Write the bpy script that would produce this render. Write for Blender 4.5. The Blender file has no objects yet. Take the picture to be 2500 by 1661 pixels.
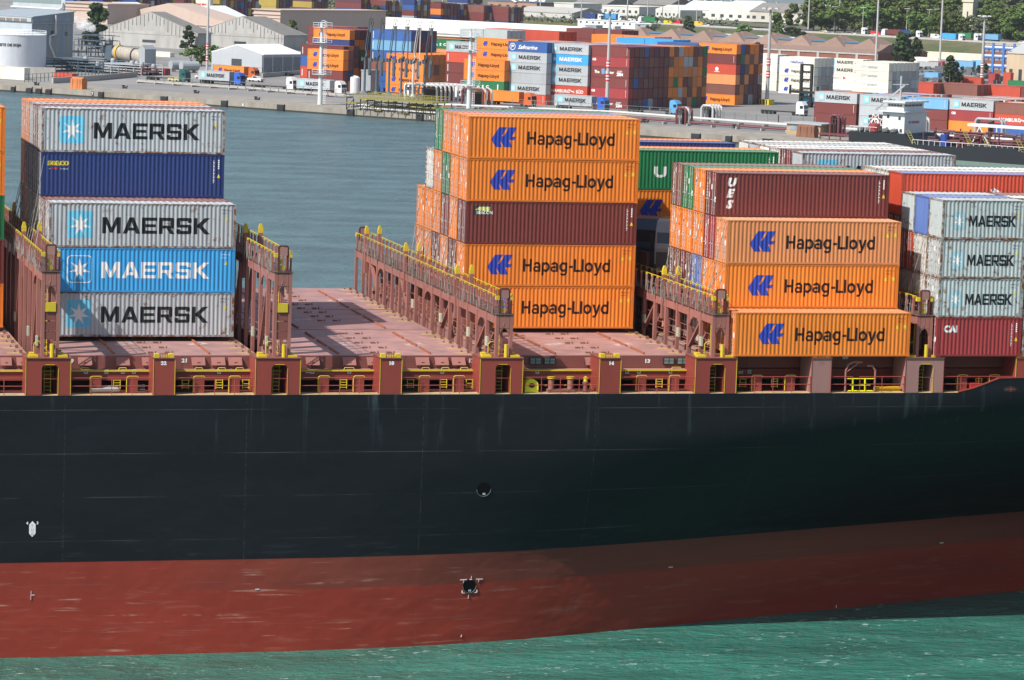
import bpy, bmesh, math, random
from mathutils import Vector, Matrix
random.seed(7)
SC = bpy.context.scene
COL = SC.collection
# ------------------------------------------------------------------ camera, sky, sun, exposure
YAW, PITCH, ROLL, FPX = 0.25947, 0.11998, 0.03297, 7938.4
CP = Vector((-39.889, -199.533, 25.964))
_f = Vector((math.sin(YAW)*math.cos(PITCH), math.cos(YAW)*math.cos(PITCH), -math.sin(PITCH)))
_r = Vector((math.cos(YAW), -math.sin(YAW), 0)); _u = _r.cross(_f)
RR = _r*math.cos(ROLL)+_u*math.sin(ROLL); UU = -_r*math.sin(ROLL)+_u*math.cos(ROLL); FF = _f
cam = bpy.data.objects.new('camera', bpy.data.cameras.new('camera')); COL.objects.link(cam)
cam.matrix_world = Matrix(((RR.x, UU.x, -FF.x, CP.x), (RR.y, UU.y, -FF.y, CP.y), (RR.z, UU.z, -FF.z, CP.z), (0, 0, 0, 1)))
cam.data.lens = FPX/2500*36; cam.data.sensor_width = 36
cam.data.clip_start = 1; cam.data.clip_end = 20000
SC.camera = cam
SUN = Vector((-12.85, -6.0, 14.83)).normalized()          # towards the sun
W = bpy.data.worlds.new('World'); SC.world = W; W.use_nodes = True
nt = W.node_tree; sky = nt.nodes.new('ShaderNodeTexSky'); sky.sky_type = 'NISHITA'; sky.sun_disc = False
sky.sun_elevation = math.asin(SUN.z); sky.sun_rotation = math.atan2(SUN.x, SUN.y)
sky.air_density = 1.0; sky.dust_density = 1.5
nt.links.new(sky.outputs[0], nt.nodes['Background'].inputs[0]); nt.nodes['Background'].inputs[1].default_value = 0.10
sl = bpy.data.lights.new('sun', 'SUN'); sl.energy = 4.6; sl.angle = math.radians(0.5); sl.color = (1, .955, .89)
so = bpy.data.objects.new('sun', sl); COL.objects.link(so); so.rotation_euler = SUN.to_track_quat('Z', 'Y').to_euler()
SC.view_settings.view_transform = 'Standard'; SC.view_settings.look = 'None'
SC.cycles.volume_bounces = 6
SC.view_settings.exposure = 0.42; SC.view_settings.gamma = 1

# ------------------------------------------------------------------ pixel of the photograph -> point on a plane
def ray(u, v): return FF+RR*((u-1250)/FPX)-UU*((v-830.5)/FPX)
def atz(u, v, z): d = ray(u, v); return CP+d*((z-CP.z)/d.z)
def aty(u, v, y): d = ray(u, v); return CP+d*((y-CP.y)/d.y)
def pix(P): d = P-CP; z = d.dot(FF); return 1250+FPX*d.dot(RR)/z, 830.5-FPX*d.dot(UU)/z, z

# ------------------------------------------------------------------ materials
MATS = {}
def paint(name, rgb, rough=.5, dirt=.25, rust=0., rustc=(.16, .06, .025), scale=1., bump=0., bscale=6., metal=0., vary=.08, streak=True, spec=.5, dirtc=None):
    if name in MATS: return MATS[name]
    m = bpy.data.materials.new(name); m.use_nodes = True; n = m.node_tree.nodes; L = m.node_tree.links
    b = n['Principled BSDF']; b.inputs['Roughness'].default_value = rough; b.inputs['Metallic'].default_value = metal
    b.inputs['Specular IOR Level'].default_value = spec
    tc = n.new('ShaderNodeTexCoord'); oi = n.new('ShaderNodeObjectInfo')
    ad = n.new('ShaderNodeVectorMath'); ad.operation = 'ADD'; L.new(tc.outputs['Object'], ad.inputs[0])
    mu = n.new('ShaderNodeVectorMath'); mu.operation = 'SCALE'; mu.inputs[0].default_value = (37, 19, 53); L.new(oi.outputs['Random'], mu.inputs['Scale']); L.new(mu.outputs[0], ad.inputs[1])
    mp = n.new('ShaderNodeMapping'); mp.inputs['Scale'].default_value = (1.6*scale, 1.6*scale, (.35 if streak else 1.6)*scale); L.new(ad.outputs[0], mp.inputs[0])
    n1 = n.new('ShaderNodeTexNoise'); n1.inputs['Scale'].default_value = 1.2; n1.inputs['Detail'].default_value = 7; n1.inputs['Roughness'].default_value = .65; L.new(mp.outputs[0], n1.inputs['Vector'])
    r1 = n.new('ShaderNodeMapRange'); r1.inputs[1].default_value = .38; r1.inputs[2].default_value = .72; r1.inputs[3].default_value = 0; r1.inputs[4].default_value = dirt; L.new(n1.outputs[0], r1.inputs[0])
    hv = n.new('ShaderNodeHueSaturation'); hv.inputs['Color'].default_value = (*rgb, 1)
    rv = n.new('ShaderNodeMapRange'); rv.inputs[3].default_value = 1-vary; rv.inputs[4].default_value = 1+vary; L.new(oi.outputs['Random'], rv.inputs[0]); L.new(rv.outputs[0], hv.inputs['Value'])
    mx = n.new('ShaderNodeMix'); mx.data_type = 'RGBA'; L.new(r1.outputs[0], mx.inputs[0]); L.new(hv.outputs[0], mx.inputs[6])
    dc = dirtc or tuple(c*.45+.01 for c in rgb); mx.inputs[7].default_value = (*dc, 1)
    out = mx.outputs[2]
    if rust > 0:
        n2 = n.new('ShaderNodeTexNoise'); n2.inputs['Scale'].default_value = 2.3*scale; n2.inputs['Detail'].default_value = 9; n2.inputs['Roughness'].default_value = .75; L.new(ad.outputs[0], n2.inputs['Vector'])
        r2 = n.new('ShaderNodeMapRange'); r2.inputs[1].default_value = .72-rust*.3; r2.inputs[2].default_value = .78-rust*.25; L.new(n2.outputs[0], r2.inputs[0])
        m2 = n.new('ShaderNodeMix'); m2.data_type = 'RGBA'; L.new(r2.outputs[0], m2.inputs[0]); L.new(out, m2.inputs[6]); m2.inputs[7].default_value = (*rustc, 1); out = m2.outputs[2]
    L.new(out, b.inputs['Base Color'])
    if bump > 0:
        n3 = n.new('ShaderNodeTexNoise'); n3.inputs['Scale'].default_value = bscale; n3.inputs['Detail'].default_value = 5; L.new(tc.outputs['Object'], n3.inputs['Vector'])
        bp = n.new('ShaderNodeBump'); bp.inputs['Strength'].default_value = bump; bp.inputs['Distance'].default_value = .1; L.new(n3.outputs[0], bp.inputs['Height']); L.new(bp.outputs[0], b.inputs['Normal'])
    MATS[name] = m; return m

# ------------------------------------------------------------------ mesh collector
class MB:
    def __init__(s): s.v = []; s.f = []; s.m = []; s.mi = 0
    def quad(s, a, b, c, d): i = len(s.v); s.v += [tuple(a), tuple(b), tuple(c), tuple(d)]; s.f.append((i, i+1, i+2, i+3)); s.m.append(s.mi)
    def poly(s, pts): i = len(s.v); s.v += [tuple(p) for p in pts]; s.f.append(tuple(range(i, i+len(pts)))); s.m.append(s.mi)
    def box(s, x0, x1, y0, y1, z0, z1, M=None):
        c = [(x0, y0, z0), (x1, y0, z0), (x1, y1, z0), (x0, y1, z0), (x0, y0, z1), (x1, y0, z1), (x1, y1, z1), (x0, y1, z1)]
        if M is not None: c = [tuple(M @ Vector(p)) for p in c]
        i = len(s.v); s.v += c
        for f in ((0, 3, 2, 1), (4, 5, 6, 7), (0, 1, 5, 4), (1, 2, 6, 5), (2, 3, 7, 6), (3, 0, 4, 7)): s.f.append(tuple(i+k for k in f)); s.m.append(s.mi)
        return s
    def bar(s, p, q, w, h=None):
        p = Vector(p); q = Vector(q); d = q-p; L = d.length
        if L < 1e-6: return s
        M = Matrix.Translation(p) @ d.to_track_quat('X', 'Z').to_matrix().to_4x4(); h = h or w
        return s.box(0, L, -w/2, w/2, -h/2, h/2, M)
    def tube(s, p, q, r, n=8, r2=None, caps=True):
        p = Vector(p); q = Vector(q); d = q-p; r2 = r if r2 is None else r2
        M = d.to_track_quat('Z', 'Y').to_matrix(); i = len(s.v)
        for k in range(n):
            a = 2*math.pi*k/n; o = M @ Vector((math.cos(a), math.sin(a), 0)); s.v += [tuple(p+o*r), tuple(q+o*r2)]
        for k in range(n): a = i+2*k; b = i+2*((k+1) % n); s.f.append((a, b, b+1, a+1)); s.m.append(s.mi)
        if caps: s.f.append(tuple(i+2*k for k in reversed(range(n)))); s.m.append(s.mi); s.f.append(tuple(i+2*k+1 for k in range(n))); s.m.append(s.mi)
        return s
    def path(s, pts, r, n=8):
        for a, b in zip(pts[:-1], pts[1:]): s.tube(a, b, r, n)
        return s
    def prism(s, pts, a, b, ax='y'):       # outline pts in the plane across axis ax, from a to b
        def P(p, t): return (p[0], t, p[1]) if ax == 'y' else ((t, p[0], p[1]) if ax == 'x' else (p[0], p[1], t))
        n = len(pts); i = len(s.v); s.v += [P(p, a) for p in pts]+[P(p, b) for p in pts]
        s.f.append(tuple(range(i, i+n))); s.f.append(tuple(reversed(range(i+n, i+2*n)))); s.m += [s.mi]*2
        for k in range(n): l = (k+1) % n; s.f.append((i+k, i+n+k, i+n+l, i+l)); s.m.append(s.mi)
        return s
    def lathe(s, prof, c, n=16):
        i = len(s.v); c = Vector(c)
        for (r, z) in prof:
            for k in range(n): a = 2*math.pi*k/n; s.v.append((c.x+r*math.cos(a), c.y+r*math.sin(a), c.z+z))
        for j in range(len(prof)-1):
            for k in range(n): l = (k+1) % n; s.f.append((i+j*n+k, i+j*n+l, i+(j+1)*n+l, i+(j+1)*n+k)); s.m.append(s.mi)
        return s
    def mesh(s, name, fix=True):
        me = bpy.data.meshes.new(name); me.from_pydata(s.v, [], s.f); me.polygons.foreach_set('material_index', s.m)
        if fix:
            bm = bmesh.new(); bm.from_mesh(me); bmesh.ops.recalc_face_normals(bm, faces=bm.faces); bm.to_mesh(me); bm.free()
        me.update(); return me
    def build(s, name, mats, parent=None, loc=None, fix=True):
        me = s.mesh(name, fix); return ob(name, me, mats, parent, loc)
def ob(name, me, mats=None, parent=None, loc=None, rz=0):
    o = bpy.data.objects.new(name, me); COL.objects.link(o)
    if mats is not None:
        if not isinstance(mats, (list, tuple)): mats = [mats]
        if me.users > 1 and len(me.materials):
            for i, mm in enumerate(mats): o.material_slots[i].link = 'OBJECT'; o.material_slots[i].material = mm
        else:
            for mm in mats: me.materials.append(mm)
            for i, mm in enumerate(mats): o.material_slots[i].link = 'OBJECT'; o.material_slots[i].material = mm
    if parent: o.parent = parent
    if loc is not None: o.location = loc
    o.rotation_euler.z = rz
    return o
def tag(o, label, cat, group=None):
    o['label'] = label; o['category'] = cat
    if group: o['group'] = group
    return o
def thing(name, label, cat, loc=(0, 0, 0), rz=0, group=None):
    o = bpy.data.objects.new(name, None); COL.objects.link(o); o.location = loc; o.rotation_euler.z = rz; o.empty_display_size = .3
    return tag(o, label, cat, group)
def struct(o): o['kind'] = 'structure'; return o

# ------------------------------------------------------------------ lettering (flat meshes in x,z; y = 0)
_F = {}
def textmesh(s, size, wide=1., bold=0., shear=0., space=1.):
    k = (s, size, wide, bold, shear, space)
    if k in _F: return _F[k]
    c = bpy.data.curves.new('lettering', 'FONT'); c.body = s; c.size = size; c.offset = bold; c.shear = shear; c.space_character = space; c.resolution_u = 2
    o = bpy.data.objects.new('tmp', c); COL.objects.link(o); bpy.context.view_layer.update()
    me = bpy.data.meshes.new_from_object(o.evaluated_get(bpy.context.evaluated_depsgraph_get()))
    bpy.data.objects.remove(o); w = max((v.co.x for v in me.vertices), default=0)
    for v in me.vertices: v.co = Vector((v.co.x*wide, 0, v.co.y))
    me.name = 'lettering'; _F[k] = me; return me
def polymesh(polys, sx=1., sz=1., ox=0., oz=0.):
    m = MB()
    for p in polys: m.poly([(ox+a*sx, 0, oz+b*sz) for a, b in p])
    me = m.mesh('lettering', False); bm = bmesh.new(); bm.from_mesh(me); bmesh.ops.triangulate(bm, faces=bm.faces); bm.normal_update()
    for f in bm.faces:
        if f.normal.y > 0: f.normal_flip()
    bm.to_mesh(me); bm.free(); return me
G_M = [[(0, 0), (0, 1), (.3, 1), (.6, .38), (.6, .05), (.5, .05), (.25, .58), (.25, 0)], [(1.2, 0), (1.2, 1), (.9, 1), (.6, .38), (.6, .05), (.7, .05), (.95, .58), (.95, 0)]]
G_A = [[(0, 0), (.42, 1), (.57, 1), (.57, .72), (.28, 0)], [(1.14, 0), (.72, 1), (.57, 1), (.57, .72), (.86, 0)], [(.357, .19), (.783, .19), (.711, .37), (.429, .37)]]
G_E = [[(0, 0), (0, 1), (.25, 1), (.25, 0)], [(.25, .8), (.25, 1), (1, 1), (1, .8)], [(.25, .41), (.25, .59), (.92, .59), (.92, .41)], [(.25, 0), (.25, .2), (1, .2), (1, 0)]]
G_R = [[(0, 0), (0, 1), (.25, 1), (.25, 0)], [(.25, .8), (.25, 1), (.92, 1), (1, .92), (1, .8)], [(.76, .52), (.76, .8), (1, .8), (1, .52)], [(.25, .34), (.25, .52), (1, .52), (1, .42), (.92, .34)], [(.5, .34), (.8, .34), (1.05, 0), (.75, 0)]]
G_S = [[(0, .8), (0, .92), (.08, 1), (.92, 1), (1, .92), (1, .8)], [(0, .58), (0, .8), (.25, .8), (.25, .58)], [(0, .48), (0, .58), (.92, .58), (1, .5), (1, .4), (.08, .4)], [(.75, .2), (.75, .4), (1, .4), (1, .2)], [(0, .08), (0, .2), (1, .2), (1, .08), (.92, 0), (.08, 0)], [(.75, .7), (.75, .8), (1, .8), (1, .7)], [(0, .2), (0, .3), (.25, .3), (.25, .2)]]
G_K = [[(0, 0), (0, 1), (.25, 1), (.25, 0)], [(.25, .62), (.3, .62), (.72, 1), (1.08, 1), (.56, .53), (1.1, 0), (.74, 0), (.36, .4), (.25, .4)]]
def maersk_polys():
    out = []; x = 0
    for g, a in ((G_M, 1.34), (G_A, 1.24), (G_E, 1.12), (G_R, 1.16), (G_S, 1.13), (G_K, 1.1)):
        out += [[(x+p, q) for p, q in poly] for poly in g]; x += a
    return out, x
def star_polys(r=1., r2=.36):
    pts = []
    for k in range(14): a = math.pi/2+math.pi*k/7; q = r if k % 2 == 0 else r2; pts.append((q*math.cos(a), q*math.sin(a)))
    return [[(0, 0), pts[i], pts[(i+1) % 14]] for i in range(14)]
def rsq(w, h, r, n=4):
    o = []
    for cx, cy, a0 in ((w-r, h-r, 0), (r, h-r, 90), (r, r, 180), (w-r, r, 270)):
        for k in range(n+1): a = math.radians(a0+90*k/n); o.append((cx+r*math.cos(a), cy+r*math.sin(a)))
    return o
HLP = [[((x-750)/232, (427-y)/172) for x, y in ((750, 360), (820, 255), (893, 255), (845, 332), (866, 332), (910, 255), (982, 255), (938, 335), (980, 337), (960, 365), (915, 366), (945, 427), (872, 427), (832, 372), (850, 427), (790, 427))]]

def arc(cx, cz, rx, rz, t, a0, a1, n=0):
    n = n or max(4, int(abs(a1-a0)/18)); o = []
    for k in range(n):
        a, b = math.radians(a0+(a1-a0)*k/n), math.radians(a0+(a1-a0)*(k+1)/n); q = lambda w, m: (cx+(rx-m)*math.cos(w), cz+(rz-m)*math.sin(w))
        o.append([q(a, 0), q(b, 0), q(b, t), q(a, t)])
    return o
def R_(x0, x1, z0, z1): return [(x0, z0), (x1, z0), (x1, z1), (x0, z1)]
def clipx(polys, lo=None, hi=None):
    out = []
    for p in polys:
        q = [(max(x, lo) if lo is not None else min(x, hi), z) for x, z in p]
        if max(x for x, _ in q)-min(x for x, _ in q) > 1e-4: out.append(q)
    return out
GL = {'H': ([R_(0, .2, 0, 1), R_(.56, .76, 0, 1), R_(.2, .56, .41, .59)], .88), 'p': ([R_(0, .19, -.28, .74)]+clipx(arc(.35, .37, .35, .39, .185, -140, 140), lo=.19), .78), 'd': ([R_(.52, .71, 0, 1)]+clipx(arc(.36, .37, .35, .39, .185, 40, 320), hi=.52), .80),
      'g': ([R_(.52, .71, -.02, .74)]+clipx(arc(.36, .38, .35, .38, .185, 40, 320), hi=.52)+arc(.37, -.02, .34, .28, .165, 0, -150), .81), 'o': (arc(.36, .37, .36, .39, .19, 0, 360), .79), '-': ([R_(.04, .38, .31, .48)], .45), 'L': ([R_(0, .2, 0, 1), R_(.2, .62, 0, .175)], .69), 'l': ([R_(0, .19, 0, 1)], .28),
      'a': ([R_(.45, .64, 0, .5)]+arc(.33, .5, .31, .27, .18, 0, 165)+clipx(arc(.27, .22, .28, .24, .155, 30, 330), hi=.45), .74), 'y': ([[(0, .74), (.21, .74), (.36, .24), (.26, -.02)], [(.36, .24), (.51, .74), (.71, .74), (.43, -.06), (.26, -.02)], [(.26, -.02), (.43, -.06), (.34, -.23), (.2, -.28), (.06, -.28), (.06, -.12), (.2, -.12)]], .73)}
def hapag_mesh(sx, sz):
    P = []; x = 0
    for c in 'Hapag-Lloyd': P += [[(x+a, b) for a, b in q] for q in GL[c][0]]; x += GL[c][1]
    return polymesh(P, sx, sz)
# ------------------------------------------------------------------ container parts (shared meshes)
PITCHC = .278
def prof(x, L, d=.036):     # side-wall corrugation depth at x
    if x < .16 or x > L-.16: return 0.
    t = ((x-.16) % PITCHC)/PITCHC
    if t < .26: return 0.
    if t < .5: return (t-.26)/.24*d
    if t < .76: return d
    return (1-t)/.24*d
def breaks(L):
    xs = [.16]; x = .16
    while x < L-.16-1e-6:
        for t in (.26, .5, .76, 1.): 
            xx = x+t*PITCHC
            if xx < L-.16: xs.append(xx)
        x += PITCHC
    xs.append(L-.16); return xs
WC = 2.438
CM = {}
def cmesh(kind, L, H):
    k = (kind, L, H)
    if k in CM: return CM[k]
    m = MB()
    if kind == 'side_wall':
        xs = breaks(L); b = MB
        for a, c in zip(xs[:-1], xs[1:]): m.quad((a, .02+prof(a, L), .14), (c, .02+prof(c, L), .14), (c, .02+prof(c, L), H-.07), (a, .02+prof(a, L), H-.07))
    elif kind == 'roof':
        n = int(L/.42); ys = [.1, WC-.1]; x0 = .1; st = (L-.2)/n
        for i in range(n):
            a = x0+i*st
            for p, q, z1, z2 in ((0, .3, 0, 0), (.3, .5, 0, -.03), (.5, .8, -.03, -.03), (.8, 1, -.03, 0)):
                m.quad((a+p*st, .06, H-.012+z1), (a+q*st, .06, H-.012+z2), (a+q*st, WC-.06, H-.012+z2), (a+p*st, WC-.06, H-.012+z1))
    elif kind == 'end_wall':
        n = 9; w = (WC-.3)/n
        for X, sg in ((.03, 1),):
            for i in range(n):
                a = .15+i*w
                for p, q, d1, d2 in ((0, .25, 0, 0), (.25, .5, 0, .045), (.5, .75, .045, .045), (.75, 1, .045, 0)):
                    m.quad((X+sg*d1, a+p*w, .14), (X+sg*d2, a+q*w, .14), (X+sg*d2, a+q*w, H-.1), (X+sg*d1, a+p*w, H-.1))
    elif kind == 'far_wall':
        m.quad((L-.03, .1, .14), (L-.03, WC-.06, .14), (L-.03, WC-.06, H-.1), (L-.03, .1, H-.1)); m.quad((L-.03, WC-.06, .14), (.06, WC-.06, .14), (.06, WC-.06, H-.1), (L-.03, WC-.06, H-.1))
    elif kind == 'frame':
        for x0, x1 in ((0, .16), (L-.16, L)):
            for y0, y1 in ((0, .13), (WC-.13, WC)):
                m.box(x0+.012, x1-.012, y0+.012, y1-.012, .118, H-.118); m.box(x0, x1, y0, y1, 0, .118); m.box(x0, x1, y0, y1, H-.118, H)
        for y0, y1 in ((0.012, .075), (WC-.075, WC-.012)):
            m.box(.16, L-.16, y0, y1, .02, .14); m.box(.16, L-.16, y0, y1, H-.07, H-.004)
        for x0, x1 in ((0.012, .09), (L-.09, L-.012)): m.box(x0, x1, .13, WC-.13, .02, .14); m.box(x0, x1, .13, WC-.13, H-.1, H-.004)
        m.box(.16, L-.16, .08, WC-.08, .10, .13)
    elif kind == 'door':
        for y0, y1 in ((.15, WC/2-.012), (WC/2+.012, WC-.15)):
            m.box(.05, .085, y0, y1, .15, H-.12)
            nz = 5
            for j in range(nz): z0 = .2+(H-.4)*j/nz; m.box(.03, .05, y0+.12, y1-.12, z0+.04, z0+(H-.4)/nz-.1)
        for y in (.15, WC-.15):
            for j in range(4): z = .35+(H-.7)*j/3; m.box(.0, .05, y-.06, y+.06, z-.06, z+.06)
    elif kind == 'locking_bar':
        for y in (.42, .85, WC-.85, WC-.42):
            m.box(-.005, .028, y-.02, y+.02, .06, H-.04)
            for z in (.12, .55, H-.5, H-.12): m.box(-.008, .03, y-.045, y+.045, z-.05, z+.05)
            m.box(-.01, .015, y-.02, y+.3, 1.02, 1.06)
    me = m.mesh(kind, kind not in ('side_wall', 'roof', 'end_wall', 'far_wall'))
    if kind in ('side_wall', 'roof', 'end_wall', 'far_wall'):
        bm = bmesh.new(); bm.from_mesh(me); bmesh.ops.remove_doubles(bm, verts=bm.verts, dist=1e-4); bm.to_mesh(me); bm.free()
    CM[k] = me; return me
_ON = {}
def onwall(key, me, x, z, L, y=.02, off=.004):
    """lay a flat mesh over the corrugated wall so that the paint follows the ribs"""
    k = (key, round(x, 3), round(z, 3), L)
    if k in _ON: return _ON[k]
    bm = bmesh.new(); bm.from_mesh(me)
    for v in bm.verts: v.co.x += x; v.co.z += z
    x0 = min(v.co.x for v in bm.verts); x1 = max(v.co.x for v in bm.verts)
    for b in breaks(L):
        if x0 < b < x1:
            bmesh.ops.bisect_plane(bm, geom=bm.verts[:]+bm.edges[:]+bm.faces[:], plane_co=(b, 0, 0), plane_no=(1, 0, 0), dist=1e-5)
    for v in bm.verts: v.co.y = y+prof(v.co.x, L)-off
    bm.normal_update()
    for f in bm.faces:
        if f.normal.y > 0: f.normal_flip()
    me2 = bpy.data.meshes.new('lettering'); bm.to_mesh(me2); bm.free(); _ON[k] = me2; return me2
CC = dict(
 orange=((.76, .215, .024), .10), tan=((.72, .27, .10), .10), grey=((.40, .43, .45), .5), silver=((.42, .47, .47), .55), white=((.62, .62, .57), .5), blue=((.045, .33, .68), .02),
 navy=((.016, .04, .17), .12), maroon=((.165, .034, .030), .16), crimson=((.30, .035, .038), .16), green=((.015, .17, .06), .10), brown=((.20, .075, .055), .2),
 red=((.50, .065, .032), .10), royal=((.03, .10, .32), .08), denim=((.10, .17, .42), .2), cream=((.72, .70, .60), .1), teal=((.05, .3, .25), .1), mustard=((.38, .28, .05), .1), plum=((.10, .03, .05), .1), blank=((.35, .36, .37), .1), sky=((.16, .38, .60), .1))
def cmat(c, part='wall'):
    rgb, ru = CC[c]
    if part == 'frame': return paint(c+'_frame', tuple(v*.86 for v in rgb), .55, .4, min(.95, ru*2.0+.15), scale=1.2)
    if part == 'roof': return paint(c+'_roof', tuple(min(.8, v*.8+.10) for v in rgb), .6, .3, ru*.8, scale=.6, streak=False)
    if part == 'yard': return paint(c+'_yard', rgb, .6, .3, ru*.4, scale=.35, vary=.12)
    return paint(c+'_wall', rgb, .42, .34, ru*.85+.08, scale=.8)
MT = lambda: paint('galvanised_bar', (.55, .53, .52), .45, .3, .3, metal=.2)
BLK = lambda: paint('black_lettering', (.010, .012, .016), .6, .1, spec=.3)
WHT = lambda: paint('white_lettering', (.75, .74, .72), .5, .15)
YEL = lambda: paint('yellow_paint', (.62, .47, .025), .45, .3, .1)
NAMEC = dict(orange='orange', tan='faded orange', grey='grey', silver='pale grey', white='off-white', blue='light blue', navy='navy blue', maroon='maroon', crimson='crimson', green='green', brown='brown', red='bright red', royal='blue', denim='washed blue', cream='cream', teal='teal', mustard='mustard', plum='dark plum', blank='mid grey', sky='pale blue')
def lettering(t, kind, L, H):
    s = 1. if H > 2.7 else .85
    def add(key, me, x, z, mt, name='lettering'): o = ob(name, onwall(key, me, x, z, L), mt, t); return o
    if kind in ('maersk', 'maersk_blue', 'maersk20', 'maersk_faded'):
        P, w = maersk_polys()
        if L > 10: h = 1.06*s; sx = 7.05/w; x0 = 3.44; zb = .93*s; sq = (1.2, .62*s, 1.62, 1.78*s)
        else: h = .74; sx = 3.35/w; x0 = 1.92; zb = .85; sq = (.78, .62, .86, 1.2)
        if 'P'+str(L)+str(H) not in _F: _F['P'+str(L)+str(H)] = polymesh(P, sx, h)
        white = kind == 'maersk_blue'
        if white:
            if 'ring' not in _F:
                a = rsq(sq[2], sq[3], .25); b = [(.05+x*(sq[2]-.1)/sq[2], .05+z*(sq[3]-.1)/sq[3]) for x, z in a]
                _F['ring'] = polymesh([[a[i], a[(i+1) % len(a)], b[(i+1) % len(a)], b[i]] for i in range(len(a))])
            add('ring', _F['ring'], sq[0], sq[1], WHT(), 'emblem')
        else:
            key = 'sq'+str(L)+str(H)
            if key not in _F: _F[key] = polymesh([rsq(sq[2], sq[3], .16)])
            add(key, _F[key], sq[0], sq[1], paint('emblem_blue', (.13, .48, .68), .5, .3, .35, rustc=(.45, .47, .48)) if L > 10 else paint('faded_emblem_blue', (.30, .48, .55), .5, .4, .6, rustc=(.42, .47, .47)), 'emblem')
        key = 'star'+str(L)+str(H)
        if key not in _F:
            r = sq[2]*.44; _F[key] = polymesh(star_polys(), r, r*(sq[3]/sq[2])*.96)
        o = ob('emblem_star', onwall(key, _F[key], sq[0]+sq[2]/2, sq[1]+sq[3]/2-.03, L, off=.007), WHT(), t)
        add('M'+str(L)+str(H), _F['P'+str(L)+str(H)], x0, zb, WHT() if white else BLK())
    elif kind == 'hapag':
        if 'hl' not in _F: _F['hl'] = polymesh(HLP, 1.78, 1.36)
        add('hl', _F['hl'], 1.62, .82, paint('emblem_dark_blue', (.02, .05, .38), .5, .15), 'emblem')
        if 'hlt0' not in _F: _F['hlt0'] = hapag_mesh(.82, .89)
        add('hlt', _F['hlt0'], 4.16, 1.02, paint('brown_lettering', (.020, .007, .007), .6, .15, spec=.3))
    elif kind == 'seaco': add('seaco', textmesh('seaco', .62, 1., .02), .42, H-.85, YEL()); add('seac2', textmesh('an', .15), .5, H-1.12, WHT()); add('seac3', textmesh('HNA', .17, 1., .01, .3), .72, H-1.12, paint('red_lettering', (.6, .02, .03))); add('seac4', textmesh('company', .15), 1.25, H-1.12, WHT())
    elif kind == 'beacon':
        if 'bb' not in _F: _F['bb'] = polymesh([[(0, 0), (1.22, 0), (1.22, .62), (0, .62)]]); _F['bb2'] = polymesh([[(.1, .36), (1.16, .22), (1.16, .57), (.4, .57)]])
        add('bb', _F['bb'], .55, H-.92, paint('black_plate', (.02, .03, .02))); o = ob('emblem', onwall('bb2', _F['bb2'], .55, H-.92, L, off=.006), paint('pale_yellow', (.6, .65, .25)), t)
        ob('lettering', onwall('bbt', textmesh('BEACON', .3, .95, .012), .74, H-.85, L, off=.008), WHT(), t)
    elif kind == 'ues':
        for i, c in enumerate('UES'): add('ues'+c, textmesh(c, .72, 1.1, .05, .25), .72, H-.86-i*.73, WHT())
    elif kind == 'cai': add('cai', textmesh('CAI', .6, 1., .035), .5, H-.95, WHT())
    elif kind == 'u': add('uasc', textmesh('U  A  S  C', 1.05, 1.35, .05), 2.6, .95, WHT())
    elif kind == 'sud':
        add('sud', textmesh('HAMBURG', .95, 1., .012), 1.6, .95, WHT()); add('sud2', textmesh('SÜD', .95, 1., .012), 8.6, .95, WHT())
        if 'bird' not in _F: _F['bird'] = polymesh([[(0, .95), (.3, 1.05), (1.0, .7), (1.7, .62), (1.0, .5)], [(0, .95), (.3, 1.05), (.5, .4), (.32, .45)], [(.4, 0), (.9, .5), (1.9, .1), (1.2, .62), (.7, .6)]])
        add('bird', _F['bird'], 6.5, .9, WHT(), 'emblem')
    # small marks
    c = BLK() if kind.startswith('maersk') and kind != 'maersk_blue' or kind == 'hapag' else WHT()
    if kind.startswith('maersk') or kind == 'hapag':
        add('mk1', textmesh('MRKU 6', .13, 1.3), L-.95, H-.42, c, 'marking'); add('mk2', textmesh('45G1', .13, 1.3), L-.95, H-.62, c, 'marking')
        if 'tri' not in _F: _F['tri'] = polymesh([[(0, 0), (.24, 0), (.12, .26)]]); _F['sqr'] = polymesh([[(0, 0), (.2, 0), (.2, .24), (0, .24)]])
        add('tri', _F['tri'], L-(.72 if kind != 'hapag' else 1.05), H-1.05, YEL(), 'warning_sticker')
        if kind == 'hapag': add('sqr', _F['sqr'], L-.5, H-1.03, YEL(), 'warning_sticker')
    else:
        if 'tri' not in _F: _F['tri'] = polymesh([[(0, 0), (.24, 0), (.12, .26)]])
        if 'str' not in _F: _F['str'] = polymesh([[(0, .12*i), (.05+.03*(i % 2), .12*i), (.05+.03*(i % 2), .12*i+.08), (0, .12*i+.08)] for i in range(13)]); _F['str2'] = polymesh([[(0, .13*i), (.07, .13*i), (.07, .13*i+.09), (0, .13*i+.09)] for i in range(5)])
        add('str', _F['str'], L-.75, H-1.9, WHT(), 'marking'); add('str2', _F['str2'], L-.42, H-.95, WHT(), 'marking'); add('tri2', _F['tri'], L-.5, H-1.55, YEL(), 'warning_sticker')
    return t
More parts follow.
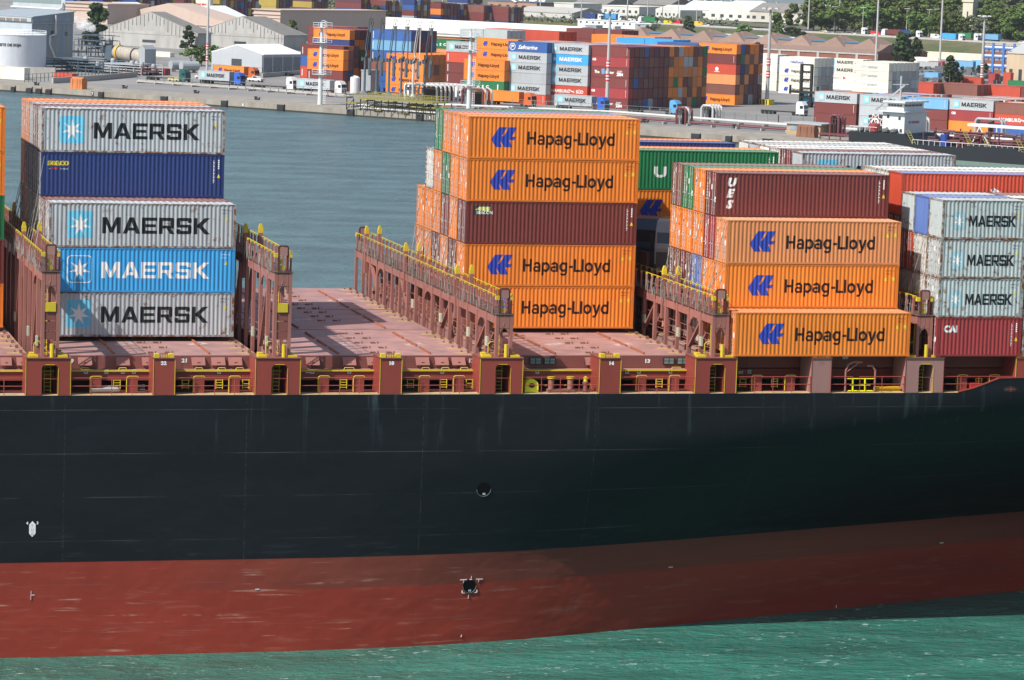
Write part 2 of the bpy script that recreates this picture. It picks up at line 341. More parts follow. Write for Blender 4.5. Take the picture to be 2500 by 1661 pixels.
def container(label, colour, x, y, z, L=12.192, H=2.896, text=None, end='door', group='containers stacked on the container ship', roofc=None):
    t = thing('shipping_container', label, 'shipping container', (x, y, z), 0, group)
    ob('frame', cmesh('frame', L, H), cmat(colour, 'frame'), t); ob('side_wall', cmesh('side_wall', L, H), cmat(colour), t)
    ob('roof', cmesh('roof', L, H), cmat(roofc or colour, 'roof'), t)
    ob('rear_wall', cmesh('far_wall', L, H), cmat(colour), t)
    if end == 'door':
        d = ob('door', cmesh('door', L, H), cmat(colour), t); ob('locking_bar', cmesh('locking_bar', L, H), MT(), d); k = ('plate', random.choice((0, 1, 2)))
        if k not in _F:
            m = MB(); rr = random.Random(k[1])
            for i in range(4): y0 = rr.choice((.2, 1.0, 1.5, 1.9)); z0 = rr.uniform(.8, 2.3); m.quad((.024, y0, z0), (.024, y0+.2, z0), (.024, y0+.2, z0+.35), (.024, y0, z0+.35))
            for i in range(6): m.quad((.024, 1.95, 1.0+i*.2), (.024, 2.15, 1.0+i*.2), (.024, 2.15, 1.12+i*.2), (.024, 1.95, 1.12+i*.2))
            _F[k] = m.mesh('marking', False)
        ob('marking', _F[k], WHT(), d)
    else: ob('end_wall', cmesh('end_wall', L, H), cmat(colour), t)
    if text: lettering(t, text, L, H)
    return t
# ------------------------------------------------------------------ container ship
WATER = -18.9; QZ = -17.2
ship = thing('container_ship', 'long container ship with black side and red bottom, half loaded, across the foreground', 'container ship', (0, 0, WATER))
SO = Vector((0, 0, -WATER))        # children are modelled in world coordinates
def part(mb, name, mats, parent=None, fix=True):
    if parent is None: return mb.build(name, mats, ship, (0, 0, -WATER), fix)
    return mb.build(name, mats, parent, (0, 0, 0), fix)
def hull_mat():
    m = bpy.data.materials.new('hull_paint'); m.use_nodes = True; n = m.node_tree.nodes; L = m.node_tree.links; b = n['Principled BSDF']
    b.inputs['Roughness'].default_value = .5; b.inputs['Specular IOR Level'].default_value = .28
    g = n.new('ShaderNodeNewGeometry'); s = n.new('ShaderNodeSeparateXYZ'); L.new(g.outputs['Position'], s.inputs[0])
    def noise(sc, loc=(0, 0, 0), d=6, sca=1., r=.6):
        mp = n.new('ShaderNodeMapping'); mp.inputs['Scale'].default_value = sc; mp.inputs['Location'].default_value = loc; L.new(g.outputs['Position'], mp.inputs[0])
        t = n.new('ShaderNodeTexNoise'); t.inputs['Scale'].default_value = sca; t.inputs['Detail'].default_value = d; t.inputs['Roughness'].default_value = r; L.new(mp.outputs[0], t.inputs['Vector']); return t.outputs[0]
    def rng(src, a, b2, c=0., d=1.):
        r = n.new('ShaderNodeMapRange'); r.inputs[1].default_value = a; r.inputs[2].default_value = b2; r.inputs[3].default_value = c; r.inputs[4].default_value = d; L.new(src, r.inputs[0]); return r.outputs[0]
    def mix(f, a, b2):
        x = n.new('ShaderNodeMix'); x.data_type = 'RGBA'
        L.new(f, x.inputs[0])
        for i, v in ((6, a), (7, b2)):
            if isinstance(v, tuple): x.inputs[i].default_value = (*v, 1)
            else: L.new(v, x.inputs[i])
        return x.outputs[2]
    def mul(a, b2):
        x = n.new('ShaderNodeMath'); x.operation = 'MULTIPLY'; L.new(a, x.inputs[0])
        if isinstance(b2, float): x.inputs[1].default_value = b2
        else: L.new(b2, x.inputs[1])
        return x.outputs[0]
    big = noise((.05, .05, .35)); fine = noise((.3, .3, 2.5), d=8); st = noise((1.3, 1.3, .12), d=5)
    blk = mix(rng(big, .35, .7), (.0056, .0068, .0100), (.0082, .0104, .0150))
    blk = mix(mul(rng(st, .6, .78), rng(s.outputs[2], -7, -3)), blk, (.05, .07, .08))
    blk = mix(mul(rng(fine, .56, .8), rng(s.outputs[2], -9.5, -12.9, 0., .5)), blk, (.06, .075, .08))
    red = mix(rng(big, .35, .7), (.285, .040, .023), (.22, .031, .020))
    red = mix(rng(fine, .55, .75, 0, .6), red, (.32, .11, .08))
    bro = mix(rng(big, .4, .7), (.19, .046, .030), (.145, .036, .025))
    bro = mix(rng(s.outputs[0], -10., 2.), (.25, .037, .023), bro)
    low = mix(rng(s.outputs[2], -14.87, -14.9), bro, red)
    # scuffs low on the side where tugs and fenders rub
    sc = mul(rng(noise((.12, .12, 3.2), (5, 0, 2), 9, 1., .7), .56, .64), rng(noise((.35, .35, .9), (1, 2, 3), 3), .47, .6))
    low = mix(mul(sc, rng(s.outputs[0], 22., 2., 0., .9)), low, (.46, .26, .21))
    col = mix(rng(s.outputs[2], -12.88, -12.92), blk, low)
    # plate seams: weld lines
    def line(src, per, w, off=0.):
        a = n.new('ShaderNodeMath'); a.operation = 'ADD'; L.new(src, a.inputs[0]); a.inputs[1].default_value = off+1000*per
        x = n.new('ShaderNodeMath'); x.operation = 'MODULO'; L.new(a.outputs[0], x.inputs[0]); x.inputs[1].default_value = per
        y = n.new('ShaderNodeMath'); y.operation = 'LESS_THAN'; L.new(x.outputs[0], y.inputs[0]); y.inputs[1].default_value = w; return y.outputs[0]
    seam = n.new('ShaderNodeMath'); seam.operation = 'MAXIMUM'; L.new(line(s.outputs[2], 2.75, .035, .6), seam.inputs[0]); L.new(mul(line(s.outputs[0], 11.4, .05, 4.), .6), seam.inputs[1])
    col = mix(mul(mul(seam.outputs[0], rng(noise((.2, .2, 5)), .45, .6)), .5), col, (.13, .12, .12))
    L.new(col, b.inputs['Base Color'])
    bp = n.new('ShaderNodeBump'); bp.inputs['Strength'].default_value = .7; bp.inputs['Distance'].default_value = .22; L.new(noise((.22, .22, .3), d=3), bp.inputs['Height']); L.new(bp.outputs[0], b.inputs['Normal'])
    return m
def ylow(x):
    return max(0., .31*5*math.log(1+math.exp((x-12)/5))-.09)
def yhull(x, z):
    zb = -7.3+max(0, min(1, (x-5)/45))*4.4
    yt = max(0, x-60)**2*.012
    if z >= zb: return yt
    t = min(1, (zb-z)/(zb+12.9)); return yt+ylow(x)*(t**1.25)+(.16*(-12.9-z)/(1+math.exp((14-x)/6)) if z < -12.9 else 0)
hb = MB(); xs = [-75+2.5*i for i in range(65)]; zs = [-2.42, -3.2, -4, -4.8, -5.6, -6.4, -7.2, -8, -9, -10, -11, -12, -12.9, -14, -15.5, -17, -18.5, -20.5]
for i in range(len(xs)-1):
    for j in range(len(zs)-1):
        hb.quad((xs[i], yhull(xs[i], zs[j+1]), zs[j+1]), (xs[i+1], yhull(xs[i+1], zs[j+1]), zs[j+1]), (xs[i+1], yhull(xs[i+1], zs[j]), zs[j]), (xs[i], yhull(xs[i], zs[j]), zs[j]))
hb.quad((-75, 45.5, -2.6), (85, 45.5, -2.6), (85, 45.5, -20.5), (-75, 45.5, -20.5)); hb.quad((-75, 0, -20.5), (-75, 45.5, -20.5), (-75, 45.5, -2.6), (-75, 0, -2.6)); hb.quad((85, 8, -20.5), (85, 45.5, -20.5), (85, 45.5, -2.6), (85, 8, -2.6))
me = hb.mesh('hull', False); bm = bmesh.new(); bm.from_mesh(me); bmesh.ops.remove_doubles(bm, verts=bm.verts, dist=1e-4); bmesh.ops.recalc_face_normals(bm, faces=bm.faces); bm.to_mesh(me); bm.free()
for p in me.polygons: p.use_smooth = True
hull = ob('hull', me, hull_mat(), ship, (0, 0, -WATER))
ROSE = paint('weathered_rose_steel', (.31, .128, .105), .55, .45, .3, rustc=(.17, .055, .03), scale=.7, dirtc=(.20, .075, .06))
DECKM = paint('faded_red_deck', (.39, .21, .19), .6, .85, .3, rustc=(.30, .15, .125), scale=.35, streak=False, dirtc=(.20, .125, .12))
BRICK = paint('brick_red_steel', (.26, .045, .032), .5, .3, .12, rustc=(.12, .04, .02), scale=.5)
DARKR = paint('dark_red_steel', (.10, .022, .018), .6, .3)
BROWNS = paint('brown_red_steel', (.215, .068, .055), .55, .3, .08, scale=.5)
PINKB = paint('primer_brown_steel', (.33, .17, .15), .6, .3, .1, scale=.5)
SAND = paint('sandy_deck_edge', (.55, .40, .22), .7, .5, .2, scale=.6)
DK = paint('dark_steel', (.018, .016, .015), .6, .2)
GREYROD = paint('lashing_steel', (.30, .28, .25), .5, .5, .5)
YM = YEL(); WM = WHT(); BM = BLK()
m = MB(); m.box(-75, 85, .04, .95, -2.6, -2.40); part(m, 'deck_edge', SAND); m = MB(); m.box(-75, 85, .95, 45.4, -2.6, -2.41); part(m, 'deck', DARKR)  # passage shade put into the colour: deck dark behind the lighter sunlit edge
m = MB(); m.box(-75, 85, 6.5, 6.6, -2.4, -1.2); part(m, 'inner_wall', DARKR)  # dark backing of the passage, its shade painted in
m = MB(); m.box(-75, 27, 2.05, 2.3, -1.76, -1.19); m.box(27, 85, 3.4, 3.7, -1.93, -1.24); part(m, 'coaming', BRICK)
m = MB(); m.box(-75, 27, 2.0, 2.85, -1.185, -1.125); part(m, 'coaming_ledge', paint('worn_ledge', (.36, .17, .13), .6, .4)); m = MB(); m.box(-75, 27, 1.95, 1.999, -1.20, -1.11); part(m, 'yellow_edge', YM)
# hatch covers
g0 = random.Random(1)
BAYS = [('Z', -29.9), ('A', -15.37), ('B', -.93), ('D', 13.52), ('F', 28.09), ('E', 42.15)]
for nm, bx in BAYS:
    x0, x1 = bx-.35, bx+12.55; zt = -.30
    for a, c in ((3.0, 16.38), (16.68, 28.65), (28.95, 42.9)):
        m = MB(); m.box(x0, x1, a, c, -1.12, zt); h = part(m, 'hatch_cover', [DECKM])
        r = MB()
        for rx in (bx+3.45, bx+9.5):
            y = a+.5
            while y < c-3.4: r.box(rx-.05, rx+.05, y, y+3.1, zt, zt+.13); y += 4.0
        part(r, 'rib', paint('rusty_orange_rib', (.33, .11, .05), .6, .3, .3), h)
        s = MB(); yy = MB()
        for k in range(17):
            y = 4.15+2.5*k
            if a < y < c-.3:
                if g0.random() < .12: continue
                for xx in (bx+5.85, bx+6.92): s.box(xx-.16, xx+.16, y-.12, y+.12, zt, zt+.09); s.box(xx+.28, xx+.36, y-.1, y+.02, zt, zt+.12)
                for xx, w in ((bx+.1, .5), (bx+12.2, .5)): s.box(xx-.09, xx+.09, y-.13, y+.13, zt, zt+.2); s.box(xx-.36, xx-.28, y+.5, y+.68, zt, zt+.1); yy.quad((xx-w-.35, y-.25, zt+.005), (xx+.35, y-.25, zt+.005), (xx+.35, y+.25, zt+.005), (xx-w-.35, y+.25, zt+.005))
        s_ = part(s, 'container_socket', paint('socket_ochre', (.20, .095, .05), .6, .4, .4), h); s_['kind'] = 'stuff'; s_ = part(yy, 'socket_marking', paint('worn_yellow_marking', (.52, .36, .12), .7, .6, .5, rustc=(.37, .18, .16), scale=1.5), h); s_['kind'] = 'stuff'
        w = MB()
        for (fx, fy) in ((4.3, .42), (9.1, .45)):
            for q in range(3): w.quad((bx+fx+q*.4-.1, a+5+q*.3, zt+.006), (bx+fx+q*.4+.42, a+5+q*.3, zt+.006), (bx+fx+q*.4+.3, a+5.9+q*.3, zt+.006), (bx+fx+q*.4-.2, a+5.9+q*.3, zt+.006))
        part(w, 'worn_marking', paint('worn_white_marking', (.55, .42, .40), .7, .7, .7, rustc=(.37, .18, .16), scale=3.), h)
    m = MB(); m.box(x0, x1, 2.86, 2.99, -1.10, -.302)
    for q in (2.2, 5.6, 8.0): m.box(x0+q, x0+q+.02, 2.84, 2.86, -1.1, -.31)
    part(m, 'hatch_side', BROWNS)
def lid(u0, u1):
    a = aty(u0, 868, 2.8).x; b = aty(u1, 868, 2.8).x; m = MB()
    m.prism([(2.84, -.42), (2.80, -.40), (2.42, -.86), (2.47, -.88)], a, b, 'x'); m.box(a+.4*(b-a), a+.6*(b-a), 2.5, 2.56, -.70, -.66); m.box(a+.08, a+.16, 2.5, 2.84, -.92, -.86); m.box(b-.16, b-.08, 2.5, 2.84, -.92, -.86)
    part(m, 'vent_lid', ROSE)
for u0, u1 in ((0, 28), (40, 63), (190, 224), (283, 316), (346, 368), (467, 500), (515, 549), (557, 590), (560, 590), (746, 779), (836, 868), (895, 918), (1014, 1047), (1061, 1094), (1102, 1135), (1428, 1450)):
    if (u0, u1) != (560, 590): lid(u0, u1)
for u0, u1 in ((1292, 1322), (1327, 1356), (1619, 1646), (1652, 1680)):
    a = aty(u0, 880, 2.8).x; b = aty(u1, 880, 2.8).x; m = MB(); m.box(a, b, 2.72, 2.855, -.86, -.42); o = part(m, 'louvre_panel', DK)
    m = MB(); c = (a+b)/2
    for p, q in ((a+.06, c-.03), (c+.03, b-.06)):
        for r1, r2 in ((-.82, -.66), (-.62, -.46)): m.box(p, q, 2.70, 2.719, r1, r2)
    part(m, 'louvre_pane', paint('dull_glass', (.18, .24, .23), .3, .3), o)
def word(s, u, v, y, size, mt, name='lettering', wide=1., bold=.02):
    p = aty(u, v, y); o = ob(name, textmesh(s, size, wide, bold), mt, ship, (p.x, y, p.z-WATER)); return o
for s, u, v in (('21', 443, 885), ('17', 1143, 885), ('13', 1573, 886), ('9', 172, 886), ('09', 2057, 877)): word(s, u, v, 2.84, .34, WM, bold=.02, wide=1.2)
# side pedestals (portals) and middle pillars
def portal(x0, x1, mt, open_=True):
    m = MB(); y0, y1, zb, zt = .02, 2.3, -2.4, -.12
    if open_:
        c = (x0+x1)/2+.1; w = .5; arch = [(c-w, zt-.62), (c-w*.9, zt-.48), (c-w*.6, zt-.40), (c+w*.6, zt-.40), (c+w*.9, zt-.48), (c+w, zt-.62)]
        m.prism([(x0, zb), (x0, zt), (c-w, zt), (c-w, zb)], y0, y1); m.prism([(c+w, zb), (c+w, zt), (x1, zt), (x1, zb)], y0, y1)
        m.prism([(c-w, zt)]+[(a, b) for a, b in arch]+[(c+w, zt)], y0, y1)
        P = part(m, 'pedestal', mt); l = MB()
        for xx in (c-.25, c+.15): l.tube((xx, .9, zb), (xx, .9, zt-.45), .02, 6)
        for k in range(7): l.tube((c-.25, .9, zb+.2+k*.24), (c+.15, .9, zb+.2+k*.24), .016, 6)
        part(l, 'ladder', YM, P); b = MB(); b.box(c-w, c+w, 2.31, 2.4, zb, zt-.3); part(b, 'inner_wall', DARKR, P)  # dark sheet behind the arch stands for the shaded interior
        e = MB(); e.box(c+w+.001, c+w+.03, -.005, .02, zb, zt-.62); e.box(c-w*.6, c+w*.6, -.005, .02, zt-.40, zt-.37); part(e, 'yellow_edge', YM, P)
        r = MB(); r.tube((c-w, .1, zb+1.0), (c+w, .1, zb+1.0), .02, 6); part(r, 'hand_rail', BRICK, P)
    else: m.box(x0, x1, y0, y1, zb, zt); P = part(m, 'pillar', mt)
    e = MB(); e.box(x0-.035, x0-.001, -.005, .03, zb, zt); e.box(x1+.001, x1+.035, -.005, .03, zb, zt); part(e, 'edge_trim', YM if mt is BRICK else BRICK, P)
    t = MB(); t.box(x0-.06, x1+.06, -.05, y1+.05, zt+.002, zt+.05); part(t, 'pedestal_top', BROWNS, P)
    f = MB()
    if open_:
        for xx in (x0+.15, x1-.75): f.box(xx, xx+.6, .25, .75, zt+.05, zt+.17); f.box(xx+.15, xx+.45, .9, 1.5, zt+.05, zt+.24)
    else:
        f.box(x0+.05, x0+.35, .1, .6, zt+.05, zt+.28); f.box(x1-.35, x1-.05, .1, .6, zt+.05, zt+.28)
        for q in range(4): f.box(x0+.45+q*.15, x0+.52+q*.15, .1, .2, zt+.05, zt+.22)
    part(f, 'twistlock_stand', YM, P); return P
POR = [(-17.8, -15.08), (-3.47, -.64), (11.07, 13.85), (25.5, 28.28), (40.09, 42.75), (-32.4, -29.6)]
for i, (a, b) in enumerate(POR): portal(a, b, BRICK if i != 4 else PINKB)
for i, (a, b) in enumerate(((-9.9, -8.59), (4.53, 5.9), (19.01, 20.4), (33.51, 34.83), (47.95, 49.4))): portal(a, b, BRICK if i != 3 else PINKB, False)
for s, u, v in (('22', 393, 891), ('18', 949, 891), ('14', 1486, 891), ('10', 1999, 890)): word(s, u, v, .01, .30, WM if s != '10' else PINKB, wide=1.15)
for s, u, v in (('CC', 746, 911), ('2A', 1454, 911), ('3F', 922, 911), ('CC', 1803, 912)): word(s, u, v, 2.04 if u < 1700 else 3.39, .22, WM)
sg = MB()
for u in (210, 260, 300, 327, 535, 763, 853, 1080, 1312, 1531, 1560, 1637, 1830): p = aty(u, 908, 2.03 if u < 1690 else 3.38); sg.box(p.x-.12, p.x+.12, p.y, p.y+.015, p.z-.12, p.z+.12)
so2 = part(sg, 'safety_sign', paint('sign_white', (.7, .75, .68))); sg = MB()
for u in (210, 260, 300, 327, 535, 763, 853, 1080, 1312, 1531, 1560, 1637, 1830): p = aty(u, 908, 2.01 if u < 1690 else 3.36); sg.box(p.x-.07, p.x+.07, p.y, p.y+.015, p.z-.06, p.z+.06)
part(sg, 'sign_mark', paint('sign_green', (.03, .25, .12)), so2)
# yellow handholds above the coaming and rails along the side
m = MB()
for u0, u1 in ((196, 218), (290, 310), (476, 496), (532, 552), (576, 596), (840, 866), (1030, 1050), (1078, 1098), (1124, 1144), (1640, 1664)):
    a = aty(u0, 898, 2.).x; b = aty(u1, 898, 2.).x; m.path([(a, 2.05, -1.1), (a+.06, 2.05, -.97), (b-.06, 2.05, -.97), (b, 2.05, -1.1)], .028, 6)
part(m, 'handhold', YM)
gaps = [(-29.5, -17.8), (-15.08, -9.9), (-8.59, -3.47), (-.64, 4.53), (5.9, 11.07), (13.85, 19.01), (20.4, 25.5), (28.28, 33.51), (34.83, 40.09), (42.75, 47.95)]
for gi, (a, b) in enumerate(gaps):
    m = MB(); st = []
    if gi == 8: b1 = a+1.6; st = [(a, b1), (b-3.2, b)]
    else: st = [(a, b)]
    for p, q in st:
        for z in (-1.35, -1.85): m.tube((p, .12, z), (q, .12, z), .028, 6)
        n = max(1, int((q-p)/1.25))
        for k in range(n+1): xx = p+.05+(q-p-.1)*k/n; m.tube((xx, .12, -2.4), (xx, .12, -1.35), .025, 6)
    if gi in (1, 3, 5, 6, 7) : xx = b-3.2; m.path([(xx, .3, -2.3), (b-.2, .3, -2.3)], .03, 6)
    part(m, 'side_rail', paint('rail_red', (.34, .06, .05), .5, .3, .1))
    if gi in (5, 8): continue
    rr = random.Random(gi)
    for q in ((.26, .40), (.70, .84)):
        xa = a+(b-a)*q[0]; xb = a+(b-a)*q[1]; d = MB(); d.box(xa, xb-.05, .75, 1.2, -2.4, -1.5); o = part(d, 'deck_locker', BRICK)
        y = MB(); y.path([(xa-.03, .7, -2.35), (xa-.03, .7, -1.40), (xa+.08, .7, -1.32), (xb-.1, .7, -1.32), (xb-.02, .7, -1.40)], .03, 6); part(y, 'yellow_rail', YM, o)
    def lad(xx, n):
        y = MB()
        for q in (0, .42): y.tube((xx+q, 1.2, -2.2), (xx+q, 1.2, -1.6), .028, 6)
        for q in range(n): y.tube((xx, 1.2, -2.12+q*.48/(n-1)), (xx+.42, 1.2, -2.12+q*.48/(n-1)), .022, 6)
        part(y, 'yellow_ladder', YM)
    lad(a+(b-a)*.55, 4)
    if gi in (2, 4, 0, 7): lad(a+(b-a)*.13, 3)
    if gi in (2, 4): lad(a+(b-a)*.88, 3)
# mooring gear between the pillars
m = MB(); p = aty(1298, 950, .5); c = p.x
outer = [(c-.45, -2.38)]+[(c+.45*math.cos(math.radians(a)), -1.95+.42*math.sin(math.radians(a))) for a in range(180, -1, -20)]+[(c+.45, -2.38)]
m.prism(outer, .5, 1.1); m2 = MB(); m2.prism([(c+.2*math.cos(math.radians(a)), -1.93+.15*math.sin(math.radians(a))) for a in range(0, 360, 30)], .46, .52)
o = part(m, 'fairlead', paint('bright_yellow', (.78, .75, .02), .45, .2)); part(m2, 'opening', DK, o)
for u in (1345, 1392):
    c = aty(u, 950, .7).x; m = MB(); m.lathe([(.26, 0), (.26, .1), (.2, .15), (.19, .85), (.24, .86), (.24, .9)], (c, .7, -2.4)); o = part(m, 'bollard', ROSE)
    m = MB(); m.lathe([(.27, 0), (.27, .1), (0, .12)], (c, .7, -1.5)); m.tube((c-.26, .7, -1.95), (c-.4, .7, -1.95), .05); part(m, 'bollard_cap', YM, o)
m = MB(); c = aty(1368, 950, .7).x; m.box(c-.9, c+.9, .45, 1.0, -2.4, -2.2); part(m, 'bollard_base', ROSE)
c = aty(1429, 950, .7).x; m = MB(); m.lathe([(.22, 0), (.16, .1), (.14, .5), (.2, .55), (.2, .65), (.1, .7)], (c, .7, -2.4)); part(m, 'mooring_winch', BROWNS); m = MB(); m.lathe([(.14, 0), (.12, .2), (.18, .22), (.05, .34)], (c, .7, -1.7)); m.path([(c+.1, .7, -1.8), (c+.35, .7, -1.9), (c+.42, .7, -2.2)], .03); part(m, 'winch_head', YM)
m = MB(); c = aty(1556, 940, 1.2).x; m.box(c-.22, c+.22, 1.1, 1.5, -2.05, -1.5); part(m, 'fire_box', paint('signal_red', (.55, .03, .03)))
m = MB(); c = aty(1613, 940, 1.0).x
m = MB(); a = aty(218, 950, .9).x; b = aty(292, 950, .9).x; g = random.Random(4)
for k in range(16): yy = .6+g.uniform(0, .8); zz = -2.3+g.uniform(0, .32); m.tube((a+g.uniform(0, .15), yy, zz), (b-g.uniform(0, .2), yy, zz), .04, 6)
a = aty(325, 950, .9).x; b = aty(354, 950, .9).x
part(m, 'stacked_tube', paint('pale_tube', (.45, .44, .42), .5, .4)); m = MB()
for k in range(9): zz = -2.3+k*.05; m.tube((a+g.uniform(-.1, .1), .7+g.uniform(0, .4), zz), (b, .8+g.uniform(0, .4), zz+g.uniform(-.05, .08)), .035, 6)
part(m, 'rope_coil', paint('dark_rope', (.08, .08, .08)))
# gangway davits, yellow gate and planks near the bow
p1 = lambda u, v, y=.4: aty(u, v, y)
m = MB()
def pth(pts, y=.4): return [tuple(aty(u, v, y)) for u, v in pts]
m.path(pth([(2063, 957), (2065, 905), (2072, 890), (2085, 884), (2105, 885)]), .07); m.path(pth([(2068, 908), (2097, 886)]), .04); m.path(pth([(2135, 957), (2137, 905), (2130, 894), (2117, 893)]), .07); part(m, 'gangway_davit', ROSE)
m = MB(); m.path(pth([(2068, 925), (2134, 925)]), .035); m.path(pth([(2082, 957), (2082, 925)]), .06); m.path(pth([(2112, 957), (2112, 925)]), .06); m.path(pth([(2070, 955), (2130, 955)]), .05); m.path(pth([(2075, 941), (2125, 941)]), .03); part(m, 'side_gate', paint('bright_yellow', (.78, .75, .02)))
m = MB()
for k in range(4): a = aty(2135, 955-k*3.2, .7); b = aty(2196, 953-k*3.2, .7); m.box(a.x, b.x, .5, .9, a.z-.03, a.z+.03)
part(m, 'plank_stack', paint('orange_plank', (.7, .4, .02)))
m = MB(); a = aty(2367, 947, .8); b = aty(2392, 935, .8); m.box(a.x, b.x, .6, 1.1, a.z, b.z); part(m, 'red_locker', paint('signal_red', (.55, .03, .03)))
# bulwark rising towards the bow
m = MB(); P = [aty(u, v, 0) for u, v in ((2340, 957.5), (2375, 949), (2410, 936), (2440, 924), (2560, 921))]
pts = [(q.x, q.z) for q in P]+[(85, P[-1].z), (85, -2.43), (P[0].x, -2.43)]
m.prism(pts, -.012, .12); bw = part(m, 'bulwark', hull.material_slots[0].material)
m = MB()
for q, r in zip(P[:-1], P[1:]): m.bar((q.x, .05, q.z+.02), (r.x, .05, r.z+.02), .2, .06)
part(m, 'bulwark_cap', BRICK, bw); m = MB(); q = aty(2466, 951, 0)
m.prism([(q.x+.5*math.cos(math.radians(a)), q.z+.2*math.sin(math.radians(a))) for a in range(0, 360, 30)], -.03, -.013); o = part(m, 'fairlead_opening', DK, bw); m = MB(); m.box(q.x-.35, q.x+.35, -.05, -.031, q.z-.02, q.z+.03); m.box(q.x, q.x+.1, -.05, -.031, q.z-.12, q.z+.14)
part(m, 'roller', BRICK, bw)
# marks and openings in the side
p = aty(79, 1292, -.02); m = MB(); m.poly([(p.x-.2, -.02, p.z-.28), (p.x, -.02, p.z-.5), (p.x+.2, -.02, p.z-.28), (p.x+.2, -.02, p.z+.28), (p.x, -.02, p.z+.5), (p.x-.2, -.02, p.z+.28)])
tm = part(m, 'tug_mark', WM, fix=False)
for i, c in enumerate('TUG'): ob('lettering', textmesh(c, .24), paint('grey_letters', (.2, .25, .28)), ship, (p.x-.09, -.03, p.z+.12-i*.26-WATER))
for c, dx in (('4', -.38), ('3', .25)): ob('lettering', textmesh(c, .24, 1, .01), WM, ship, (p.x+dx, -.03, p.z+.3-WATER))
def hullpt(u, v):
    P = aty(u, v, 0)
    for _ in range(8): P = aty(u, v, yhull(P.x, P.z))
    return P
for u, v, r in ((1181, 1195, .47), (1146, 1431, .46)):
    P = hullpt(u, v); m = MB(); th = [(P.x+r*math.cos(a), P.z+r*math.sin(a)) for a in [2*math.pi*k/20 for k in range(20)]]
    def hp(x, z, o=.02): return (x, yhull(x, z)-o, z)
    m.poly([hp(x, z) for x, z in th]); o = part(m, 'recess', paint('recess_black', (.004, .004, .005), .9, .1, spec=.1), fix=False); w = MB()
    for k in range(20):
        a, b = th[k], th[(k+1) % 20]
        if (10 <= k <= 19): w.tube(hp(*a, .03), hp(*b, .03), .022, 5)
    part(w, 'recess_rim', paint('hull_rim', (.12, .14, .15) if v < 1300 else (.25, .12, .10)), o); w = MB()
    for q in (-.06, .04): w.quad(hp(P.x+q, P.z-.36, .035), hp(P.x+q+.07, P.z-.36, .035), hp(P.x+q+.07, P.z-.24, .035), hp(P.x+q, P.z-.24, .035))
    part(w, 'depth_mark', WM, o, False)
m = MB()
def hq(u0, v0, u1, v1, w=.05):
    a = hullpt(u0, v0); b = hullpt(u1, v1); m.bar((a.x, a.y-.03, a.z), (b.x, b.y-.03, b.z), .02, w) if abs(u1-u0) > abs(v1-v0) else m.bar((a.x, a.y-.03, a.z), (b.x, b.y-.03, b.z), w, .02)
for q in ((1123, 1416, 1140, 1415), (1146, 1415, 1153, 1415), (1162, 1414, 1178, 1414), (1151, 1407, 1150, 1415), (1132, 1416, 1131, 1423), (1169, 1414, 1168, 1421), (1128, 1442, 1128, 1448), (1128, 1448, 1134, 1448), (1164, 1446, 1164, 1440), (1158, 1447, 1164, 1446), (1144, 1453, 1143, 1461), (1632, 1385, 1642, 1384.5), (2294, 1326, 2303, 1325), (623, 1439, 633, 1438.5), (76, 1443, 75, 1465), (76, 1453, 84, 1453), (2042, 1477, 2041, 1484), (1127, 1550, 1125, 1556), (71, 1605, 71, 1609)): hq(*q)
part(m, 'draught_mark', WM)

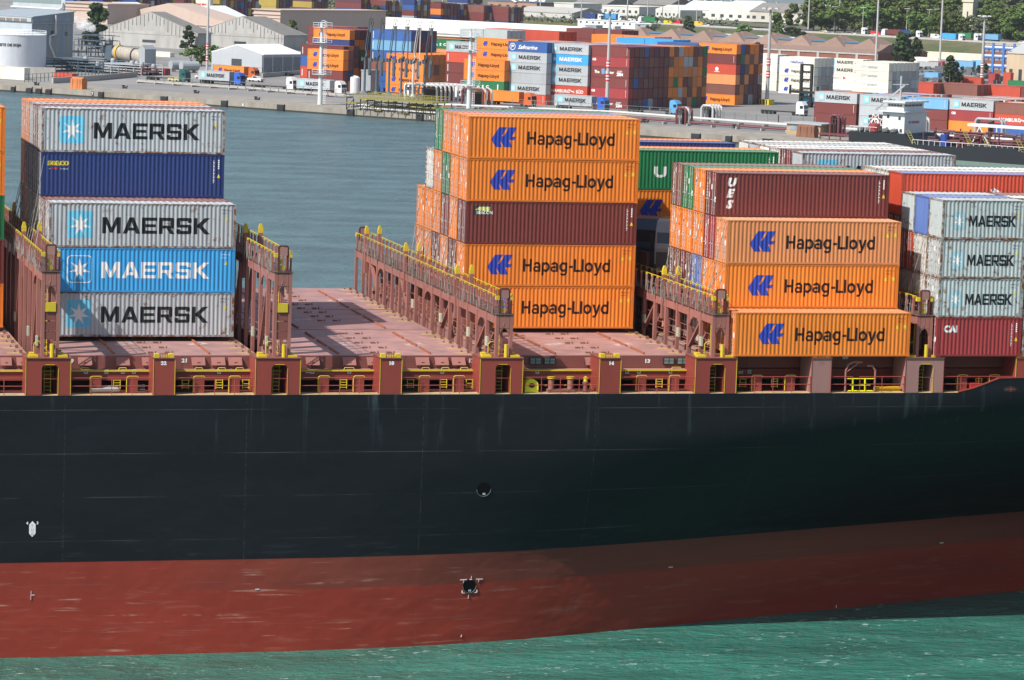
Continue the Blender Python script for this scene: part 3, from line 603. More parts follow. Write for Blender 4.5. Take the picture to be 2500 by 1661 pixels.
# ------------------------------------------------------------------ lashing bridges (parts of the ship)
def bridge(xc, zp, seed, floor=-.1):
    g = random.Random(seed); y0, y1 = .7, 44.2; ys = [y0+2.56*k for k in range(18)]
    m = MB()
    for i, y in enumerate(ys):
        for s in (-1, 1):
            x = xc+s*.46; m.box(x-.105, x+.105, y-.15, y+.15, floor if i == 0 else -2.4, zp-.02)
            for q in (1, -1):          # haunches under the deep beam
                if 0 <= i+q < len(ys) and (i+(q > 0)) % 6 == 2: m.prism([(y+q*.15, zp-.6), (y+q*.15, zp-1.25), (y+q*.45, zp-.85), (y+q*.95, zp-.6)], x-.04, x+.04, 'x')
    for s in (-1, 1): x = xc+s*.46; m.box(x-.05, x+.05, y0+.15, y1, zp-.62, zp-.03)
    m.box(xc-.33, xc+.33, y0-.14, y0+.14, zp-.85, zp-.05); m.prism([(xc-.33, zp-.85), (xc-.33, zp-1.3), (xc-.18, zp-.98), (xc, zp-.85)], y0-.12, y0+.12); m.prism([(xc+.33, zp-.85), (xc+.33, zp-1.3), (xc+.18, zp-.98), (xc, zp-.85)], y0-.12, y0+.12)
    for i in (1, 5, 10, 14):
        for s in (-1, 1):
            x = xc+s*.40; a, b = (ys[i]+.1, ys[i+1]-.1) if i > 7 else (ys[i+1]-.1, ys[i]+.1)
            m.bar((x, a, floor+.1), (x, b, zp-.7), .24, .14)
    B = part(m, 'lashing_bridge', ROSE)
    m = MB(); m.box(xc-.62, xc+.62, y0-.2, y1, zp, zp+.05); part(m, 'walkway', paint('walkway_grating', (.10, .07, .06), .7, .3), B)
    m = MB(); yl = MB(); rods = MB()
    for s in (-1, 1):
        x = xc+s*.58; y = y0+.6
        while y < y1:
            m.box(x-.06, x+.06, y-.06, y+.06, zp+.05, zp+1.12+g.uniform(0, .2)); yl.box(x-.065, x+.065, y-.065, y+.065, zp+1.14, zp+1.25); y += 1.28
        yl.tube((x, y0, zp+1.27), (x, y1, zp+1.27), .024, 6); m.tube((x, y0, zp+.65), (x, y1, zp+.65), .02, 6)
        for k in range(95):
            y = g.uniform(y0+.3, y1-.3); h = g.uniform(.3, 1.15); d = g.uniform(-.2, .2); rods.tube((x+s*.08+g.uniform(-.05, .05), y, zp+g.uniform(-.35, .35)), (x+s*.08+g.uniform(-.06, .06), y+d, zp+h), .022, 5, caps=False)
    part(m, 'rail_post', ROSE, B); part(yl, 'yellow_rail', YM, B); r_ = part(rods, 'lashing_rod', GREYROD, B); r_['kind'] = 'stuff'
    for y in (11.6, 27.2, 40.6):
        for s in (-1, 1):
            m = MB(); c = MB(); x = xc+s*.5; m.box(x-.14, x+.14, y-.15, y+.15, zp-1.5, zp+1.5); c.box(x-.145, x+.145, y-.155, y+.155, zp+1.5, zp+1.8)
            c.prism([(x-.145, zp+1.8), (x+.145, zp+1.8), (x+.06, zp+2.1), (x-.06, zp+2.1)], y-.13, y+.13)
            o = part(m, 'guide_post', ROSE, B); part(c, 'yellow_cap', YM, o)
    # end frame with the lamp housing
    for y, nm in ((y0-.05, 'lamp_housing'), (y1-.2, 'lamp_housing')):
        m = MB(); w = .34; t = zp+1.7
        m.prism([(xc-w, zp+.05), (xc-w, t-.1), (xc-w+.1, t), (xc+w-.1, t), (xc+w, t-.1), (xc+w, zp+.05), (xc+w-.1, zp+.05), (xc+w-.1, t-.13), (xc+w-.15, t-.09), (xc-w+.15, t-.09), (xc-w+.1, t-.13), (xc-w+.1, zp+.05)], y, y+.25)
        o = part(m, nm, DARKR, B); m = MB(); m.box(xc-w+.1, xc+w-.1, y-.03, y+.18, t-.62, t-.12); part(m, 'lamp_box', PINKB, o)
        
        for bx_ in ((xc-w+.11, xc-.02, y+.1, y+.3, zp+.55, zp+.8), (xc-w+.11, xc+.1, y+.1, y+.3, zp+.15, zp+.42), (xc+w+.02, xc+w+.2, y, y+.15, zp+.95, zp+1.15), (xc-w-.25, xc-w-.02, y, y+.3, zp+.95, zp+1.2)): m = MB(); m.box(*bx_); part(m, 'yellow_box', YM, o)
        m = MB(); m.path([(xc, y-.08, zp+.9), (xc, y-.08, zp-.5), (xc-.1, y-.1, zp-.75)], .025, 6); part(m, 'hanging_cable', ROSE, o)
    m = MB()
    for z in (.35, .8, 1.25): 
        if z < zp-1: m.tube((xc-.3, y0, z), (xc-.3, y1, z), .022, 5)
    for k in range(12): y = g.uniform(2, 40); m.tube((xc+.2, y, -.1), (xc+.2, y, zp-.6), .03, 5)
    part(m, 'pipe_run', ROSE, B)
    m = MB()
    for y in (2.6, 7.6, 15.5, 24.): m.box(xc-.62, xc-.5, y, y+.5, .35, .95)
    part(m, 'junction_box', paint('pale_green_box', (.42, .45, .33), .5, .3), B)
    m = MB(); m.tube((xc+.1, .35, -.1), (xc+.1, .35, .75), .13, 10); m.path([(xc-.75, .9, -.05), (xc-.95, .9, .1), (xc-.95, .9, .7), (xc-.8, .9, .85), (xc-.6, .9, .85)], .03, 6)
    for q in (-.42, -.12): m.tube((xc+q, 1.3, -.1), (xc+q, 1.3, zp), .03, 6)
    for k in range(int(zp/.3)): m.tube((xc-.42, 1.3, .1+k*.3), (xc-.12, 1.3, .1+k*.3), .02, 5)
    part(m, 'yellow_ladder', YM, B)
    if zp > 4:
        m = MB(); m.box(xc-.33, xc+.33, y0-.1, y0+.1, 1.55, 2.1); m.box(xc-.33, xc+.33, y0-.1, y0+.1, 3.6, 4.2) if False else None; m.box(xc-.33, xc+.33, y0-.1, y0+.1, 1.0, 1.5); part(m, 'cross_plate', BROWNS, B)
        m = MB(); m.box(xc-.32, xc+.32, y0-.2, y0+.05, 2.75, 3.3); part(m, 'yellow_box', YM, B)
        m = MB(); m.box(xc-.33, xc+.33, y0-.1, y0+.1, 2.2, 2.7); part(m, 'cross_plate', BROWNS, B)
    return B
for i, (xc, zp) in enumerate(((-16.3, 5.2), (-1.75, 5.25), (12.7, 2.62), (27.27, 2.65), (41.5, 2.65), (-30.9, 5.2))): bridge(xc, zp, i+1)

# ------------------------------------------------------------------ containers on the ship
TH = 2.909; S20 = 2.604
ORD = ['lowest', 'second', 'third', 'fourth', 'fifth']
ROWN = ['first', 'second', 'third', 'fourth', 'fifth', 'sixth', 'seventh', 'eighth', 'ninth', 'tenth', 'eleventh', 'twelfth']
TXT = dict(maersk='black letters and star', maersk_blue='white letters and star', maersk20='faded star', hapag='blue emblem', seaco='yellow letters', beacon='small boxed sign', ues='slanted white letters', cai='short white letters', u='big white letters', sud='white bird sign')
def put(bay, stack, k, tier, colour, text=None, H=2.896, L=12.192, z=None, end='door', k0=0, roofc=None, x=None, total=5):
    bx = dict(BAYS)[bay] if x is None else x; z = TH*tier if z is None else z; r = k-k0
    pos = '%s tier up, %s row of %s' % (ORD[tier], ROWN[r], stack)
    lab = '%s container%s, %s' % (NAMEC[colour], (' with '+TXT[text]) if text else '', pos)
    ws = lab.split()
    if len(ws) > 16: lab = '%s lettered container, %s' % (NAMEC[colour], pos)
    return container(lab, colour, bx, 2.5*k, z, L, H, text, end, roofc=roofc)
ST = dict(A='the left stack', D='the middle stack', F='the right stack', E='the far right stack', Z='the cut-off left stack')
G = random.Random(11)
# left-edge stack
for k in range(6, 11):
    for i, c in enumerate(('orange', 'maroon', 'green', 'orange', 'orange') if k == 6 else [G.choice(('maroon', 'orange', 'grey', 'navy')) for _ in range(5)]):
        if k == 6 or i == 4: put('Z', ST['Z'], k, i, c, 'hapag' if k == 6 and c == 'orange' else None, k0=6)
# left stack
for i, (c, t) in enumerate((('grey', 'maersk'), ('blue', 'maersk_blue'), ('grey', 'maersk'))): put('A', ST['A'], 4, i, c, t, k0=4)
for i, c in enumerate(('brown', 'grey', 'maroon')): put('A', ST['A'], 5, i, c, k0=4)
for k in range(6, 11):
    cs = {6: ('grey', 'maroon', 'white', 'navy', 'grey'), 7: ('orange', 'grey', 'maroon', 'maroon', 'maroon'), 8: ('maroon', 'orange', 'grey', 'navy', 'grey'), 9: ('maroon', 'brown', 'orange', 'maroon', 'orange'), 10: ('orange', 'orange', 'maroon', 'orange', 'orange')}[k]
    for i, c in enumerate(cs):
        put('A', ST['A'], k, i, c, {3: 'seaco', 4: 'maersk'}.get(i) if k == 6 else None, k0=4)
# middle stack
DD = {6: ('orange', 'orange', 'maroon', 'orange', 'orange'), 7: ('brown', 'maroon', 'orange', 'orange', 'orange'), 8: ('orange', 'orange', 'maroon', 'green', 'orange'), 9: ('orange', 'maroon', 'orange', 'orange', 'green'), 10: ('orange', 'orange', 'orange', 'white'), 11: ('maroon', 'orange', 'orange')}
for k in DD:
    for i, c in enumerate(DD[k]): put('D', ST['D'], k, i, c, ('hapag', 'hapag', 'beacon', 'hapag', 'hapag')[i] if k == 6 else None, k0=6, roofc='denim' if (k, i) in ((8, 4), (10, 3)) else None)
# right stack
FD = {0: ('orange',), 1: ('orange', 'orange', 'tan'), 2: ('orange', 'orange', 'crimson', 'maroon'), 3: ('white', 'denim', 'orange', 'orange'), 4: ('maroon', 'maroon', 'orange', 'green'), 5: ('maroon', 'brown', 'orange', 'brown')}
FX = {(0, 0): 'hapag', (1, 0): None, (1, 1): 'hapag', (1, 2): 'hapag', (2, 3): 'ues'}
for k in FD:
    for i, c in enumerate(FD[k]): put('F', ST['F'], k, i, c, FX.get((k, i)), k0=0)
for k, cs in {11: ('orange', 'maroon', 'orange', 'green'), 12: (None, None, 'orange', 'orange'), 13: (None, None, 'maroon'), 14: (None, None, 'orange'), 15: (None, None, 'maroon', 'navy'), 16: (None, None, 'orange', 'orange')}.items():
    for i, c in enumerate(cs):
        if c: put('F', 'the deep right stack', k, i, c, {2: 'hapag', 3: 'u'}.get(i) if k == 11 else None, k0=11)
for k in (6, 7): put('F', ST['F'], k, 0, 'orange', None, k0=0)
for k in (8, 9, 10): put('F', ST['F'], k, 0, 'maroon', None, k0=0)
# far right stack of short containers
EL = 6.058
for k, cs in {0: ('crimson', 'silver', 'silver', 'silver'), 1: ('grey', 'white', 'white', 'denim'), 2: ('maroon', 'white', 'red', 'silver')}.items():
    for i, c in enumerate(cs): put('E', ST['E'], k, i, c, (('cai', 'maersk20', 'maersk20', 'maersk20')[i] if k == 0 else None), H=2.591, L=EL, z=S20*i, end='wall' if i == 3 else 'door')
for k, cs in {0: ('silver', 'grey', 'maroon'), 1: ('grey', 'maroon', 'grey', 'white'), 2: ('grey', 'maroon', 'grey', 'brown')}.items():
    for i, c in enumerate(cs): put('E', 'the stack cut off right', k, i, c, None, H=2.591, L=EL, z=S20*i, x=42.15+6.14)
ED = {3: ('maroon', 'maroon', 'maroon', 'red'), 4: ('maroon', 'orange', 'white', 'white'), 5: ('grey', 'white', 'white', 'white')}
for k in ED:
    for i, c in enumerate(ED[k]): put('E', 'the long far right boxes', k, i, c, 'sud' if (k, i) == (3, 3) else None, k0=3, end='wall' if (k, i) in ((3, 3),) else 'door', roofc='denim' if (k, i) == (3, 3) else None)
for k, c in ((11, 'grey'), (12, 'maroon'), (13, 'white'), (14, 'white'), (15, 'grey'), (16, 'white')):
    for i in (2, 3): put('E', 'the deep pale group', k, i, c, 'maersk' if (k, i) == (11, 3) else None, k0=11, end='wall' if k in (11, 14, 15, 16) else 'door')
# lashing rods crossing the container ends
def lash(x, ks, z0, z1):
    for k in ks:
        m = MB(); y = 2.5*k; m.tube((x-.9, y+.1, z0), (x-.06, y+2.3, z1), .022, 5, caps=False); m.tube((x-.9, y+2.3, z0), (x-.06, y+.1, z1), .022, 5, caps=False)
        if k % 2: m.tube((x-.9, y+1.2, z0), (x-.06, y+.15, z1+TH), .022, 5, caps=False)
        part(m, 'cross_lashing', GREYROD)
lash(13.52, range(6, 12), 3.0, TH*2-.1); lash(28.09, range(1, 6), 3.0, TH*2-.1); lash(-15.37, range(4, 11), 5.6, TH*3-.1); lash(42.15, range(1, 3), 3.0, S20*2-.1)
# trucks carried as deck cargo
def cargo_cab(x, y, z, body, label, rz=math.radians(-90), s=1.):
    t = thing('truck_tractor', label, 'truck', (x, y, z), rz, 'truck tractors carried as deck cargo')
    m = MB(); P = [(0, .9), (-.05, 2.0), (.25, 3.1), (.9, 3.75), (2.25, 3.85), (2.3, .9)]
    m.prism([(a*s, b*s) for a, b in P], -1.22, 1.22); o = ob('cab', m.mesh('cab'), body, t)
    m = MB(); m.prism([(-.03, 2.05), (.22, 3.05), (.30, 3.05), (.05, 2.05)], -1.1, 1.1); m.box(.35, 1.3, -1.235, -1.221, 2.0, 2.9); m.box(.35, 1.3, 1.221, 1.235, 2.0, 2.9); ob('windscreen', m.mesh('windscreen'), paint('cab_glass', (.02, .03, .04), .1, .1), t)
    m = MB(); m.box(-.14, -.06, -1.1, 1.1, .75, 1.75); m.box(-.2, .3, -1.2, 1.2, .35, .75); ob('grille', m.mesh('grille'), paint('cab_grille', (.08, .085, .09), .4, .2), t)
    m = MB(); m.box(-.2, -.15, -1.05, -.7, .5, .7); m.box(-.2, -.15, .7, 1.05, .5, .7); ob('headlight', m.mesh('headlight'), WHT(), t)
    m = MB()
    for yy in (-1.45, 1.45): m.box(.1, .25, yy-.12, yy+.12, 2.0, 2.9)
    ob('mirror', m.mesh('mirror'), DK, t)
    for xx in (1.0, 4.6):
        for yy in (-1.05, 1.05): m = MB(); m.tube((xx, yy-.16, .5), (xx, yy+.16, .5), .5, 16); ob('wheel', m.mesh('wheel'), paint('tyre_black', (.012, .012, .012), .8), t)
    m = MB(); m.box(.3, 5.6, -.5, .5, .6, .9); ob('chassis', m.mesh('chassis'), DK, t)
    return t
for (u, v, y, mn, c, lb, zz) in ((1580, 668, 22.2, 'dark_cab', (.025, .05, .085), 'dark blue truck tractor half hidden among the ship containers', 1.12), (1640, 668, 19.2, 'pale_cab', (.42, .41, .40), 'pale grey truck tractor beside the dark blue one on deck', 1.05)):
    P = aty(u, v, y); t = cargo_cab(P.x, P.y, P.z-.35, paint(mn, c, .3, .15), lb, math.radians(66)); t.scale = (zz, zz, zz)
for i, (k, x0) in enumerate(((8, 28.09), (9, 28.09))):
    t = thing('flat_rack', 'brown flat rack with folded end wall under the %s truck tractor' % ('pale grey', 'dark blue')[i], 'flat rack', (x0, 2.5*k, TH), 0); m = MB(); m.box(0, 12.1, 0, 2.4, 0, .45); ob('platform', m.mesh('platform'), cmat('brown'), t); m = MB(); m.box(.02, .2, .05, 2.35, .46, 1.9); ob('end_wall', m.mesh('end_wall'), cmat('brown'), t)
# ------------------------------------------------------------------ water
def water():
    m = bpy.data.materials.new('harbour_water'); m.use_nodes = True; n = m.node_tree.nodes; L = m.node_tree.links; b = n['Principled BSDF']
    g = n.new('ShaderNodeNewGeometry')
    def noise(sc, rot=0, d=4, r=.55, dist=0.):
        mp = n.new('ShaderNodeMapping'); mp.inputs['Scale'].default_value = sc; mp.inputs['Rotation'].default_value = (0, 0, rot); L.new(g.outputs['Position'], mp.inputs[0])
        t = n.new('ShaderNodeTexNoise'); t.inputs['Scale'].default_value = 1; t.inputs['Detail'].default_value = d; t.inputs['Roughness'].default_value = r; t.inputs['Distortion'].default_value = dist; L.new(mp.outputs[0], t.inputs['Vector']); return t.outputs[0]
    s = n.new('ShaderNodeSeparateXYZ'); L.new(g.outputs['Position'], s.inputs[0])
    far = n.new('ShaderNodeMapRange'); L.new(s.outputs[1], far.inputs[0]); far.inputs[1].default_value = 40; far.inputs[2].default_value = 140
    cr = n.new('ShaderNodeMix'); cr.data_type = 'RGBA'; cr.inputs[6].default_value = (.036, .185, .142, 1); cr.inputs[7].default_value = (.085, .150, .165, 1); L.new(far.outputs[0], cr.inputs[0])  # greyer blue beyond the ship: sky reflection put into the base colour
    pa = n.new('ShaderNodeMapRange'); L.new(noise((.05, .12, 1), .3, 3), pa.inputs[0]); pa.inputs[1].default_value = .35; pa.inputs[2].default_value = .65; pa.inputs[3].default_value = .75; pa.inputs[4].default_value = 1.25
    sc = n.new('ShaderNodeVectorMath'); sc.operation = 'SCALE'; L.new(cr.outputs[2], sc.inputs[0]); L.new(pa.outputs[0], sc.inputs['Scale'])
    # broken foam on a few crests
    f1 = n.new('ShaderNodeMapRange'); L.new(noise((1.1, 2.6, 1), .2, 8, .75, .6), f1.inputs[0]); f1.inputs[1].default_value = .575; f1.inputs[2].default_value = .64
    f2 = n.new('ShaderNodeMapRange'); L.new(noise((.16, .3, 1), -.2, 3), f2.inputs[0]); f2.inputs[1].default_value = .5; f2.inputs[2].default_value = .58
    f3 = n.new('ShaderNodeMath'); f3.operation = 'MULTIPLY'; L.new(f1.outputs[0], f3.inputs[0]); L.new(f2.outputs[0], f3.inputs[1])
    nf = n.new('ShaderNodeMapRange'); L.new(s.outputs[1], nf.inputs[0]); nf.inputs[1].default_value = 45; nf.inputs[2].default_value = 35
    f4 = n.new('ShaderNodeMath'); f4.operation = 'MULTIPLY'; L.new(f3.outputs[0], f4.inputs[0]); L.new(nf.outputs[0], f4.inputs[1])
    fm = n.new('ShaderNodeMix'); fm.data_type = 'RGBA'; L.new(f4.outputs[0], fm.inputs[0]); L.new(sc.outputs[0], fm.inputs[6]); fm.inputs[7].default_value = (.6, .7, .68, 1)
    L.new(fm.outputs[2], b.inputs['Base Color'])
    rr_ = n.new('ShaderNodeMapRange'); L.new(s.outputs[1], rr_.inputs[0]); rr_.inputs[1].default_value = 20; rr_.inputs[2].default_value = 200; rr_.inputs[3].default_value = .14; rr_.inputs[4].default_value = .32; L.new(rr_.outputs[0], b.inputs['Roughness']); b.inputs['IOR'].default_value = 1.33
    a = n.new('ShaderNodeMath'); a.operation = 'MULTIPLY_ADD'; L.new(noise((.35, 1.0, 1), .25, 4), a.inputs[0]); a.inputs[1].default_value = 1.0; L.new(noise((1.6, 3.6, 1), -.15, 5, .65), a.inputs[2]); a2 = n.new('ShaderNodeMath'); a2.operation = 'MULTIPLY_ADD'; L.new(noise((.14, .26, 1), .1, 6, .62), a2.inputs[0]); a2.inputs[1].default_value = 4.; L.new(a.outputs[0], a2.inputs[2])
    bp = n.new('ShaderNodeBump'); bp.inputs['Strength'].default_value = 1.; bp.inputs['Distance'].default_value = .55; L.new(a2.outputs[0], bp.inputs['Height']); L.new(bp.outputs[0], b.inputs['Normal'])
    return m
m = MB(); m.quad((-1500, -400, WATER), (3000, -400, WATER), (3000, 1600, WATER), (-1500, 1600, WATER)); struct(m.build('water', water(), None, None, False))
# ------------------------------------------------------------------ far shore: helpers
QA = math.radians(-49.8); E1 = Vector((math.cos(QA), math.sin(QA), 0)); E2 = Vector((-math.sin(QA), math.cos(QA), 0))
def at(u, v, z=QZ): return atz(u, v, z)
def span(P, axis, u):            # metres from P along axis until the pixel column u
    f = lambda t: pix(P+axis*t)[0]-u
    a, b = 0., 400.; s = 1 if f(b) > f(a) else -1
    for _ in range(40):
        c = (a+b)/2
        if f(c)*s < 0: a = c
        else: b = c
    return (a+b)/2
def rise(P, v): return (pix(P)[1]-v)*pix(P)[2]/FPX*1.005
def rot(name, label, cat, P, rz=QA, group=None): return thing(name, label, cat, tuple(P), rz, group)
# ground, quay, water edge
Q1 = at(144, 218); 
def quay_pt(s, t, z=QZ): p = Q1+E1*s+E2*t; return (p.x, p.y, z)
def ground_mat(name, c1, c2, sc=.03, rough=.85, lines=False):
    m = bpy.data.materials.new(name); m.use_nodes = True; n = m.node_tree.nodes; L = m.node_tree.links; b = n['Principled BSDF']; b.inputs['Roughness'].default_value = rough
    g = n.new('ShaderNodeNewGeometry'); a = n.new('ShaderNodeTexNoise'); a.inputs['Scale'].default_value = sc; a.inputs['Detail'].default_value = 9; a.inputs['Roughness'].default_value = .65; L.new(g.outputs['Position'], a.inputs['Vector'])
    r = n.new('ShaderNodeValToRGB'); r.color_ramp.elements[0].position = .35; r.color_ramp.elements[1].position = .68; r.color_ramp.elements[0].color = (*c1, 1); r.color_ramp.elements[1].color = (*c2, 1); L.new(a.outputs[0], r.inputs[0]); L.new(r.outputs[0], b.inputs['Base Color']); return m
m = MB(); m.quad(quay_pt(-900, 0), quay_pt(2600, 0), quay_pt(2600, 4500), quay_pt(-900, 4500)); m.quad(quay_pt(-900, 0), quay_pt(-900, 4500), quay_pt(-3500, 4500), quay_pt(-3500, 0))
struct(m.build('ground', ground_mat('yard_asphalt', (.17, .165, .16), (.27, .26, .25)), None, None, False))
m = MB(); m.mi = 0; m.box(-900, 2600, -.35, .6, WATER-1.5, QZ+.12, Matrix.Translation((Q1.x, Q1.y, 0)) @ Matrix.Rotation(QA, 4, 'Z'))
m.box(-900, 2600, .6, 22, QZ-.4, QZ+.05, Matrix.Translation((Q1.x, Q1.y, 0)) @ Matrix.Rotation(QA, 4, 'Z'))
struct(m.build('quay', paint('quay_concrete', (.34, .31, .26), .8, .75, .35, rustc=(.15, .11, .07), scale=.18, dirtc=(.14, .12, .10)), None))
m = MB(); m.box(-900, 2600, -.42, -.36, WATER-1, WATER+.45, Matrix.Translation((Q1.x, Q1.y, 0)) @ Matrix.Rotation(QA, 4, 'Z')); struct(m.build('quay_tide_line', paint('wet_concrete', (.035, .035, .03), .5), None))
def quay_at(u, t=0., z=QZ):      # point on the quay edge seen at pixel column u, t metres inland
    s = 0.
    lo, hi = -60., 600.
    for _ in range(50):
        c = (lo+hi)/2
        if pix(Vector(quay_pt(c, 0)))[0] < u: lo = c
        else: hi = c
    return Vector(quay_pt(lo, t, z))
RUB = paint('fender_rubber', (.02, .024, .03), .7, .4)
for i, (u, w) in enumerate(((75, 2.0), (98, 2.0), (122, 2.0), (250, 1.7), (404, 2.2), (551, 2.0), (689, 2.3), (859, 2.2), (1028, 2.1), (1702, 2.4), (1782, 1.6), (1876, 2.4), (36, 1.4))):
    P = quay_at(u); t = rot('dock_fender', 'black rubber fender hanging on the far quay wall, %s from the left' % ['second', 'third', 'fourth', 'fifth', 'sixth', 'seventh', 'eighth', 'ninth', 'tenth', 'eleventh', 'twelfth', 'thirteenth', 'first'][i], 'dock fender', (P.x, P.y, WATER), QA, 'fenders on the quay wall')
    m = MB()
    if i < 3 or i == 12: m.prism([(-w/2, .1), (-w/2, 1.1), (-w/3, 1.5), (w/3, 1.5), (w/2, 1.1), (w/2, .1)], -.95, -.43)
    else: m.box(-w/2, w/2, -.85, -.43, -.2, 1.75)
    ob('rubber_block', m.mesh('rubber_block'), RUB, t)
    m = MB(); m.box(-w/2+.2, w/2-.2, -.94, -.86 if i >= 3 else -.96, .3, 1.0); m.box(w/2, w/2+.12, -.6, -.43, .6, 1.9); ob('mount', m.mesh('mount'), DK, t)
for s, u in (('7', 228), ('6', 596), ('5', 1052)):
    P = quay_at(u, -.39); t = rot('berth_number', {'7': 'white berth number seven on dark square, leftmost on the quay wall', '6': 'faded white berth number six on the middle quay wall', '5': 'white berth number five on dark square near the yellow platform'}[s], 'number sign', (P.x, P.y, -18.25), QA)
    m = MB(); m.box(-.45, .45, -.03, 0, -.15, 1.05); ob('plate', m.mesh('plate'), RUB if s != '6' else paint('plate_grey', (.25, .25, .24)), t); ob('lettering', textmesh(s, 1.1, 1, .03), WM, t, (-.32, -.04, .05))
for i, (u, v) in enumerate(((86, 207), (301, 215), (476, 227), (624, 243), (1572, 298), (1792, 312))):
    P = at(u, v+2); t = rot('mooring_bollard', 'black mooring hook on the far quay edge, %s from left' % ORD[i] if i < 5 else 'black mooring hook on the far quay edge, nearest the brown shed', 'mooring bollard', P, QA, 'mooring hooks along the quay')
    m = MB(); m.lathe([(.5, 0), (.32, .25), (.28, .7), (.5, .8), (.5, 1.0), (0, 1.05)], (0, 0, 0), 12); ob('post', m.mesh('post'), DK, t); m = MB(); m.tube((0, 0, .6), (1.3, 0, .35), .28, 8); m.tube((1.3, 0, .35), (1.5, 0, .9), .16, 8); ob('hook', m.mesh('hook'), DK, t)

# ------------------------------------------------------------------ stacked containers in the yard
STUFF = {}; stuffmb = MB(); SMATS = []
def smat(c):
    if c not in SMATS: SMATS.append(c)
    return SMATS.index(c)
_YB = {}
def ybox(L, H):
    k = ('yb', round(L, 2), round(H, 2))
    if k not in _YB:
        m = MB(); g = .05; W = 2.438
        m.box(g, L-g, g, W-g, .05, H-.06)
        for x0, x1 in ((0, .16), (L-.16, L)):
            for y0, y1 in ((0, .12), (W-.12, W)): m.box(x0, x1, y0, y1, 0, H-.03)
        for y0, y1 in ((0, .05), (W-.05, W)): m.box(.16, L-.16, y0, y1, 0, .14); m.box(.16, L-.16, y0, y1, H-.13, H-.03)
        _YB[k] = m.mesh('shipping_container')
    return _YB[k]
_ED = {}
def endbars(H):
    k = round(H, 2)
    if k not in _ED:
        m = MB()
        for y in (.4, .85, 1.55, 2.0): m.box(0, .03, y-.035, y+.035, .1, H-.15)
        for z in (.3, .9, 1.5, 2.1): m.box(0, .02, .2, 2.2, z, z+.05)
        _ED[k] = m.mesh('locking_bar')
    return _ED[k]
NT = [0]
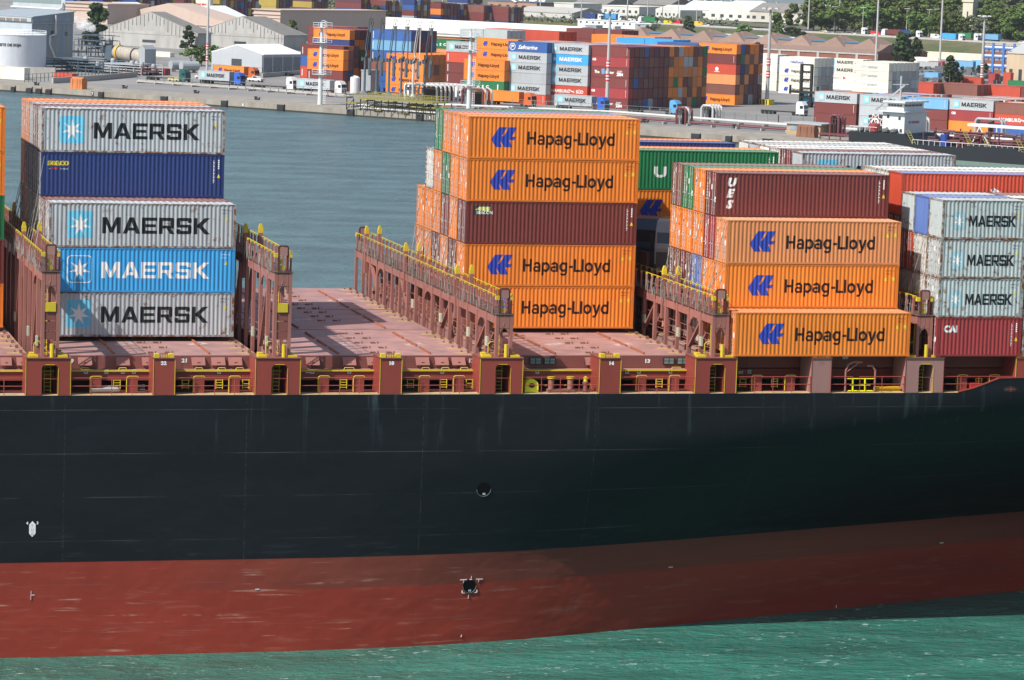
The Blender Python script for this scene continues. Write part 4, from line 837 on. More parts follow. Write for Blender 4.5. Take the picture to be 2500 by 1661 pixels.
def ytext(t, kind, L, H, c):
    def add(key, mk, x, z, mt, nm='lettering', off=-.02):
        if key not in _F: _F[key] = mk()
        return ob(nm, _F[key], mt, t, (x, off, z))
    s = L/12.19
    if kind in ('maersk', 'maersk_blue', 'maersk_right'):
        P, w = maersk_polys(); k = 'ym%.2f' % s; x0 = 3.44*s
        bl = kind == 'maersk_blue'
        add(k, lambda: polymesh(P, 6.9*s/w, 1.05), x0, .9, WHT() if bl else BLK())
        if not bl: add('ysq', lambda: polymesh([rsq(1.6, 1.8, .1)]), 1.25*s, .5, paint('emblem_pale_blue', (.22, .58, .78), .5, .2), 'emblem')
        add('yst', lambda: polymesh(star_polys(), .75, .8), 1.25*s+.8, 1.4, WHT(), 'emblem_star', -.04)
    elif kind == 'hapag':
        add('yhl', lambda: polymesh(HLP, 1.7, 1.35), 1.8*s, .75, paint('emblem_dark_blue', (.02, .05, .38), .5, .15), 'emblem'); add('yht%.2f' % s, lambda: hapag_mesh(.82*s, .92), 4.3*s, .95, paint('brown_lettering', (.020, .007, .007), .6, .15, spec=.3))
    elif kind == 'uasc': add('yua', lambda: textmesh('U  A  S  C', 1.05, 1.15*s, .06), 2.6*s, .95, WHT()); add('yui', lambda: polymesh([[(0, 0), (.35, 0), (.35, 1.5), (0, 1.5)]]), 10.2*s, .6, WHT(), 'marking')
    elif kind == 'safmarine':
        add('ysf', lambda: textmesh('Safmarine', 1.6, .95*s, .03, .4), 3.1*s, .8, WHT())
        def ring(): pts = [(1+1.*math.cos(a), 1+1.*math.sin(a)) for a in [2*math.pi*k/20 for k in range(20)]]; q = [(1+.82*(x-1), 1+.82*(z-1)) for x, z in pts]; return polymesh([[pts[i], pts[(i+1) % 20], q[(i+1) % 20], q[i]] for i in range(20)]+[[(.6, .5), (.75, .5), (.75, 1.5), (.6, 1.5)], [(.75, 1.0), (1.5, .95), (1.3, 1.2), (1.5, 1.45), (.75, 1.5)]])
        add('ysr', ring, .5*s, .35, WHT(), 'emblem')
    elif kind == 'sud': add('yhs', lambda: textmesh('HAMBURG', 1.25, .95*s, .03), 1.2*s, .8, WHT()); add('yhd', lambda: textmesh('SÜD', 1.25, .95*s, .03), 8.8*s, .8, WHT()); add('yhb', lambda: polymesh([[(0, 1.25), (.4, 1.35), (2.2, .45), (1.9, .4)], [(.3, .2), (.5, .3), (1.7, .85), (1.4, .75)], [(1.2, .9), (2.4, 1.0), (1.5, .7)]]), 6.4*s, .45, WHT(), 'emblem')
    elif kind == 'factor': add('yf1', lambda: textmesh('The', 1.1, .95, .04), 1.6, 1.0, WHT()); add('yf2', lambda: polymesh([rsq(1.1, 1.5, .2)]), 3.9, .8, paint('picture_blue', (.15, .3, .5)), 'emblem'); add('yf3', lambda: textmesh('Factor', 1.1, .95, .04), 5.3, 1.0, WHT()); add('yf4', lambda: textmesh('ZIM', 1.0, 1.2, .07), 9.0, .55, WHT()); add('yf5', lambda: polymesh([[(q*.42+(r*.2), 1.4+r*.32), (q*.42+.24+(r*.2), 1.4+r*.32), (q*.42+.24+(r*.2), 1.62+r*.32), (q*.42+(r*.2), 1.62+r*.32)] for r in range(2) for q in range(4)]), 9.0, .0, WHT(), 'emblem')
    elif kind == 'zmon': add('yzm', lambda: textmesh('ZIM', 1.3, 1.0, .0), 2.9, .85, paint('pale_grey_blue', (.45, .48, .55), .6, .4)); add('yzr', lambda: textmesh('onitor', 1.3, 1.1, .0), 5.4, .85, paint('slate_letters', (.15, .18, .24), .6, .4), off=-.03); add('yzq', lambda: textmesh('22', .5), .6, 1.9, BLK(), 'marking')
    elif kind == 'nile': add('ynd', lambda: textmesh('NileDutch', 1.15, 1., .012, .2), 3.9, 1.0, paint('emblem_dark_blue', (.02, .05, .38), .5, .15))
    elif kind == 'hamb': add('yhm', lambda: textmesh('HAMBURG', .95, .95), 1.2, .9, paint('faint_letters', (.45, .44, .42))); add('yht2', lambda: polymesh([[(0, 0), (1.1, .3), (0, 1.1)]]), 6.4, .9, paint('signal_red', (.55, .03, .03)), 'emblem')
    elif kind == 'ob': add('yob', lambda: textmesh('OB', .85, 1, .06), .8, 1.6, WHT()); add('yos', lambda: polymesh([[(0, .25*i), (.14, .25*i), (.14, .25*i+.16), (0, .25*i+.16)] for i in range(8)]), L-.9, .5, WHT(), 'marking')
    elif kind == 'marks': add('yos', lambda: polymesh([[(0, .25*i), (.14, .25*i), (.14, .25*i+.16), (0, .25*i+.16)] for i in range(8)]), L-.9, .5, WHT(), 'marking')
    elif kind == 'strip': add('yss', lambda: polymesh([[(0, .25*i), (.3, .25*i), (.3, .25*i+.18), (0, .25*i+.18)] for i in range(8)]), .6, .4, WHT(), 'marking')
    elif kind == 'disc': add('ydi', lambda: polymesh([[(.6*math.cos(a), .6*math.sin(a)) for a in [2*math.pi*k/16 for k in range(16)]]]), L/2, 1.4, WHT(), 'emblem'); add('ydu', lambda: polymesh([[(-.9, -.5), (.9, -.5), (.9, -.3), (-.9, -.3)]]), L/2, 1.0, WHT(), 'emblem')
    elif kind == 'yang': add('yyg', lambda: textmesh('YANG MING', 1.5, .95, .05), 2.0, .75, paint('red_lettering', (.6, .02, .03)))
YC = 'containers stacked on the far quay yard'
def ycont(P, c, L, H, label, text=None, bars=False, rz=QA):
    NT[0] += 1
    o = ob('shipping_container', ybox(L, H), cmat(c, 'yard'), None, tuple(P), rz); tag(o, label, 'shipping container', YC)
    if text: ytext(o, text, L, H, c)
    if bars: ob('locking_bar', endbars(H), paint('dull_bar', (.22, .2, .19), .6, .3), o, (L-.045, 0, 0))
    return o
def ystuff(P, c, L, H, rz=QA, door=False):
    M = Matrix.Translation(P) @ Matrix.Rotation(rz, 4, 'Z'); stuffmb.mi = smat(c); stuffmb.box(.04, L-.04, .04, 2.40, .03, H-.04, M)
    if door:
        stuffmb.mi = smat('bar')
        for y in (.5, 1.0, 1.5, 2.0): stuffmb.box(L-.05, L, y-.04, y+.04, .1, H-.15, M)
PALR = ['maroon']*6+['orange']*5+['brown']*3+['tan']*2+['navy', 'royal', 'grey', 'green', 'crimson', 'plum', 'plum']
def block(nm, u, v, ul, vt, face, rows, tiers=None, pal=PALR, things=0, roofpal=None, seed=1, pitch=2.56, endsvis=True, Lf=None, rz=QA, e1=None, e2=None):
    """one bay of stacked containers: (u,v) is the foot of its near right corner, ul its left column, vt its top"""
    g = random.Random(seed); P = at(u, v); e1 = e1 or E1; e2 = e2 or E2
    L = Lf or span(P, -e1, ul); H = rise(P, vt)/len(face); n = len(face)
    for i, f in enumerate(face):
        if f is None: continue
        c, t = f if isinstance(f, tuple) else (f, None)
        ycont(P-e1*L+Vector((0, 0, H*i)), c, L, H, '%s%s container, %s up, front of %s' % ({'maersk': 'dark lettered ', 'hapag': 'blue emblem ', 'maersk_blue': 'white lettered ', 'uasc': 'wide lettered ', 'factor': 'sloganed ', 'zmon': 'grey lettered ', 'sud': 'white bird '}.get(t, ''), NAMEC[c], (ORD+['topmost'])[i], nm), t, rz=rz)
    for r in range(1, rows):
        nt = n if tiers is None else tiers[min(r-1, len(tiers)-1)]
        for i in range(nt):
            if not endsvis and i < nt-1: continue
            pl_ = (['maroon']*9+['plum', 'brown', 'maroon', 'grey', 'royal'] if r < 8 else ['orange']*6+['tan', 'brown', 'brown', 'maroon', 'maroon', 'grey', 'green']) if things == 8 else pal
            c = g.choice(pl_) if not (roofpal and i == nt-1) else roofpal[(r-1) % len(roofpal)]
            Q = P-e1*L+e2*(pitch*r)+Vector((0, 0, H*i)); d = g.random() < .4
            if r <= things: ycont(Q, c, L, H, '%s container end, %s up, %s row of %s' % (NAMEC[c], (ORD+['topmost'])[i], (ROWN+['thirteenth', 'fourteenth', 'fifteenth', 'sixteenth'])[r], nm), None, d, rz)
            else: ystuff(Q, c, L, H, rz, d)
    return P, L, H
HL = ('orange', 'hapag'); MK = ('grey', 'maersk')
block('the lettered maroon block', 1532, 268.5, 1436.6, 116.5, [('maroon', 'factor'), ('crimson', 'ob'), ('maroon', 'marks'), ('maroon', 'factor'), ('crimson', 'ob'), ('maroon', 'marks')], 16, things=8, seed=5)
block('the grey column beside the maroon block', 1432, 262.5, 1335, 111, [('white', None), ('red', 'sud'), MK, MK, ('blue', 'maersk_blue'), MK], 12, endsvis=False, roofpal=['grey', 'tan', 'blue', 'grey', 'orange', 'maroon'], seed=6)
block('the grey column beside the script sign', 1331, 257.5, 1236, 106, [('red', 'marks'), MK, ('grey', 'strip'), MK, MK, ('royal', 'safmarine')], 9, endsvis=False, roofpal=['grey', 'maroon', 'grey', 'tan'], seed=7)
P5, L5, H5 = block('the stack beside the second ladder mast', 1229, 252, 1130, 149, [('orange', 'marks'), ('green', 'uasc'), HL, HL], 3, seed=8)
for i in range(4, 6): ycont(P5-E1*(L5-2.4)+E2*2.6+Vector((0, 0, H5*i)), 'orange', L5, H5, 'orange container with blue emblem, %s tier behind the second ladder mast' % ORD[i-2], 'hapag')
for i, c in enumerate(('maroon', 'maroon', 'maroon', 'red', 'grey')): ycont(P5-E1*(L5+10)+E2*5+Vector((0, 0, H5*(i+.5))), c, 11, H5, '%s container, %s tier up, left of the second ladder mast' % (NAMEC[c], ORD[i]), 'maersk' if c == 'grey' else 'strip')
block('the small stack right of the maroon block', 1793, 257, 1701, 110, [HL, ('brown', 'strip'), ('tan', 'strip'), ('red', 'disc'), ('maroon', 'marks'), HL], 6, things=0, seed=9)
block('the narrow stack behind the maroon block', 1688, 252, 1600, 112, [('tan', None), ('silver', None), ('tan', 'marks'), ('red', 'marks'), ('royal', 'marks'), ('royal', 'marks')], 3, pal=['navy', 'plum', 'navy', 'maroon'], seed=10)
block('the stack behind the first ladder mast', 836, 224, 749, 124, [('maroon', None), ('maroon', 'strip'), HL, HL], 2, things=0, seed=12)
Pb, Lb, Hb = block('the tall stack left of the loading arms', 850, 220, 762, 75, ['maroon', 'maroon', 'orange', 'orange', 'navy', HL], 7, things=0, seed=13)
block('the stack left of the first ladder mast', 836, 221, 732, 114, [('red', 'ob'), ('red', 'strip'), 'royal', ('maroon', 'strip')], 3, seed=14)
block('the maroon stack at the yard corner', 846, 209, 748, 68, ['maroon']*6, 4, seed=15)
block('the blue stack behind the loading arms', 1000, 228, 903, 77, ['royal', 'royal', 'brown', ('royal', 'strip'), ('sky', 'strip'), ('royal', 'strip')], 5, pal=['navy', 'plum', 'maroon', 'royal'], seed=16)
block('the orange stack behind the loading arms', 1032, 235, 941, 135, [HL, HL, HL, HL], 10, things=1, pal=['orange', 'orange', 'tan', 'brown', 'orange'], seed=17)
block('the green topped stack', 1120, 222, 1028, 98, ['brown', 'brown', 'tan', ('tan', 'hapag'), ('green', 'uasc')], 3, seed=18)
for k, (u, v, ul, vt, f, rw) in enumerate((
    (1985, 232, 1900, 143, [('cream', 'hapag'), ('cream', 'hapag'), ('cream', 'hapag'), ('cream', 'nile')], 5),
    (2104, 222, 2016, 147, ['cream', ('cream', 'hamb'), ('cream', 'maersk'), ('cream', 'maersk')], 3),
    (2167, 240, 2079, 155, ['cream', ('cream', 'zmon'), ('cream', 'zmon'), ('cream', 'zmon')], 8),
    (1895, 222, 1860, 134, ['cream', 'cream', 'cream', 'cream'], 3))):
    block(('the white stack behind the reach truck', 'the white stack second from right', 'the rightmost white stack', 'the white stack behind the striped mast')[k], u, v, ul, vt, f, rw, things=0, pal=['blank', 'grey', 'silver'], roofpal=['cream'], seed=30+k, Lf=None if k < 3 else 12)
block('the red row by the white stacks', 1900, 219, 1870, 146, ['red', 'red', 'red'], 2, Lf=12, pal=['red'], seed=38)
for k, (u, v, ul, vt, f) in enumerate((
    (2089, 307, 1986, 229, ['maroon', ('maroon', 'marks'), MK]), (2198, 314, 2096, 236, [('grey', 'maersk'), 'grey', MK]), (2311, 320, 2213, 243, ['maroon', 'maroon', ('sky', 'marks')]),
    (2422, 327, 2314, 247, ['orange', ('crimson', 'ob'), MK]), (2534, 336, 2426, 257, [('royal', 'strip'), ('red', 'sud'), 'brown']))):
    block(('the row left of the tanker', 'the row behind the funnel', 'the row behind the white bridge', 'the row right of the white bridge', 'the row at the right edge')[k], u, v, ul, vt, f, 9, endsvis=k > 3 or k == 0, tiers=[3]*3+[3 if k % 2 else 2]*5, pal=['maroon', 'brown', 'grey', 'orange'], roofpal=[['orange', 'maroon', 'grey', 'brown'], ['blue', 'tan', 'grey', 'maroon'], ['sky', 'orange', 'brown', 'cream'], ['brown', 'cream', 'red', 'grey'], ['red', 'cream', 'orange', 'maroon']][k], seed=40+k, pitch=3.2)
for k, (u, v, ul, vt, c) in enumerate(((2278, 229, 2222, 204, 'red'), (2385, 233, 2288, 208, 'brown'), (2490, 236, 2388, 213, 'red'), (2560, 240, 2494, 216, 'maroon'))):
    block(('the far red row, leftmost', 'the far red row, second', 'the far red row, third', 'the far red row, rightmost')[k], u, v+2, ul, vt, [(c, 'strip')], 4, seed=60+k, pal=['brown', 'red'], Lf=12 if k in (0, 3) else None)
# distant container port, one band of stacks too small to count
gg = random.Random(21)
def farbay(u, v, ul, vt, n, face, rows=5, things=False, pal=('maroon', 'plum', 'navy', 'brown', 'grey', 'mustard', 'maroon')):
    P = at(u, v); L = span(P, -E1, ul); H = rise(P, vt)/n
    for r in range(rows):
        for i in range(n):
            c = face[i % len(face)] if r == 0 else gg.choice(pal)
            ystuff(P-E1*L+E2*(3.0*r)+Vector((0, 0, H*i)), c, L, H, QA, gg.random() < .5 and r > 0)
FB = [(178, 48, 130, -16, 4, ['navy', 'navy', 'royal', 'navy']), (250, 50, 182, -14, 4, ['navy', 'royal', 'navy']), (330, 52, 262, -14, 4, ['royal', 'navy', 'navy']), (383, 52, 335, -12, 4, ['maroon', 'royal', 'maroon', 'navy']), (448, 52, 392, -12, 4, ['plum', 'maroon', 'maroon']), 
  (588, 54, 537, -12, 4, ['maroon', 'maroon', 'royal', 'maroon']), (535, 54, 518, -16, 4, ['mustard']), (673, 50, 623, -16, 4, ['mustard', 'mustard']), (760, 50, 700, -10, 4, ['mustard', 'plum']), (880, 64, 816, -6, 5, ['grey', 'green', 'navy', 'maroon', 'plum']), (830, 66, 776, 28, 3, ['maroon', 'plum', 'maroon']), (940, 66, 890, 2, 5, ['navy', 'red', 'maroon', 'navy', 'maroon']),
  (1010, 66, 955, 0, 5, ['grey', 'grey', 'maroon', 'royal', 'navy']), (1046, 64, 1012, 5, 4, ['maroon', 'crimson', 'maroon', 'orange']), (1075, 66, 1046, 8, 4, ['teal', 'navy', 'orange', 'maroon']), (1108, 66, 1072, 10, 4, ['mustard', 'royal', 'maroon', 'plum']), (1180, 68, 1125, 14, 3, ['maroon', 'maroon', 'brown']), (1240, 70, 1188, 18, 3, ['navy', 'maroon', 'maroon']), (1140, 60, 1090, -8, 4, ['navy', 'maroon', 'grey'])]
for f in FB: farbay(f[0], f[1], f[2], f[3], f[4], f[5])
Pq = at(512, 54); Lq = span(Pq, -E1, 476); Hq = rise(Pq, -16)/4
for i in range(4): ycont(Pq-E1*Lq+Vector((0, 0, Hq*i)), 'cream', Lq, Hq, 'white container with red letters in the far port, %s tier up' % ORD[i], None); m_ = textmesh('YANG MING', 1.7, .75, .06); t_ = bpy.context.scene.collection.objects[-1]
for o in [x for x in COL.objects if x.get('label', '').startswith('white container with red letters')]: ob('lettering', m_, paint('red_lettering', (.6, .02, .03)), o, (.5, -.05, .75))
def lowrow(u, vt, ul, c, n, base):
    P = at(u, base); L = span(P, -E1, ul); H = rise(P, vt); k = max(1, round(L/12.5))
    for q in range(k): 
        for r in range(4):
            for i in range(n): ystuff(P-E1*(L*(q+1)/k)+E2*r*2.6+Vector((0, 0, H/n*i)), c if i == n-1 or r == 0 else 'maroon', L/k*.99, H/n, QA, False)
lowrow(1362, 79, 1180, 'red', 5, 205); lowrow(1515, 76, 1378, 'maroon', 5, 200); lowrow(1595, 92, 1440, 'orange', 5, 215); lowrow(1640, 99, 1500, 'blue', 5, 225); lowrow(1700, 108, 1600, 'royal', 5, 235); lowrow(1235, 76, 1118, 'silver', 5, 205); lowrow(1110, 94, 1010, 'maroon', 5, 212)
so_ = stuffmb.build('stacked_shipping_containers', [cmat(c, 'yard') if c != 'bar' else paint('dull_bar', (.22, .2, .19), .6, .3) for c in SMATS], None, None, False)
tag(so_, 'further stacked shipping containers filling the port beyond the water', 'shipping containers'); so_['kind'] = 'stuff'
# ------------------------------------------------------------------ buildings, tanks, masts
CONC = paint('pale_concrete', (.40, .38, .35), .8, .5, scale=.3, dirtc=(.2, .19, .17))
PINK = paint('pink_render', (.47, .37, .31), .8, .3, scale=.1, dirtc=(.36, .26, .22)); GREYW = paint('grey_sheet_wall', (.40, .395, .375), .7, .5, .05, scale=.15, dirtc=(.18, .17, .16)); GREYR = paint('grey_sheet_roof', (.21, .20, .185), .8, .4, scale=.12, streak=False)
BLUEG = paint('blue_grey_cladding', (.24, .30, .36), .6, .4, .15, scale=.15); WHITER = paint('white_roof_sheet', (.72, .73, .70), .6, .12, scale=.1, streak=False); CREAMW = paint('cream_wall', (.62, .58, .45), .8, .3, scale=.1); WHITEP = paint('white_painted_steel', (.70, .72, .72), .45, .2, .1, scale=.3)
STEEL = paint('grey_steel', (.33, .36, .38), .5, .3, .1, scale=.4); DGS = paint('dark_blue_steel', (.075, .11, .14), .5, .3, .1); PIPEW = paint('white_pipe', (.50, .50, .49), .5, .3, .15); PIPER = paint('maroon_pipe', (.15, .04, .045), .5, .3, .1)
def corr(me): return me
def building(name, label, u, v, ul, vt, D=None, ur=None, wall=GREYW, roof=GREYR, kind='gable', pitch=.22, axis='x', cat='building', over=.3, rz=QA, L=None, P=None):
    """box with a roof; (u,v) foot of the near right corner; ridge along local x or y"""
    P = P or at(u, v); L = L or span(P, -E1, ul); H = rise(P, vt); D = D or span(P, E2, ur)
    t = rot(name, label, cat, P-E1*L, rz); m = MB(); m.box(0, L, 0, D, 0, H); w = ob('wall', m.mesh('wall'), wall, t)
    m = MB(); o = over
    if kind == 'gable' and axis == 'x':
        h = D*pitch; m.prism([(-o, H-.02), (-o, H+.2), (D/2, H+h+.25), (D+o, H+.2), (D+o, H-.02), (D/2, H+h)], -o, L+o, 'x'); g = MB(); g.prism([(0, H), (D, H), (D/2, H+h)], 0.02, L-.02, 'x'); ob('gable', g.mesh('gable'), wall, t)
    elif kind == 'gable':
        h = L*pitch; m.prism([(-o, H-.02), (-o, H+.2), (L/2, H+h+.25), (L+o, H+.2), (L+o, H-.02), (L/2, H+h)], .25, D+o, 'y'); g = MB(); g.prism([(0, H), (L, H), (L/2, H+h)], 0.02, D-.02, 'y'); ob('gable', g.mesh('gable'), wall, t)
    elif kind == 'flat': m.box(-o, L+o, -o, D+o, H, H+.35)
    elif kind == 'vault':
        n = 10; pts = [(-.1, H-.05)]+[(D/2-D/2*math.cos(math.pi*k/n)*1.01, H+D*pitch*math.sin(math.pi*k/n)+.05) for k in range(n+1)]+[(D+.1, H-.05)]; m.prism(pts, -o, L+o, 'x')
    ob('roof', m.mesh('roof'), roof, t); return t, L, D, H
def quadpart(t, name, mt, boxes, par=None):
    m = MB()
    for b in boxes: m.box(*b)
    return ob(name, m.mesh(name), mt, par or t)
GLASSD = paint('dark_window', (.05, .06, .07), .2, .2); SHUT = paint('slatted_vent', (.20, .16, .13), .7, .4)
# soya oil tank with lettering
P = at(21, 173); R = span(P, E1, 111)*1.0; R = (111-21)*pix(P)[2]/FPX; H = rise(P, 84)
t = rot('storage_tank', 'huge white storage tank with dark lettering at the left edge', 'storage tank', P)
m = MB(); m.lathe([(R, 0), (R, H)], (0, 0, 0), 64); o = ob('shell', m.mesh('shell'), paint('tank_white', (.72, .76, .80), .5, .35, .12, scale=.25), t)
for p in o.data.polygons: p.use_smooth = True
m = MB(); m.lathe([(R+.1, 0), (R, .1), (R*.5, 1.3), (.1, 1.7), (0, 1.7)], (0, 0, H), 64); ob('roof', m.mesh('roof'), WHITEP, t); m = MB()
for k in range(48):
    a = 2*math.pi*k/48; b = 2*math.pi*(k+1)/48; q = (R*math.cos(a), R*math.sin(a)); r_ = (R*math.cos(b), R*math.sin(b)); m.tube((*q, H), (*q, H+1.2), .05, 5)
    for z in (.6, 1.2): m.tube((*q, H+z), (*r_, H+z), .05, 5)
ob('hand_rail', m.mesh('hand_rail'), WHITEP, t)
me = textmesh('ACEITE DE SOJA', 1.15, 1., .05).copy(); ang = math.atan2(CP.y-P.y, CP.x-P.x)-QA; wv = max(v.co.x for v in me.vertices)
for v in me.vertices: a = ang+(v.co.x-wv/2)/R-.03; v.co = Vector(((R+.04)*math.cos(a), (R+.04)*math.sin(a), v.co.z+H*.70))
ob('lettering', me, BM, t)
# process plant
P = at(77, 160); t, L, D, H = building('process_plant', 'blue grey clad process plant with slatted vents behind the white tank', 77, 160, -60, 58, ur=177, wall=BLUEG, roof=paint('plant_roof', (.33, .38, .42), .6, .3, scale=.2), kind='flat', over=.1)
h0 = rise(P, 44)-H; h1 = rise(P+E2*D, 31)-H; m = MB(); m.prism([(0, H+.36), (0, H+h0), (D, H+h1), (D, H+.36)], -.3, L+.3, 'x'); ob('upper_wall', m.mesh('upper_wall'), BLUEG, t)
m = MB(); m.prism([(-.5, H+h0), (-.5, H+h0+.3), (D+.5, H+h1+.3), (D+.5, H+h1)], -.6, L+.7, 'x'); ob('upper_roof', m.mesh('upper_roof'), paint('plant_roof', (.33, .38, .42), .6, .3, scale=.2), t)
quadpart(t, 'sunlit_front', paint('sunlit_cladding', (.42, .48, .52), .6, .35, .1, scale=.2), [(0, L, -.12, -.01, 2, H-.2), (0, L, -.45, -.31, H+.4, H+h0-.1)]); quadpart(t, 'slatted_vent', SHUT, [(L-1.5-(i+1)*3.2, L-1.5-i*3.2-.5, -.52, -.46, H+.5, H+h0-.5) for i in range(6)])  # front that faces the sun painted paler than the shaded side
quadpart(t, 'trim', STEEL, [(L+.31, L+.4, 0, D, H-.15, H+.15)]); quadpart(t, 'vent', GLASSD, [(L+.01, L+.1, D*q, D*q+w_, H*z_, H*z_+h_) for q, w_, z_, h_ in ((.45, 1.6, .66, 2.2), (.8, 1.2, .7, 1.3))])
quadpart(t, 'stained_panel', paint('stained_cladding', (.30, .29, .24), .7, .5, .4), [(L+.01, L+.08, D*q, D*q+1.1, 1, H-.5) for q in (.12, .42, .58, .84)]+[(L+.31, L+.35, D*.93, D, H+.4, H+h1-.3)])
m = MB(); m.path([(L+1, D*.52, H+h0+.8), (L+1, D*.52, H-3.5), (L+1, D*.42, H-4), (L+1, D*.38, H-4.2), (L+1, D*.38, H-7), (L+1.2, D*.5, 2.5)], .32, 8); ob('pipe', m.mesh('pipe'), PIPEW, t)
Q = at(64, 130)+E2*20; t3 = rot('plant_tower', 'tall grey blue plant tower cut off by the top left corner', 'building', Q-E1*26); L3 = 26; H3 = rise(Q, -40); D3 = span(Q, E2, 125); m = MB(); m.box(0, L3, 0, D3, 0, H3); ob('wall', m.mesh('wall'), BLUEG, t3); zq = lambda v: rise(Q, v)
quadpart(t3, 'panel', paint('sunlit_cladding', (.42, .48, .52), .6, .35, .1, scale=.2), [(0, L3, -.1, -.01, zq(33), H3)]); m = MB(); m.path([(0, -1, zq(24)), (L3-2, -1, zq(25)), (L3-.5, -1, zq(20)), (L3-.3, -1, zq(8))], .45, 8); ob('pipe', m.mesh('pipe'), PIPEW, t3); quadpart(t3, 'window', paint('grey_glazing', (.2, .26, .26), .4, .3), [(0, L3-2, -.2, -.11, zq(12), zq(2))])  # tower front also carries its sunlight as a paler colour
# steel structure beside the plant
g = random.Random(3)
def lattice(name, label, u, v, ul, vt, D, mats, n=60, cat='pipe structure'):
    P = at(u, v); L = span(P, -E1, ul); H = rise(P, vt); t = rot(name, label, cat, P-E1*L); m = MB(); k = max(2, int(L/3))
    for i in range(k+1):
        for y in (0, D): m.box(L*i/k-.12, L*i/k+.12, y-.12, y+.12, 0, H*g.uniform(.6, 1))
    ob('column', m.mesh('column'), mats[0], t); m = MB()
    for z in (.25, .5, .75, .97):
        if g.random() < .9: m.box(0, L, -.1, .1, H*z-.12, H*z+.12); m.box(0, L, D-.1, D+.1, H*z-.12, H*z+.12); m.box(0, L*g.uniform(.5, 1), 0, D, H*z+.13, H*z+.2)
    ob('platform', m.mesh('platform'), mats[0], t); m = MB()
    for q in range(n):
        x = g.uniform(0, L); y = g.uniform(0, D); z = g.uniform(.1, H*.9); r = g.choice((.08, .12, .2)); d = g.choice('xyzz')
        if d == 'x': m.tube((x, y, z), (min(L, x+g.uniform(1, 6)), y, z), r, 6)
        elif d == 'y': m.tube((x, -.3, z), (x, min(D, y+2), z), r, 6)
        else: m.tube((x, y, max(0, z-3)), (x, y, z), r, 6)
    ob('pipe', m.mesh('pipe'), mats[1], t); m = MB()
    for q in range(5): x = g.uniform(1, L-1); z = g.uniform(.5, H*.7); m.lathe([(0, 0), (.7, .1), (.8, .5), (.8, 1.8), (.6, 2.3), (0, 2.5)], (x, g.uniform(0, D), z), 10)
    ob('vessel', m.mesh('vessel'), mats[2], t); return t
lattice('steel_structure', 'dark steel process structure right of the blue plant building', 250, 142, 180, 88, 9, (DGS, DGS, STEEL), 70)
lattice('pipe_rack', 'low grey pipe rack between the tank and the rotary drum', 250, 180, 112, 150, 12, (DGS, STEEL, STEEL), 80)
lattice('pipe_rack', 'reddish pipe rack below the rotary drum', 345, 186, 252, 160, 10, (STEEL, paint('dull_red_pipe', (.25, .09, .08), .6, .3), STEEL), 60)
P = at(345, 160)+Vector((0, 0, 3.2)); L = span(P, -E1, 255); t = rot('rotary_drum', 'long stained rotary drum with yellow ring and grey end hood', 'rotary drum', P-E1*L)
m = MB(); m.tube((3, 2, .6), (L, 2, -.6), 2.3, 28); ob('drum', m.mesh('drum'), paint('stained_cream_drum', (.42, .38, .32), .7, .7, .4, scale=.6), t)
for nm, x, w, mt, r in (('yellow_ring', 5, .8, paint('ring_yellow', (.65, .36, .03)), 2.7), ('tyre_ring', L*.72, .5, DK, 2.5)): m = MB(); z = .6-1.2*(x-3)/(L-3); m.tube((x-w/2, 2, z), (x+w/2, 2, z), r, 28); ob(nm, m.mesh(nm), mt, t)
m = MB(); m.box(L-.5, L+2.2, -.8, 4.8, -3.5, 2.3); m.prism([(L-.5, 2.3), (L+2.2, 2.3), (L+.8, 3.6)], -.8, 4.8); ob('hood', m.mesh('hood'), STEEL, t); m = MB(); m.prism([(0, -3), (3.5, -1.8), (3.5, 2.8), (1, 2.8)], -.3, 4.3); ob('feed_chute', m.mesh('feed_chute'), DGS, t); quadpart(t, 'support', DGS, [(5, 6, 0, 4, -3.5, -1.9), (L*.72-.5, L*.72+.5, 0, 4, -3.5, -2.3)])
# steam
sm = bpy.data.materials.new('steam'); sm.use_nodes = True; n = sm.node_tree.nodes; n.remove(n['Principled BSDF']); pv = n.new('ShaderNodeVolumePrincipled'); pv.inputs['Color'].default_value = (.97, .97, .97, 1)
tc = n.new('ShaderNodeTexCoord'); nn = n.new('ShaderNodeTexNoise'); nn.inputs['Scale'].default_value = .35; nn.inputs['Detail'].default_value = 5; sm.node_tree.links.new(tc.outputs['Object'], nn.inputs['Vector']); mr = n.new('ShaderNodeMapRange'); mr.inputs[1].default_value = .42; mr.inputs[2].default_value = .6; mr.inputs[4].default_value = .9; sm.node_tree.links.new(nn.outputs[0], mr.inputs[0]); sm.node_tree.links.new(mr.outputs[0], pv.inputs['Density']); sm.node_tree.links.new(pv.outputs[0], n['Material Output'].inputs['Volume'])
P = at(206, 140)+Vector((0, 0, rise(at(206, 140), 62))); bm = bmesh.new()
for (dx, dz, r) in ((-3.5, 1.0, 2.2), (-1.8, .4, 2.3), (0, 0, 2.2), (1.8, -.4, 1.9), (3.4, -1.1, 1.5)): bmesh.ops.create_icosphere(bm, subdivisions=2, radius=r, matrix=Matrix.Translation((dx, 0, dz)))
me = bpy.data.meshes.new('steam_plume'); bm.to_mesh(me); bm.free(); o = ob('steam_plume', me, sm, None, P, QA); tag(o, 'white steam drifting from the process plant', 'steam'); o['kind'] = 'stuff'
